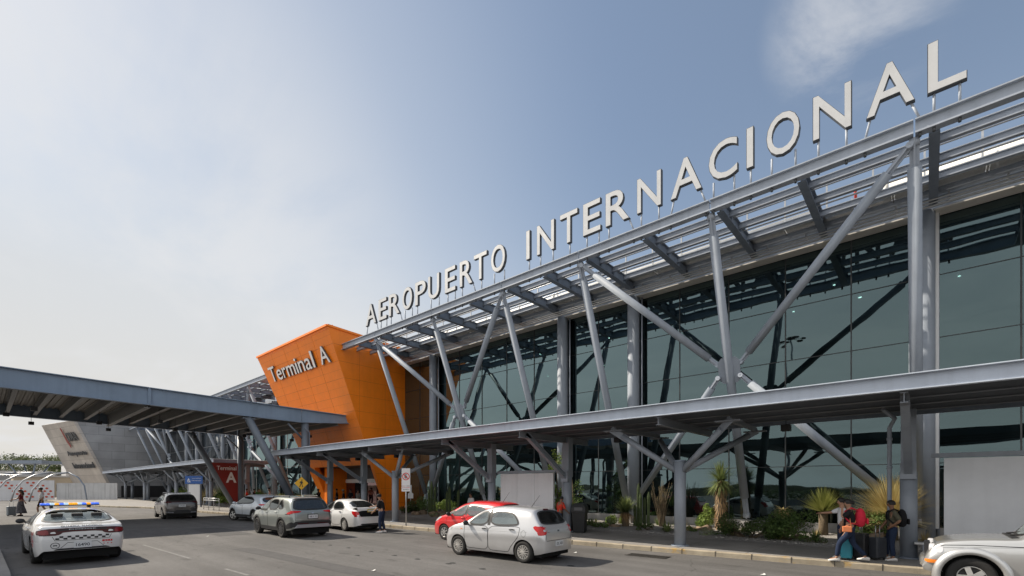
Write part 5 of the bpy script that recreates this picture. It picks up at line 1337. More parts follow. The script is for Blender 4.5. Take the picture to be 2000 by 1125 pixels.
def blade(mb, c, az, el, ln, w, droop, seg=3):
    d = Vector((math.cos(az)*math.cos(el), math.sin(az)*math.cos(el), math.sin(el))); side = Vector((-math.sin(az), math.cos(az), 0))
    p = Vector(c); vs = []
    for k in range(seg+1):
        t = k/seg; ww = w*(1-t)**.7*(1 if k else .7)
        vs += [p - side*ww, p + side*ww]
        d = (d + Vector((0,0,-droop/seg))).normalized(); p = p + d*ln/seg
    mb.add(vs, [(2*i,2*i+1,2*i+3,2*i+2) for i in range(seg)], False)
def rosette(mb, c, n, ln, w, e0, e1, droop, rnd, jl=.25):
    for _ in range(n): blade(mb, c, rnd.uniform(0,6.283), rnd.uniform(e0,e1), ln*rnd.uniform(1-jl,1+jl*.4), w, droop*rnd.uniform(.5,1.4))
def foliage(mb, lumps, n, size, rnd, shell=.55):
    tot = sum(l[3]*l[4] for l in lumps)
    for cx,cy,cz,rx,rz in lumps:
        for _ in range(int(n*rx*rz/tot)):
            while True:
                v = Vector((rnd.gauss(0,1),rnd.gauss(0,1),rnd.gauss(0,1)))
                if v.length > .1: break
            v.normalize(); r = rnd.uniform(shell,1.05)**.7
            p = Vector((cx+v.x*rx*r, cy+v.y*rx*r, cz+v.z*rz*r))
            if p.z < .14: continue
            a = Vector((rnd.gauss(0,1),rnd.gauss(0,1),rnd.gauss(0,.7))).normalized(); q = a.cross(v+Vector((.1,.2,.3))).normalized(); s_ = size*rnd.uniform(.6,1.3)
            mb.add([p-a*s_, p+q*s_*.45, p+a*s_, p-q*s_*.45], [(0,1,2,3)], False)
def plant_root(name, x, y, label, cat, group=None): return empty(name, (x,y,.16), label, cat, group)
def yucca_tree(x, y, h, tr, cr, label, seed=1, m='blade', lean=0, skirt=True, cut=-.9):
    rn = random.Random(seed); t = plant_root('yucca_tree', x, y, label, 'yucca'); top = Vector((x+lean,y,.16+h))
    g = MB(); pts = [Vector((x,y,.1)).lerp(top,k/8) + Vector((rn.uniform(-.02,.02),rn.uniform(-.02,.02),0)) for k in range(9)]; g.tube(pts, [tr*(1.1-.25*k/8)*rn.uniform(.92,1.06) for k in range(9)], 12); g.build('trunk','stem',t)
    if skirt:
        g = MB()
        for _ in range(520):
            u = rn.random(); p = Vector((x,y,.16)).lerp(top, u); a = rn.uniform(0,6.283); rr = tr*1.0
            blade(g, p+Vector((math.cos(a)*rr,math.sin(a)*rr,0)), a, R(-70+rn.uniform(-15,15)), rn.uniform(.18,.34), .012, .1, 2)
        g.build('dead_leaf_skirt','skirt',t)
    g = MB(); rosette(g, top+Vector((0,0,-.02)), 560, cr*1.1, .019, cut, 1.5, .30, rn); g.build('crown',m,t); return t
yucca_tree(-6.56,20.71,2.2,.20,.80,'tall yucca with a shaggy brown trunk and a spiky green head before the glass',1)
def dasy(x,y,h,tr,cr,label,m='blade_olive',seed=2,e0=.15,e1=1.5,n=420,w=.012,droop=.12,skirt=None,cat='desert plant'):
    rn = random.Random(seed); t = plant_root('desert_spoon',x,y,label,cat); top = Vector((x,y,.16+h))
    g = MB(); g.tube([(x,y,.08),(x,y,.16+h*.5),top],[tr*1.1,tr*.95,tr],12); g.build('trunk','stem',t)
    if skirt:
        g = MB(); rosette(g, top, skirt, cr*.8, .012, -1.35, -.1, .5, rn); g.build('dead_leaf_skirt','skirt',t)
    g = MB(); rosette(g, top, n, cr, w, e0, e1, droop, rn); g.build('crown',m,t); return t
dasy(-2.99,21.17,.95,.16,.98,'olive desert spoon plant fanning upward on a stubby scaly trunk',seed=3,e0=.25,e1=1.5,n=620,w=.019,droop=.08)
dasy(-.98,20.9,.85,.2,1.52,'huge golden dry grass tree behind the rearmost grey column',m='dry',seed=4,e0=-.15,e1=1.5,n=1600,w=.015,droop=.2)
dasy(-4.49,21.9,.95,.13,.5,'small withered grass tree with drooping straw leaves beside the glass',m='dry',seed=5,e0=-1.2,e1=.8,n=360,w=.014,droop=.7)
dasy(-10.56,19.9,.75,.16,.80,'spiky green yucca with a straw skirt to the left of the column cacti',m='blade',seed=6,e0=0,e1=1.5,n=420,w=.019,droop=.2,skirt=320)
dasy(-18.0,19.6,1.65,.10,.42,'slim yucca with a tan trunk beside the thick rear column',m='dry',seed=8,e0=-1,e1=1.4,n=200,w=.011,droop=.3)
def agave(x,y,r,label,m='blade',seed=1,n=60,w=.03,e0=.15,e1=1.4):
    rn = random.Random(seed); g = MB(); rosette(g,(x,y,.2),n,r,w,e0,e1,.15,rn); o = g.build('agave',m); tag(o,label,'agave'); return o
for i,(px,y,r,lab,m) in enumerate(((1303,18.9,.52,'small green agave at the foot of the forked column',  'blade'),(1432,19.0,.55,'yellow-green agave left of the dark low shrub','blade_olive'),(1592,19.4,.5,'green agave in front of the stubby desert spoon','blade'),(1190,19.8,.55,'grey-green agave among stones left of the spiky yucca','silverleaf'),(1425,20.2,.45,'dry agave beside the tall yucca trunk','dry'))):
    a = (px-1000)/920; t = y/(.662574*a+.748997); agave(t*(.748997*a-.662574), y, r, lab, m, 20+i)
def ocotillo(x,y,h,label,seed=9):
    rn = random.Random(seed); t = plant_root('ocotillo',x,y,label,'ocotillo'); g = MB(); lf = MB()
    for k in range(46):
        az = rn.uniform(0,6.283); sp = rn.uniform(.05,.55); p = Vector((x+rn.uniform(-.12,.12),y+rn.uniform(-.12,.12),.12)); pts=[p]
        hh = h*rn.uniform(.65,1.05)
        for q in range(1,6):
            u = q/5; pts.append(p + Vector((math.cos(az)*sp*u**1.3+rn.uniform(-.02,.02), math.sin(az)*sp*u**1.3, hh*u)))
        g.tube(pts,[.018,.016,.014,.012,.009,.005],5)
        for q in range(34):
            u = rn.uniform(.15,1); i = min(4,int(u*5)); c = pts[i].lerp(pts[i+1],u*5-i); a = rn.uniform(0,6.28); blade(lf,c,a,rn.uniform(-.2,1),.05 if u<.8 else .08,.010,0,1)
    g.build('stems','stem',t); lf.build('leaves','dryleaf',t); return t
M['dryleaf'] = leafmat('ocotillo_leaf',(0.174,0.160,0.058),(0.493,0.420,0.174))
ocotillo(-9.25,20.9,2.2,'ocotillo bundle of thin leafy stems left of the forked column')
def cactus(x,y,h,r,label,group,lean=(0,0)):
    g = MB(); rows = []; n = 20
    for k in range(9):
        u = k/8; z = .1+h*u; rr = r*(1 if u < .85 else math.sqrt(max(.02,1-((u-.85)/.16)**2)))*(.92+.1*math.sin(u*9))
        rows.append([Vector((x+lean[0]*u+rr*(1 if j%2 else .78)*math.cos(6.283*j/n), y+lean[1]*u+rr*(1 if j%2 else .78)*math.sin(6.283*j/n), z)) for j in range(n)])
    g.grid(rows,False,True); o = g.build('column_cactus','cactus'); tag(o,label,'cactus',group); return o
for px,y,zt_,lean in ((1246,20.3,2.35,.03),(1252,20.1,1.9,-.03),(1259,20.4,1.7,.0),(1266,20.2,1.95,.03),(1240,20.2,1.35,0)):
    a = (px-1000)/920; t = y/(.662574*a+.748997); cactus(t*(.748997*a-.662574),y,zt_-.2,.075,'ribbed column cactus in the clump beside the spiky yucca','cacti beside the spiky yucca',(lean,0))
for px,y,zt_,lean in ((843,19.8,2.55,-.0),(848,19.6,2.2,.1),(873,19.5,1.9,0),(879,19.4,2.2,-.06),(893,19.5,2.0,.12),(838,19.9,2.0,0)):
    a = (px-1000)/920; t = y/(.662574*a+.748997); cactus(t*(.748997*a-.662574),y,zt_-.2,.085,'tall ribbed column cactus in the bed behind the red hatchback','cacti behind the red hatchback',(lean,0))
def shrub(px, y, lumps, n, size, m, label, seed, cat='shrub'):
    a = (px-1000)/920; t = y/(.662574*a+.748997); x = t*(.748997*a-.662574); rn = random.Random(seed)
    r = plant_root('shrub',x,y,label,cat)
    g = MB()
    for l in lumps[:6]:
        for k in range(5): g.tube([(x+rn.uniform(-.08,.08),y,.1),(x+l[0]*.6+rn.uniform(-.1,.1),y+l[1]*.6,.1+l[2]*.6),(x+l[0]+rn.uniform(-.2,.2),y+l[1]+rn.uniform(-.2,.2),.1+l[2]*1.05)],[.018,.012,.005],5)
    g.build('stems','stem',r)
    g = MB(); foliage(g,[(x+l[0],y+l[1],.12+l[2],l[3],l[4]) for l in lumps],n,size,rn); g.build('leaves',m,r); return r
def lumps(w,h,n,seed,d=.5):
    rn = random.Random(seed); return [(rn.uniform(-w,w),rn.uniform(-d,d),rn.uniform(.35,.8)*h,rn.uniform(.22,.38)*max(h,.5),rn.uniform(.2,.36)*h) for _ in range(n)]
shrub(1378,21.3,[(0,0,.45,.36,.42),(-.2,.1,.35,.3,.3),(.22,0,.75,.22,.32),(.05,0,.95,.16,.3)],1500,.05,'leaf_lime','light green bushy shrub left of the shaggy yucca trunk',31)
shrub(1462,18.9,lumps(.85,1.0,11,32),3600,.045,'leaf_dark','dark spreading shrub at the front of the bed right of the tall yucca',33)
shrub(1535,19.0,lumps(.9,1.1,12,34),4200,.045,'leaf','broad feathery green shrub at the front of the bed below the withered grass tree',35)
shrub(1697,20.6,lumps(.5,1.1,8,36),2000,.055,'leaf','green shrub between the walking woman and the golden grass tree',37)
shrub(1381,18.7,[(0,0,.2,.3,.2)],420,.03,'silverleaf','small grey-green cushion plant at the bed edge',38)
shrub(1582,18.7,[(0,0,.2,.32,.22),(.3,0,.15,.22,.16)],450,.035,'leaf_dark','low dark cushion plant beside the pavement',39)
shrub(1165,19.2,lumps(.7,.4,6,40),900,.04,'leaf','low green ground shrub behind the black litter bin',41)
shrub(1200,20.6,lumps(.6,.75,5,42),900,.05,'leaf_lime','grassy lime shrub left of the spiky yucca',43)
shrub(1275,19.2,lumps(.5,.4,5,44),700,.04,'leaf_dark','low dark shrub below the column cacti',45)
shrub(1345,19.6,lumps(.3,.3,3,46),300,.04,'leaf','small green tuft right of the forked column',47)
shrub(812,20.4,lumps(.5,1.0,6,48),1200,.06,'leaf_dark','dark rounded shrub in the bed behind the no-parking sign',49)
shrub(826,20.6,lumps(.6,1.25,7,50),1300,.06,'leaf','tall mid-green shrub left of the cacti behind the red hatchback',51)
shrub(868,20.5,lumps(.6,1.1,7,52),1300,.06,'leaf_lime','lime shrub wrapped around the cacti behind the red hatchback',53)
shrub(938,19.8,lumps(.3,.9,5,54),700,.06,'leaf_lime','lime shrub beside the slim tan yucca',55)
shrub(785,19.6,lumps(.6,.7,5,56),800,.05,'leaf_dark','dark low shrub at the foot of the orange portal',57)
shrub(855,18.9,lumps(.8,.35,6,58),700,.04,'silverleaf','low grey-green ground cover before the cacti behind the red hatchback',59)
shrub(1000,19.5,lumps(.8,.6,6,60),700,.05,'leaf','green shrub behind the blank white board',61)
# slim young tree beside a rear column
def small_tree(px,y,h,label,seed,m='leaf_lime',n=1500):
    a = (px-1000)/920; t = y/(.662574*a+.748997); x = t*(.748997*a-.662574); rn = random.Random(seed); r = plant_root('young_tree',x,y,label,'tree')
    g = MB(); g.tube([(x,y,.1),(x+.05,y,h*.5),(x-.02,y,h*.95)],[.05,.035,.012],8); lf=[]
    for k in range(16):
        z = h*rn.uniform(.2,.97); az = rn.uniform(0,6.28); ln = rn.uniform(.2,.5); e = Vector((x+math.cos(az)*ln,y+math.sin(az)*ln,z+.2)); g.tube([(x,y,z-.1),e],[.014,.006],5); lf.append((e.x,e.y,e.z,.26,.28))
    g.build('trunk','stem',r); g = MB(); foliage(g,lf,n,.06,rn,.1); g.build('crown',m,r); return r
small_tree(1087,19.2,3.6,'slim young tree with yellow-green leaves behind the right end of the white board',71)
small_tree(1118,20.4,2.6,'thin small tree half hidden behind the rear column with the downpipe',72,'leaf',700)
def rock(px,y,s,label,seed,fl=.6):
    a = (px-1000)/920; t = y/(.662574*a+.748997); x = t*(.748997*a-.662574); rn = random.Random(seed)
    g = MB(); g.sphere((x,y,.18+s*fl*.35),s,12,8,(1.25,.9,fl)); vs=[]
    for v in g.v:
        q = Vector(v)-Vector((x,y,.18)); f = 1+.28*math.sin(q.x*7/s*.6+seed)*math.cos(q.z*6/s*.6+seed*2)+rn.uniform(-.05,.05); vs.append(tuple(Vector((x,y,.18))+q*f))
    g.v = vs; o = g.build('rock','rock'); tag(o,label,'rock'); return o
for i,(px,y,s,l) in enumerate(((1375,20.3,.30,'brown boulder left of the shaggy yucca trunk'),(1354,20.2,.2,'smaller brown rock beside the boulder near the tall yucca'),(1692,19.6,.42,'pale tan boulder behind the suitcases'),(1566,19.5,.22,'dark stone between the feathery shrub and the desert spoon'),(1201,19.4,.2,'tan stone below the spiky yucca'),(1188,19.5,.18,'round tan stone beside the grey-green agave'),(1158,19.9,.22,'brown stone behind the litter bin'),(824,19.7,.35,'upright tan rock behind the no-parking sign'),(812,19.2,.3,'low dark rock at the bed edge near the no-parking sign'),(858,19.6,.55,'flat tan boulder at the foot of the cacti behind the red hatchback'),(850,18.7,.25,'small brown rock at the bed edge left of the red hatchback'),(866,18.6,.28,'rough brown rock just behind the bonnet of the red hatchback'))):
    rock(px,y,s,l,i+3,.45 if i==9 else .65)
# planting along the far wing: grasses and shrubs as individual clumps
rn0 = random.Random(5)
FARL = ['straw coloured grass clump behind the hand rail','lime green bush beside the red triangular sign','tall grass clump behind the red triangular sign','dark bush under the far canopy','olive bush near the far canopy columns','dry grass clump left of the raking leg','bright green bush behind the hand rail','pale grass clump beyond the blue access sign']
for i,(px,y,h,m) in enumerate(((402,17.9,1.2,'dry'),(440,17.6,1.1,'leaf_lime'),(432,18.8,2.2,'blade'),(345,18.8,1.6,'leaf_dark'),(362,18.4,2.2,'leaf_lime'),(480,19.5,1.4,'dry'),(420,17.8,1.2,'leaf'),(408,19.5,1.8,'dry'))):
    a = (px-1000)/920; t = y/(.662574*a+.748997); x = t*(.748997*a-.662574)
    if m in ('dry','blade'):
        g = MB(); rr = random.Random(80+i)
        for k in range(6): rosette(g,(x+rr.uniform(-.8,.8),y+rr.uniform(-.4,.4),.15),90,h,.02,.5,1.5,.2,rr)
        tag(g.build('grass_clump',m),FARL[i],'grass clump')
    else: shrub(px,y,lumps(.9,h,8,90+i,.5),900,.10,m,FARL[i],100+i)
for i,(px,y,m,l) in enumerate(((560,19.5,'blade','tall green grass clump left of the orange portal'),(520,18.9,'dry','dry grass clump under the end of the far canopy'),(545,20.3,'blade_olive','olive grass clump beside the raking column'))):
    a = (px-1000)/920; t = y/(.662574*a+.748997); x = t*(.748997*a-.662574); g = MB(); rr = random.Random(180+i)
    for k in range(5): rosette(g,(x+rr.uniform(-.8,.8),y+rr.uniform(-.3,.3),.15),80,1.3,.02,.5,1.5,.2,rr)
    tag(g.build('grass_clump',m),l,'grass clump')

# small tufts that fill the bed
rt_ = random.Random(61)
for k in range(34):
    x = rt_.uniform(-27,1.5); y = rt_.uniform(18.5,21.6); m_ = rt_.choice(('blade','dry','silverleaf','leaf','blade_olive')); g = MB()
    if m_ in ('leaf','silverleaf'): foliage(g,[(x,y,.25,.28,.2),(x+.2,y+.1,.22,.2,.15)],220,.035,rt_,.2)
    else: rosette(g,(x,y,.18),70,rt_.uniform(.3,.55),.012,.3,1.5,.3,rt_)
    tag(g.build('ground_tuft',m_),'small tuft growing in the gravel among the larger desert plants','ground plant','small tufts in the gravel bed')
# ------------------------------------------------------------------ far left: stone-clad wedge building, hoarding, shelters, trees
def panelmat(name, col, su, sv, axes, dark=.8):
    m = bpy.data.materials.new(name); m.use_nodes = True; nt = m.node_tree; N = nt.nodes; L = nt.links; b = N['Principled BSDF']
    tc = N.new('ShaderNodeTexCoord'); sp = N.new('ShaderNodeSeparateXYZ'); L.new(tc.outputs['Object'], sp.inputs[0]); cb = N.new('ShaderNodeCombineXYZ')
    L.new(sp.outputs[axes[0]], cb.inputs[0]); L.new(sp.outputs[axes[1]], cb.inputs[1])
    br = N.new('ShaderNodeTexBrick'); br.offset = .5; br.inputs['Scale'].default_value = 1; br.inputs['Brick Width'].default_value = su; br.inputs['Row Height'].default_value = sv
    br.inputs['Mortar Size'].default_value = .02; br.inputs['Color1'].default_value = (*col,1); br.inputs['Color2'].default_value = (*[c*dark for c in col],1); br.inputs['Mortar'].default_value = (*[c*.45 for c in col],1)
    L.new(cb.outputs[0], br.inputs['Vector'])
    n = N.new('ShaderNodeTexNoise'); n.inputs['Scale'].default_value = .35; n.inputs['Detail'].default_value = 8; L.new(tc.outputs['Object'], n.inputs['Vector'])
    r = N.new('ShaderNodeMapRange'); r.inputs[1].default_value=.3; r.inputs[2].default_value=.7; r.inputs[3].default_value=.8; r.inputs[4].default_value=1.12; L.new(n.outputs['Fac'], r.inputs[0])
    v = N.new('ShaderNodeVectorMath'); v.operation = 'SCALE'; L.new(br.outputs['Color'], v.inputs[0]); L.new(r.outputs[0], v.inputs['Scale']); L.new(v.outputs[0], b.inputs['Base Color'])
    b.inputs['Roughness'].default_value = .6; return m
M['stone_front'] = panelmat('pale_stone_panels',(.56,.51,.46),3.6,1.35,('X','Z'),.88); M['stone_side'] = panelmat('grey_metal_panels',(.33,.335,.345),3.4,1.35,('Y','Z'),.82)
wb_ = empty('wedge_building',(-112,15,0),'pale stone-clad leaning building with dark lettering at the far left','building')
A = Vector((-120,7.4,13.1)); B = Vector((-104.5,10.1,12.9)); Cc = Vector((-104.5,15.35,.1)); D = Vector((-119.4,12.6,.1))
bk = [Vector((-120,30,13.1)),Vector((-104.5,30,12.9)),Vector((-104.5,30,.1)),Vector((-119.4,30,.1))]
g = MB(); g.add([A,B,Cc,D],[(0,1,2,3)]); nb = (B-A).cross(D-A).normalized(); 
if nb.y > 0: nb = -nb
g.add([p-nb*.4 for p in (A,B,Cc,D)],[(3,2,1,0)]); 
for i in range(4):
    q = [A,B,Cc,D]; a,b = q[i],q[(i+1)%4]; g.add([a,b,b-nb*.4,a-nb*.4],[(0,1,2,3)])
g.build('front_wall','stone_front',wb_)
g = MB(); e = Vector((-.02,0,0)); P4 = [B-nb*.42+e,bk[1]+e,bk[2]+e,Cc-nb*.42+e]; g.add(P4+[p+Vector((-.4,0,0)) for p in P4],[(0,1,2,3),(7,6,5,4),(0,4,5,1),(1,5,6,2),(2,6,7,3),(3,7,4,0)]); g.build('side_wall','stone_side',wb_)
g = MB(); P4 = [A-nb*.42,bk[0],bk[3],D-nb*.42]; g.add(P4+[p+Vector((.4,0,0)) for p in P4],[(0,1,2,3),(7,6,5,4),(0,4,5,1),(1,5,6,2),(2,6,7,3),(3,7,4,0)]); g.build('side_wall','stone_side',wb_)
g = MB(); P4 = [A-nb*.42,B-nb*.42,bk[1],bk[0]]; g.add([p-Vector((0,0,.03)) for p in P4]+[p-Vector((0,0,.3)) for p in P4],[(0,1,2,3),(7,6,5,4),(0,4,5,1),(1,5,6,2),(2,6,7,3),(3,7,4,0)]); g.build('roof','roofing',wb_)
g = MB(); g.box(-104.49,-104.2,16.2,22.5,.1,2.2); g.build('dark_base','carglass' if False else 'trim',wb_)
def onw(u0,v0):
    ud = (B-A).normalized(); vd = (A-D).normalized()
    O = D.lerp(Cc,.0)
    def f(u,v,d): 
        vv = (v0+v)/13.6; left = D.lerp(A,vv); right = Cc.lerp(B,vv); return left.lerp(right,(u0+u)/15.)+nb*(.02+d+.15)
    return f
for txt,u0,v0,h,w,m in (('OMA',9.2,10.3,1.5,4.4,'letter_side'),('Aeropuerto',5.6,7.6,1.05,8.4,'letter_side'),('Internacional',5.3,5.5,1.05,9.0,'letter_side')):
    text_mesh(txt,onw(u0,v0),h,.012,.12,w).build('lettering',m,wb_)
g = MB(); g.prism([(8.4,12.6),(8.75,12.7),(8.9,10.6),(9.2,9.6),(8.8,9.2),(8.3,10.2)],lambda u,v,d:onw(0,0)(u,v,d),0,.08); g.build('red_emblem',mat('emblem_red',(.30,.06,.05),.5),wb_)
# hoarding of plain panels, and a white one with red dots
def panel_wall(name,p0,p1,z1,n,m,label,cat,post=True):
    r = empty(name,((p0[0]+p1[0])/2,(p0[1]+p1[1])/2,0),label,cat); p0 = Vector((*p0,0)); p1 = Vector((*p1,0)); d = (p1-p0); nn = Vector((d.y,-d.x,0)).normalized()
    for k in range(n):
        a = p0.lerp(p1,k/n+.002); b = p0.lerp(p1,(k+1)/n-.002); g = MB(); g.add([a,b,b+Vector((0,0,z1)),a+Vector((0,0,z1))]+[q-nn*.06 for q in (a,b,b+Vector((0,0,z1)),a+Vector((0,0,z1)))],[(0,1,2,3),(7,6,5,4),(0,4,5,1),(1,5,6,2),(2,6,7,3),(3,7,4,0)]); g.build('panel',m,r)
    return r,p0,p1,nn
M['hoard'] = mat('hoarding_panel',(.50,.50,.50),.6,0,.3,.14,.5,streak=.25); M['hoardw'] = mat('hoarding_white',(.62,.62,.63),.55,0,.3,.06,.6,streak=.08)
panel_wall('hoarding',(-97.3,7.6),(-90.5,13.6),2.6,5,'hoard','plain pale grey hoarding panels right of the dotted white hoarding','hoarding')
hd,p0,p1,nn = panel_wall('hoarding',(-112,-6),(-97.6,7.4),3.0,4,'hoardw','white hoarding printed with red dots behind the walking couple','hoarding')
M['dotred'] = mat('dot_red',(.48,.07,.03),.5)
dd = (p1-p0).normalized(); Lh = (p1-p0).length
for cx0,sgn in ((Lh-7.6,1),(Lh-3.9,1)):
    for r_ in range(6):
        for c in range(3):
            u = cx0 + c*.85 + r_*.55; z = 2.65-.42*r_
            if u > Lh-.3 or (r_==0 and c==2): continue
            c0 = p0+dd*u+Vector((0,0,z))+nn*.012; g = MB(); pr=[]
            for k in range(12): pr.append(c0+dd*.22*math.cos(k/12*6.283)+Vector((0,0,(.14)*math.sin(k/12*6.283))))
            g.add(pr+[q+nn*.01 for q in pr],[tuple(range(12,24))]+[(i,(i+1)%12,(i+1)%12+12,i+12) for i in range(12)]); g.build('printed_dot','dotred',hd)
text_mesh('A /',lambda u,v,d: p0+dd*(Lh-11.6+u)+Vector((0,0,1.2+v))+nn*(.02+d),1.1,.02,.005,2.2).build('lettering','dotred',hd)
def lowblock(name,x0,x1,y0,y1,h,m,label):
    r = empty(name,((x0+x1)/2,(y0+y1)/2,0),label,'building'); g = MB(); g.box(x0,x1,y0,y1,-.1,h); g.build('wall',m,r); g = MB(); g.box(x0-.15,x1+.15,y0-.15,y1+.15,h+.002,h+.3); g.build('roof','roofing',r)
    g = MB(); g.box(x1+.002,x1+.03,y0+1,y0+2.2,.1,2.1); g.build('door','galv',r)
    for k in range(3): g = MB(); g.box(x1+.002,x1+.03,lerp(y0,y1,.3+.2*k),lerp(y0,y1,.3+.2*k)+1.4,1.2,2.4); g.build('window','trim',r)
M['beige'] = mat('beige_render',(.50,.42,.32),.85,0,.2,.1,.5); M['greywall'] = mat('grey_render',(.30,.30,.30),.85,0,.2,.1,.5)
lowblock('low_building',-132,-122,4,15,3.8,'beige','low beige building behind the hoarding')
lowblock('low_building',-165,-150,-14,11,5.2,'greywall','long low grey building behind the bus shelters')
lowblock('low_building',-150,-141,12.5,15.5,7.0,'hoardw','small pale block between the trees and the leaning building')
# shelters
sh = empty('bus_shelter',(-126,5.5,0),'flat grey shelter roof on splayed struts beyond the hoarding','shelter')
rd = Vector((.749,.663,0)); fd = Vector((-.663,.749,0)); c0 = Vector((-126.5,6.3,0))
def sl(u,f,z): return c0+rd*u+fd*f+Vector((0,0,z))
g = MB(); g.add([sl(u,f,z) for z in (6.3,6.9) for u,f in ((-3.6,-2),(4.2,-2),(4.2,2),(-3.6,2))],[(0,3,2,1),(4,5,6,7),(0,1,5,4),(1,2,6,5),(2,3,7,6),(3,0,4,7)]); g.build('roof','steel_dark',sh)
for u in (-2.6,2.4):
    for f in (-1.4,1.4): g = MB(); g.tube([sl(-.1 if u<0 else .1,0,1.8),sl(u,f,6.3)],.14,8); g.build('strut','steel_dark',sh)
g = MB(); g.tube([sl(0,0,0),sl(0,0,2.0)],.3,12); g.build('column','steel_dark',sh)
sh2 = empty('bicycle_shelter',(-86,3,0),'open shelter of curved pale steel hoops before the dotted hoarding','shelter'); c0 = Vector((-95.6,3.5,0))
for u in (-7.2,-4.6,-2.0,.4,2.9):
    g = MB(); g.tube([sl(u-1.7*0-.0,-1.2,0),sl(u+.25,-1.0,1.6),sl(u+.8,-.4,2.9),sl(u+1.5,.6,3.75),sl(u+2.4,2.0,4.1)],.10,8); g.build('hoop','galv',sh2)
for f,z,du in ((2.0,4.1,2.4),(.5,3.7,1.45)): g = MB(); g.tube([sl(-9.5+du,f,z),sl(2.9+du,f,z)],.06,6); g.build('rail','galv',sh2)
g = MB(); g.tube([sl(5.3,2.0,4.1),sl(6.5,2.2,3.4),sl(7.3,2.3,2.2),sl(7.6,2.4,0)],.09,8); g.build('rear_hoop','steel_dark',sh2)
# trees
def tree(x,y,h,cr,label,seed,m='leaf_far',n=1500,group='trees beyond the shelters'):
    rn = random.Random(seed); r = empty('broadleaf_tree',(x,y,0),label,'tree',group); g = MB(); th = h*.45
    g.tube([(x,y,-.1),(x+.1,y,th*.6),(x,y,th)],[.28,.22,.17],8); ls=[]
    for k in range(13):
        az = rn.uniform(0,6.28); rr = cr*rn.uniform(.35,.95); e = Vector((x+math.cos(az)*rr,y+math.sin(az)*rr,h*rn.uniform(.55,.93))); g.tube([(x,y,th*.9),Vector((x,y,th)).lerp(e,.55)+Vector((0,0,.3)),e],[.12,.07,.025],6); ls.append((e.x,e.y,e.z,cr*rn.uniform(.26,.42),cr*rn.uniform(.16,.3)))
    g.build('trunk','stem',r); g = MB(); foliage(g,ls,n,.30,rn,.15); g.build('crown',m,r); return r
TL_ = ['pale olive tree with an airy crown behind the flat shelter roof','thin feathery tree at the left edge of the frame','dense green tree against the leaning building','broad olive tree left of the tall lamp post','grey-green tree between the flat shelter and the pale block','low green tree close to the leaning building']
for i,(px,t,h,cr) in enumerate(((60,150,13.0,6.5),(2,140,12.0,6),(128,150,11.0,5),(28,165,13.5,6.5),(95,160,12.6,6.5),(112,140,10.6,4.6))):
    a = (px-1000)/920; tree(t*(.748997*a-.662574),t*(.662574*a+.748997),h,cr,TL_[i],200+i)
def mast(x,y,h,label,s=1.):
    r = empty('light_mast',(x,y,0),label,'lamp'); g = MB(); g.tube([(x,y,-.1),(x,y,h)],[.22*s,.12*s],10); g.build('pole','steel_dark',r)
    for k in range(6):
        a = k/6*6.283; e = Vector((x+math.cos(a)*1.9*s,y+math.sin(a)*1.9*s,h-.3)); g = MB(); g.tube([(x,y,h-.1),e],.05*s,6); g.sphere(e,.55*s,10,6,(1,1,.35)); g.build('lamp_head','dark',r)
    g = MB(); g.sphere((x,y,h),.7*s,10,6,(1,1,.5)); g.build('hub','dark',r)
a=(26-1000)/920; mast(170*(.748997*a-.662574),170*(.662574*a+.748997),14.0,'slender lamp post rising above the far trees',.45)
# ------------------------------------------------------------------ things on the other side of the road (seen only in the glass)
mast(-17,-40,25,'tall floodlight mast across the road, mirrored in the glass wall',1.0)
rn = random.Random(77)
g = MB(); rows=[]
for j in range(2):
    rows.append([Vector((-260+10*i, -95-(6 if j else 0), (1.5+.8*math.sin(i*.37)+.7*math.sin(i*.9)+rn.uniform(-.4,.4)) if j else -.1)) for i in range(45)])
rows.append([Vector((p.x,p.y-30,-.1)) for p in rows[1]]); g.grid(rows,False); struct(g,'hills',mat('scrub_hill',(.035,.04,.025),.95,0,.1,.4,.3),fix=False)
for i,(x,y,w) in enumerate(((-26,-9.5,9),(-12,-10.5,10),(2,-9.8,11),(16,-10,9))):  # added hedges give the lower glass something dark to reflect
    r = empty('hedge',(x,y,0),'clipped dark hedge added across the road as a dark reflection in the glass','hedge','hedges added across the road'); g = MB(); g.box(x-w/2,x+w/2,y-.5,y+.5,-.05,.5); g.build('planter_wall','plinth',r)
    g = MB(); foliage(g,[(x-w/2+.6+k*1.05,y,1.05+rn.uniform(-.1,.15),.85,.7) for k in range(int(w/1.05))],2600,.12,rn,.4); g.build('leaves','leaf_dark',r)
# ------------------------------------------------------------------ signs, boards, furniture
def on(px, y): a = (px-1000)/920; t = y/(.662574*a+.748997); return t*(.748997*a-.662574)
CAMR = Vector((.749,.663,0))
def facing(x, y, z, ang):      # sign-local frame: u right, v up, d towards viewer; ang = direction the sign faces (deg)
    n = Vector((math.cos(R(ang)),math.sin(R(ang)),0)); r = Vector((-n.y,n.x,0))
    return lambda u,v,d: Vector((x,y,z))+r*u+Vector((0,0,v))+n*d
def disc(mb,f,r0,r1,d0,d1,n=28,u0=0,v0=0):
    for k in range(n):
        a=6.2832*k/n; b=6.2832*(k+1)/n; q=[(r0,a),(r1,a),(r1,b),(r0,b)]
        mb.add([f(u0+r*math.cos(t),v0+r*math.sin(t),d1) for r,t in q],[(0,1,2,3)])
M['signwhite'] = mat('sign_white',(.74,.74,.74),.4,0,.5,.04,4); M['signblack']=mat('sign_black',(.015,.015,.015),.5); M['signredp']=mat('sign_red_print',(.60,.02,.02),.4); M['signyel']=mat('sign_yellow',(.78,.42,.01),.4); M['signblue']=mat('sign_blue',(.02,.10,.36),.4)
x,y = -19.46,13.95+.1
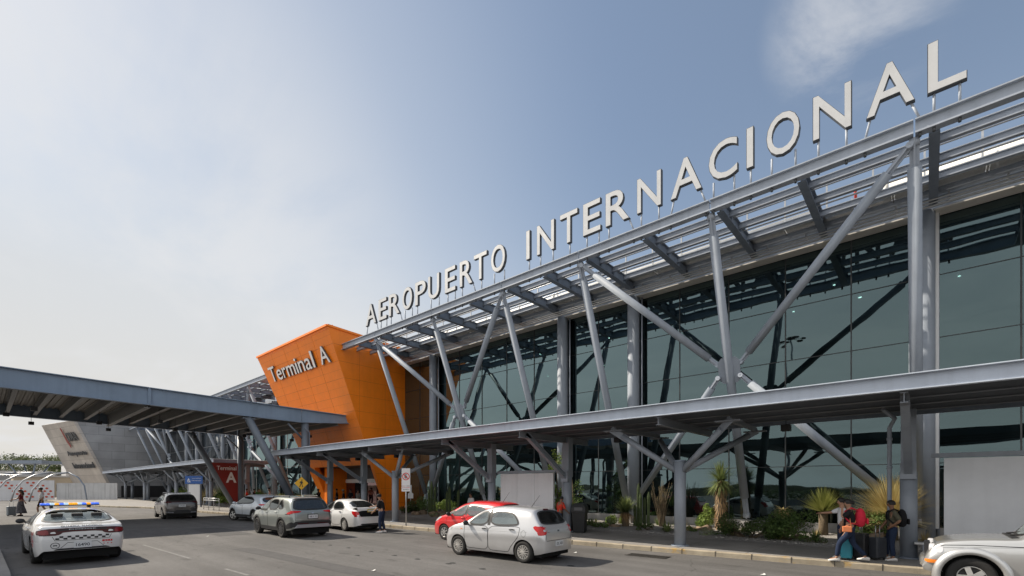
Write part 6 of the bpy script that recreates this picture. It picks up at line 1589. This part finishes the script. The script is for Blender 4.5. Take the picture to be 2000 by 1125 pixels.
s = empty('no_parking_sign',(x,y,.15),'white no-parking sign with a crossed letter E on a thin post by the kerb','sign')
g = MB(); g.tube([(x,y,.12),(x,y,2.95)],.032,10); g.build('post','galv',s)
f = facing(x,y,2.15,-45)
g = MB(); g.prism([(-.21,-.02),(.21,-.02),(.21,.85),(-.21,.85)],lambda u,v,d:f(u,v,d),.035,.05); g.build('plate','signwhite',s)
g = MB(); g.prism([(-.21,-.30),(.21,-.30),(.21,-.04),(-.21,-.04)],lambda u,v,d:f(u,v,d),.035,.05); g.build('lower_plate','signwhite',s)
fc = lambda u,v,d: f(u,v+.44,d)
g = MB(); disc(g,fc,.145,.185,.05,.054); n_=6; g.prism([(-.115,.085),(-.085,.115),(.115,-.085),(.085,-.115)],lambda u,v,d:fc(u,v,d),.058,.060); g.build('red_ring','signredp',s)
text_mesh('E',lambda u,v,d: fc(u,v-.09,.054),.19,.03,.002,.13,'C').build('letter','signblack',s)
text_mesh('NO ESTACIONARSE',lambda u,v,d: f(u,v-.13,.052),.045,.01,.002,.36,'C').build('lettering','signredp',s)
text_mesh('PROHIBIDO',lambda u,v,d: f(u,v-.23,.052),.045,.008,.002,.30,'C').build('lettering','signblack',s)
# pedestrian crossing sign
x,y = on(589,13.75),13.75
s = empty('crossing_sign',(x,y,.15),'yellow diamond pedestrian crossing sign on a post in front of the thick roof column','sign')
g = MB(); g.tube([(x,y,.12),(x,y,2.6)],.03,8); g.build('post','galv',s); f = facing(x,y,2.30,-35)
g = MB(); g.prism([(0,-.42),(.42,0),(0,.42),(-.42,0)],lambda u,v,d:f(u,v,d),.033,.045); g.build('plate','signyel',s)
g = MB()
for P in ([(-.02,.20),(.03,.25),(.06,.20),(.02,.16)],[(-.05,.14),(.05,.14),(.045,-.04),(-.045,-.04)],[(-.05,.13),(-.12,.02),(-.09,.0),(-.03,.09)],[(.05,.13),(.11,.0),(.08,-.01),(.03,.08)],[(-.045,-.03),(.0,-.03),(-.09,-.25),(-.13,-.23)],[(.0,-.03),(.045,-.03),(.10,-.24),(.055,-.25)]): g.prism(P,lambda u,v,d:f(u,v,d),.0452,.050)
g.build('walking_figure','signblack',s)
# blue access sign with its white board
y = 13.6; x = on(380,y)
s = empty('access_sign',(x,y,.15),'blue wheelchair access sign above a white board on a dark frame','sign'); f = facing(x,y,0,-50)
for u in (-.62,.62): g = MB(); q=f(u,0,0); g.beam((q.x,q.y,.1),(q.x,q.y,3.1),.12,.12,(1,0,0)); g.build('post','steel_dark2',s)
g = MB(); g.prism([(-.85,2.35),(.85,2.35),(.85,3.1),(-.85,3.1)],lambda u,v,d:f(u,v,d),.07,.10); g.build('blue_plate','signblue',s)
g = MB(); g.prism([(-.55,.35),(.55,.35),(.55,2.3),(-.55,2.3)],lambda u,v,d:f(u,v,d),.0,.06); g.build('white_board','signwhite',s)
g = MB(); fw_=lambda u,v,d: f(u-.5,v+2.68,d); disc(g,fw_,.11,.15,.1,.104,20,0,-.05); g.prism([(-.05,.05),(.0,.05),(.02,-.05),(.14,-.06),(.18,-.2),(.13,-.2),(.09,-.10),(-.03,-.09)],lambda u,v,d:fw_(u,v,d),.101,.108); disc(g,fw_,0,.045,.1,.106,12,-.02,.14); g.build('wheelchair_symbol','signwhite',s)
text_mesh('Acceso preferente',lambda u,v,d:f(u-.2,v+2.82,.103),.10,.005,.002,.9).build('lettering','signwhite',s); text_mesh('Preferential access',lambda u,v,d:f(u-.2,v+2.62,.103),.09,.005,.002,.9).build('lettering','signwhite',s)
# small white figure-shaped tag near the portal
x,y = on(802,21.5),21.5
s = empty('floor_sign',(x,y,.15),'small white stand-up marker at the corner of the orange portal','sign'); f = facing(x,y,1.2,-45); g = MB(); g.prism([(-.2,0),(.2,0),(.2,.35),(.08,.45),(.08,1.0),(-.08,1.0),(-.08,.45),(-.2,.35)],lambda u,v,d:f(u,v,d),0,.04); g.build('plate','signwhite',s); g = MB(); g.tube([(x,y,.1),(x,y,1.2)],.03,6); g.build('post','galv',s)
# blank boards on frames under the canopy
def board(x0,x1,y,z0,z1,label,n):
    s = empty('blank_board',((x0+x1)/2,y,.15),label,'board')
    for k in range(n): g = MB(); g.box(lerp(x0,x1,k/n)+.006,lerp(x0,x1,(k+1)/n)-.006,y-.05,y+.05,z0,z1); g.build('panel','wallpanel',s)
    g = MB(); g.box(x0-.25,x1+.1,y-.06,y+.06,z1+.02,z1+.14); g.build('top_rail','steel_col',s)
    g = MB(); g.box(x0-.25,x1+.1,y-.06,y+.06,z0-.14,z0-.02); g.build('bottom_rail','steel_col',s)
    for xx in (x0+.1,x1-.1): g = MB(); g.box(xx-.05,xx+.05,y-.045,y+.045,.12,z0-.145); g.build('foot','steel_col',s)
    return s
y=17.0; board(on(979,y),on(1082,y),y,.75,2.70,'blank pale grey board between two rear columns behind the silver hatchback',3)
y=17.1; board(on(1843,y),on(1843,y)+4.9,y,.72,2.85,'large blank pale grey board behind the silver off-roader',3)
# bench
x,y = on(1815,16.9),16.6
s = empty('bench',(x,y,.15),'grey steel bench seat at the foot of the rearmost column','bench'); g = MB(); g.box(x-.3,x+1.6,y-.2,y+.2,.56,.62); g.build('seat','galv',s,bevel=.01)
for xx in (x-.1,x+1.4): g = MB(); g.box(xx-.03,xx+.03,y-.17,y+.17,.14,.56); g.build('leg','steel_col',s)
# litter bins
def bin_(x,y,rz,label,sc=1.):
    s = empty('litter_bin',(x,y,.15),label,'bin',None,rz); g = MB()
    w=.29*sc; h=.92*sc
    rows=[[Vector((a*q,b*q,z)) for a,b in ((-1,-1),(-.2,-1),(.2,-1),(1,-1),(1,1),(-1,1))] for q,z in ((w*.80,.02),(w*.95,h*.92),(w*1.06,h*.93),(w*1.06,h*1.0))]
    g.grid(rows,False,True); g.build('body','binblack',s,local=True)
    g = MB(); rows=[[Vector((a*q,b*q,z)) for a,b in ((-1,-1),(1,-1),(1,1),(-1,1))] for q,z in ((w*1.04,h*1.002),(w*1.0,h*1.18),(w*.75,h*1.32),(w*.4,h*1.36))]; g.grid(rows,False,True); g.add([Vector((a*w*.4,b*w*.4,h*1.36)) for a,b in ((-1,-1),(1,-1),(1,1),(-1,1))],[(0,1,2,3)]); g.build('lid','binblack',s,local=True)
    g = MB(); g.box(-w*.6,w*.6,-w*1.075,-w*1.03,h*1.02,h*1.16); g.build('flap','binflap',s,local=True); return s
M['binblack']=mat('bin_plastic',(.022,.023,.024),.5,0,.4,.15,5); M['binflap']=mat('bin_flap',(.10,.10,.105),.5)
bin_(-11.1,16.9,R(20),'black plastic litter bin with a domed lid beside the rear column')
bin_(-11.95,17.15,R(15),'second black litter bin left of the domed one, touching the rear column',.92)
# hand rail by the far pavement
y=12.6; x0,x1=on(398,y),on(428,y)
s = empty('hand_rail',((x0+x1)/2,y,.15),'low galvanised hand rail on the pavement right of the blue access sign','railing')
for z in (1.12,.95): g = MB(); g.tube([(x0,y,z),(x1,y,z)],.03,8); g.build('rail','galv',s)
for k in range(4): g = MB(); xx=lerp(x0,x1,k/3); g.tube([(xx,y,.1),(xx,y,1.12)],.025,8); g.build('post','galv',s)
# suitcases
def suitcase(x,y,z,rz,w,d,h,col,label,handle=.0):
    s = empty('suitcase',(x,y,z),label,'suitcase',None,R(rz)); m = mat('suitcase_shell',col,.4,0,.5,.08,6)
    g = MB(); g.box(-d/2,d/2,-w/2,w/2,.05,h); g.build('shell',m,s,local=True,bevel=.035)
    g = MB(); 
    for k in range(5): yy=-w/2+w*(k+.5)/5; g.box(-d/2-.006,-d/2-.001,yy-.012,yy+.012,.12,h-.08); g.box(d/2+.001,d/2+.006,yy-.012,yy+.012,.12,h-.08)
    g.build('ribs',m,s,local=True)
    for sx_ in (-1,1):
        for sy_ in (-1,1): g = MB(); g.tube([(sx_*d*.32-.012,sy_*w*.38,.03),(sx_*d*.32+.012,sy_*w*.38,.03)],.03,10); g.build('castor','trim',s,local=True)
    g = MB(); hh=h+handle; g.tube([(0,-w*.22,h),(0,-w*.22,hh+.03),(0,w*.22,hh+.03),(0,w*.22,h)],.011,6); g.build('handle','galv',s,local=True); return s
suitcase(-1.66,15.35,.15,190,.40,.25,.56,(.02,.22,.30),'teal hard-shell suitcase beside the striding woman',.3)
suitcase(-1.36,15.65,.15,170,.38,.28,.70,(.012,.012,.014),'tall black suitcase behind the teal suitcase',.25)
suitcase(-1.02,15.85,.15,150,.36,.24,.60,(.045,.05,.06),'dark grey suitcase held by the man in the olive shirt',.28)
suitcase(-48.9,1.5,.0,200,.45,.26,.68,(.20,.23,.25),'grey suitcase pulled by the woman in the patterned skirt',.3)
# ------------------------------------------------------------------ people
M['skin'] = mat('skin_tan',(.36,.20,.13),.5,0,.4); M['skin_brown'] = mat('skin_brown',(.24,.125,.075),.5,0,.4)
M['hair'] = mat('dark_hair',(.012,.010,.009),.55,0,.4,.2,30)
def cloth(name,col,n=.12,sc=10): return mat(name,col,.85,0,.2,n,sc,.25,40)
M['jeans'] = cloth('denim',(.018,.028,.058)); M['blackcloth'] = cloth('black_cotton',(.014,.014,.016)); M['olive'] = cloth('olive_cotton',(.085,.08,.055)); M['whitecloth'] = cloth('white_cotton',(.62,.62,.63),.05)
M['redcloth'] = cloth('red_cotton',(.62,.06,.035)); M['shoe'] = mat('white_trainer',(.66,.64,.61),.6,0,.3,.1,12); M['greycloth']=cloth('grey_cotton',(.20,.20,.18)); M['bluecloth']=cloth('blue_cotton',(.03,.07,.30)); M['pattern']=mat('patterned_skirt',(.10,.10,.11),.85,0,.2,.9,14); M['maroon']=cloth('maroon_top',(.14,.02,.03)); M['straw']=mat('straw_hat',(.62,.55,.44),.8,0,.2,.1,20)
def skin_mesh(name, m, nodes, edges, parent, root=0, sub=1, local=True):
    me = bpy.data.meshes.new('tmp'); me.from_pydata([n[0] for n in nodes], edges, [])
    ob = bpy.data.objects.new('tmp', me); COL.objects.link(ob)
    md = ob.modifiers.new('s','SKIN'); md.use_smooth_shade = True
    for i, n in enumerate(nodes):
        d = me.skin_vertices[0].data[i]; d.radius = (n[1],n[2] if len(n)>2 else n[1]); d.use_root = (i == root)
    ob.modifiers.new('u','SUBSURF').levels = sub
    dg = bpy.context.evaluated_depsgraph_get(); out = bpy.data.meshes.new_from_object(ob.evaluated_get(dg)); out.name = name
    bpy.data.objects.remove(ob); bpy.data.meshes.remove(me)
    out.materials.clear(); out.materials.append(M[m]); 
    for p in out.polygons: p.use_smooth = True
    o = bpy.data.objects.new(name, out); COL.objects.link(o); o.parent = parent; return o
def V(*a): return Vector(a)
def person(x,y,z,rz,h,label,pose=None,top='blackcloth',legs='jeans',shoes='shoe',skin='skin',group=None,shorts=False,skirt=None,hair='short',cap=None,hat=None,sleeve=.5,bulk=1.0,small=False):
    """local frame: facing +x, left is +y, standing height 1.72 scaled to h"""
    P = dict(lean=0.,turn=0.,lsh=(0,.19,0),le=(.02,.26,1.13),lw=(.10,.27,.90),re=(.02,-.26,1.13),rw=(.10,-.27,.90),lk=(.03,.10,.50),la=(0,.10,.09),rk=(.03,-.10,.50),ra=(0,-.10,.09),head=(0,0),lf=None,rf=None)
    if pose: P.update(pose)
    r = empty('person',(x,y,z),label,'person',group,R(rz)); s = h/1.72; r.scale = (s,s,s)
    ln = P['lean']
    def up(v,k=1.): # lean the torso forward about the pelvis
        v = Vector(v); dz = v.z-.95; return Vector((v.x+math.sin(ln)*dz*k, v.y, .95+math.cos(ln)*dz)) if dz > 0 else v
    pel,spi,che,nec = V(0,0,.96),up((0,0,1.13)),up((-.01,0,1.34)),up((0,0,1.475))
    hx,hy = P['head']; hb = nec+V(.015+.3*hx*.1,0,.06); hm = nec+V(.035+hx*.06,hy*.03,.14); ht = nec+V(.02+hx*.05,hy*.03,.225)
    ls,rs = up((-.01,.185,1.405)),up((-.01,-.185,1.405)); lh_,rh_ = V(0,.09,.90),V(0,-.09,.90)
    le,lw,re,rw = V(*P['le']),V(*P['lw']),V(*P['re']),V(*P['rw']); lk,la,rk,ra = V(*P['lk']),V(*P['la']),V(*P['rk']),V(*P['ra'])
    lt = la + (V(*P['lf']) if P['lf'] else V(.17,.02,-.05)); rt = ra + (V(*P['rf']) if P['rf'] else V(.17,-.02,-.05))
    b = bulk
    N_ = [(pel,.12*b,.14*b),(spi,.10*b,.13*b),(che,.105*b,.15*b),(nec,.055),(hb,.062),(hm,.092,.078),(ht,.070,.066),
          (ls,.062),(le,.045),(lw,.030),(rs,.062),(re,.045),(rw,.030),(lh_,.085*b),(lk,.058),(la,.040),(lt,.032),(rh_,.085*b),(rk,.058),(ra,.040),(rt,.032)]
    E_ = [(0,1),(1,2),(2,3),(3,4),(4,5),(5,6),(2,7),(7,8),(8,9),(2,10),(10,11),(11,12),(0,13),(13,14),(14,15),(15,16),(0,17),(17,18),(18,19),(19,20)]
    # hands: palm, four fingers with a bend, thumb from the side of the palm
    for wi, e, w, sd in ((9,le,lw,1),(12,re,rw,-1)):
        d = (w-e).normalized(); fw = V(1,0,0); fw = (fw-d*fw.dot(d)); fw = fw.normalized() if fw.length>.1 else V(0,0,1); lat = d.cross(fw).normalized()
        pi = len(N_); N_.append((w+d*.065,.030,.022)); E_.append((wi,pi))
        if not small:
            for k,(off,L_) in enumerate(((-.024,.062),(-.008,.075),(.008,.070),(.024,.052))):
                a = w+d*.095+fw*off; c = a+d*L_*.5; q = c+d*L_*.42+lat*(.018*sd)
                i0=len(N_); N_ += [(a,.0095),(c,.0085),(q,.0075)]; E_ += [(pi,i0),(i0,i0+1),(i0+1,i0+2)]
            a = w+d*.045+fw*.032; q = a+d*.035+fw*.022; i0=len(N_); N_ += [(a,.011),(q,.009)]; E_ += [(pi,i0),(i0,i0+1)]
    # nose and ears
    if not small:
        hd = V(math.cos(hy*.9),math.sin(hy*.9),0); sdv = V(-hd.y,hd.x,0)
        i0=len(N_); N_ += [(hm+hd*.098+V(0,0,-.005),.012)]; E_ += [(5,i0)]
        for q in (1,-1): i0=len(N_); N_ += [(hm+sdv*(.086*q)+V(0,0,.0),.014)]; E_ += [(5,i0)]
    else: hd = V(1,0,0); sdv = V(0,1,0)
    body = skin_mesh('body', skin, N_, E_, r, 0, 1)
    if not small:
        for q in (1,-1): g = MB(); g.sphere(hm+hd*.088+sdv*(.032*q)+V(0,0,.022),.011,8,6); g.build('eye','blackcloth',r,local=True)
        g = MB(); g.sphere(hm+hd*.088+V(0,0,-.045),.018,8,5,(.5,1.3,.35)); g.build('mouth','maroon',r,local=True)
    k = 1.13*b
    sl = sleeve
    lsl = ls.lerp(le,sl*2) if sl<=.5 else le.lerp(lw,(sl-.5)*2); rsl = rs.lerp(re,sl*2) if sl<=.5 else re.lerp(rw,(sl-.5)*2)
    T = [(pel+V(0,0,-.05),.135*b,.158*b),(spi,.122*b,.152*b),(che,.122*b,.17*b),(nec+V(0,0,-.035),.07),(ls,.078),(lsl,.062 if sl<.6 else .045),(rs,.078),(rsl,.062 if sl<.6 else .045)]
    TE = [(0,1),(1,2),(2,3),(2,4),(2,6)]
    if sl > .5: T += [(le,.056),(re,.056)]; TE += [(4,8),(8,5),(6,9),(9,7)]
    else: TE += [(4,5),(6,7)]
    skin_mesh('shirt', top, T, TE, r, 0, 1)
    if skirt:
        g = MB(); rows=[]
        for t in range(9):
            u=t/8; c = V(.02*math.sin(u*5),0,.98-.80*u); rr=.15+.17*u; rows.append([c+V(rr*.85*math.cos(j/18*6.283)*(1+.08*math.sin(j*1.9)*u),rr*math.sin(j/18*6.283)*(1+.08*math.cos(j*2.3)*u),0) for j in range(18)])
        g.grid(rows,True,True); g.build('skirt',skirt,r,local=True)
    else:
        le_,re_ = (la,ra) if not shorts else (lh_.lerp(lk,.85),rh_.lerp(rk,.85))
        Q = [(pel+V(0,0,-.02),.125*b,.15*b),(lh_+V(0,0,-.06),.10*b),(rh_+V(0,0,-.06),.10*b)]; QE=[(0,1),(0,2)]
        if shorts: Q += [(le_,.095),(re_,.095)]; QE += [(1,3),(2,4)]
        else: Q += [(lk,.076),(rk,.076),(la+V(0,0,.03),.062),(ra+V(0,0,.03),.062)]; QE += [(1,3),(3,5),(2,4),(4,6)]
        Q.append((up((0,0,1.05)),.115*b,.145*b)); QE.append((0,len(Q)-1))
        skin_mesh('trousers' if not shorts else 'shorts', legs, Q, QE, r, 0, 1)
    for a,t in ((la,lt),(ra,rt)):
        d = (t-a); d.z = min(d.z,-.02); g = MB(); rows=[]; dn = V(d.x,d.y,0).normalized(); sd_=V(-dn.y,dn.x,0); dz=(t.z-a.z+.05)
        for u,w,hh in ((-.09,.025,.06),(-.07,.042,.085),(.02,.046,.09),(.10,.050,.065),(.17,.046,.045),(.205,.022,.03)):
            zc=a.z-.085+max(0,dz)*u/.17; c=a+dn*u; rows.append([V(c.x,c.y,0)+sd_*w*q+V(0,0,zc+hh*zz) for q,zz in ((-1,0),(-1,.55),(-.6,1),(.6,1),(1,.55),(1,0))])
        g.grid(rows,True,True); g.add(rows[0],[tuple(range(6))]); g.add(rows[-1],[tuple(range(6))]); g.build('shoe',shoes,r,local=True)
    if hair:
        g = MB(); rows=[]; c = hm+V(-.006,0,.035)
        for i in range(8):
            t = math.pi*.62*i/7; row=[]
            for j in range(16):
                a=6.283*j/16; fr = 1-.0*(math.cos(a-hy*.9)>.6); zz=math.cos(t); lim = .30 if math.cos(a-hy*.9)>.45 else -1
                zz = max(zz, lim); rr = math.sqrt(max(0,1-zz*zz)); row.append(c+V(rr*math.cos(a)*.113,rr*math.sin(a)*.098,zz*.105))
            rows.append(row)
        g.grid(rows,True,True)
        if hair == 'long':
            for sd in (-1,0,1):
                g.tube([c+V(-.07,.06*sd,.03),c+V(-.11,.075*sd,-.08),c+V(-.12,.07*sd,-.22),c+V(-.11,.05*sd,-.34)],[.05,.055,.05,.02],8)
        if hair == 'bun': g.sphere(c+V(-.115,0,-.0),.05,8,6)
        g.build('hair','hair',r,local=True)
    if cap:
        g = MB(); rows=[]; c = hm+V(-.004,0,.04)
        for i in range(7):
            t = math.pi*.5*i/6; rows.append([c+V(math.sin(t)*math.cos(6.283*j/16)*.118,math.sin(t)*math.sin(6.283*j/16)*.104,math.cos(t)*.10) for j in range(16)])
        g.grid(rows,True,True); g.prism([(.08,-.08),(.17,-.06),(.20,0),(.17,.06),(.08,.08)],lambda u,v,d:c+V(u,v,d-.02*(u-.08)*5),-.004,.010); g.build('cap',cap,r,local=True)
    if hat:
        g = MB(); c = hm+V(0,0,.075); g.lathe([(.20,.0),(.19,.012),(.115,.01),(.105,.075),(.06,.10),(.001,.095)],20,Matrix.Translation(c)); g.build('hat',hat,r,local=True)
    return r
def loc(r, v):  # local point of a person in world space
    return Matrix.Translation(r.location) @ Matrix.Rotation(r.rotation_euler.z,4,'Z') @ Matrix.Diagonal((*r.scale,1)) @ Vector(v)
# man in black at the open boot
person(-18.62,12.12,0,216,1.74,'man in black cap and T-shirt standing at the open boot of the white saloon',dict(lean=.16,lsh=(0,0,0),re=(.28,-.27,1.22),rw=(.52,-.20,1.16),le=(.10,.28,1.12),lw=(.30,.24,.95),lk=(.06,.11,.50),la=(.02,.13,.09),rk=(.0,-.10,.50),ra=(-.08,-.12,.09),head=(.3,0)),'blackcloth','jeans',hair='short',cap='blackcloth',bulk=1.16)
# three travellers on the pavement
w_ = person(-1.52,14.95,.15,190,1.60,'woman in black top and jeans striding with a red backpack and an orange shoulder bag',dict(lean=.06,le=(.20,.24,1.24),lw=(.19,.09,1.46),re=(-.05,-.26,1.12),rw=(.06,-.27,.90),lk=(.26,.09,.52),la=(.32,.10,.09),rk=(-.06,-.09,.50),ra=(-.36,-.10,.14),rf=(.15,-.02,-.08)),'blackcloth','jeans',hair='bun',bulk=1.12)
m_ = person(-1.76,15.5,.15,200,1.62,'man in a pale grey T-shirt pointing ahead behind the striding woman',dict(re=(.20,-.30,1.30),rw=(.40,-.38,1.28),le=(.02,.26,1.13),lw=(.08,.27,.9)),'whitecloth','jeans')
o_ = person(-.72,15.95,.15,192,1.56,'man in an olive T-shirt with a black backpack, one hand on a suitcase',dict(le=(-.12,.36,1.17),lw=(.05,.22,1.0),re=(.08,-.27,1.12),rw=(.25,-.22,.90),lk=(.04,.14,.50),la=(.0,.18,.09),rk=(.10,-.12,.5),ra=(.10,-.14,.09)),'olive','jeans',skin='skin_brown',bulk=1.15)
def backpack(r, m, label, sz=1., dx=-.24):
    e = empty('backpack',r.location,label,'backpack',None,r.rotation_euler.z); e.scale = r.scale; g = MB(); rows=[]
    for u,w,d in ((0,.07,.05),(.06,.14,.10),(.2,.165,.125),(.36,.155,.11),(.47,.11,.075),(.52,.04,.03)):
        rows.append([V(dx+.02-d*sz*math.cos(j/14*6.283)*1.0,w*sz*math.sin(j/14*6.283),.98+u*.98) for j in range(14)])
    g.grid(rows,True,True); g.build('bag',m,e,local=True)
    for q in (1,-1): g = MB(); g.tube([V(dx+.06,.10*q,1.42),V(-.02,.11*q,1.50),V(.115,.12*q,1.40),V(.12,.13*q,1.22),V(.0,.18*q,1.08),V(dx+.08,.13*q,1.05)],.020,6); g.build('strap',m,e,local=True)
    g = MB(); g.box(dx-.15*sz,dx-.10*sz,-.09*sz,.09*sz,1.06,1.22); g.build('pocket',m,e,local=True,bevel=.02); return e
M['redbag'] = cloth('red_nylon',(.55,.025,.05)); M['blackbag'] = cloth('black_nylon',(.012,.012,.014)); M['orangebag'] = mat('orange_leather',(.62,.20,.08),.5,0,.4)
backpack(w_,'redbag','bright red backpack on the back of the striding woman',1.1); backpack(o_,'blackbag','black backpack on the back of the man in the olive shirt',1.0)
e = empty('shoulder_bag',w_.location,'small orange shoulder bag at the hip of the striding woman','bag',None,w_.rotation_euler.z); e.scale = w_.scale
g = MB(); g.box(-.02,.20,.20,.28,.84,1.0); g.build('bag','orangebag',e,local=True,bevel=.02); g = MB(); g.tube([V(.0,.24,.99),V(.02,.20,1.15),V(.02,.0,1.42),V(-.05,-.13,1.46),V(-.16,-.08,1.35),V(-.10,.15,1.1),V(.15,.24,.99)],.010,6); g.build('strap','orangebag',e,local=True)
# couple crossing at the far left
a=on(36,1.75)if False else None
person(-48.2,1.95,.0,262,1.86,'woman with long dark hair and a patterned skirt pulling a grey suitcase',dict(re=(-.04,-.27,1.14),rw=(-.14,-.30,.93),le=(.12,.27,1.16),lw=(.30,.24,1.10)),'maroon',skirt='pattern',hair='long',shoes='blackcloth',sleeve=.35)
person(-47.1,2.9,.0,262,2.0,'man in a white T-shirt and black shorts walking behind the woman in the patterned skirt',dict(lk=(.16,.10,.50),la=(.10,.11,.09),rk=(-.08,-.10,.52),ra=(-.34,-.1,.16),le=(-.10,.27,1.14),lw=(-.06,.30,.92)),'whitecloth','blackcloth',shorts=True)
# man in red by the litter bins, man in white in the bed behind the red car
person(-11.75,16.3,.15,70,1.52,'man in a red T-shirt leaning over by the black litter bins',dict(lean=.22,re=(.12,-.33,1.12),rw=(.30,-.30,.98),le=(.12,.33,1.12),lw=(.30,.26,.98)),'redcloth','jeans',skin='skin_brown')
person(on(920,17.4),17.4,.15,262,1.58,'man in a white shirt standing beyond the roof of the red hatchback',None,'whitecloth','blackcloth',skin='skin_brown')
# people waiting under the canopies
LB = [('man in a white straw hat before the entrance doors',671,19.3,1.66,'blackcloth','straw',250),('person in dark clothes left of the man in the straw hat',658,20.0,1.74,'blackcloth',None,240),('person in a dark jacket right of the man in the straw hat',685,20.1,1.70,'blackcloth',None,280),('man in a grey shirt in front of the open door',699,18.9,1.72,'greycloth',None,90),('man in a blue shirt beside the column at the doors',712.5,19.2,1.68,'bluecloth',None,260),('person in dark clothes standing at the left leg of the orange portal',622,18.4,1.72,'blackcloth',None,220),
      ('woman in a red top beyond the bonnet of the ice-blue crossover',482,16.6,1.72,'redcloth',None,250),('person in black with a pale cap further behind the ice-blue crossover',497,17.4,1.70,'blackcloth',None,230),('man in a green shirt behind the windscreen of the ice-blue crossover',505,16.9,1.72,'leafcloth',None,20),('man in a pale shirt and cap beyond the roof of the ice-blue crossover',526,17.2,1.82,'whitecloth',None,240)]
M['leafcloth'] = cloth('green_cotton',(.06,.16,.05))
for lb,px,y,h,tp,ht_,rz in LB:
    person(on(px,y),y,.15,rz,h,lb,dict(le=(.04,.27,1.13),lw=(.16,.22,.95)),tp,'jeans',skin='skin_brown',hat=ht_,small=True,shoes='blackcloth')
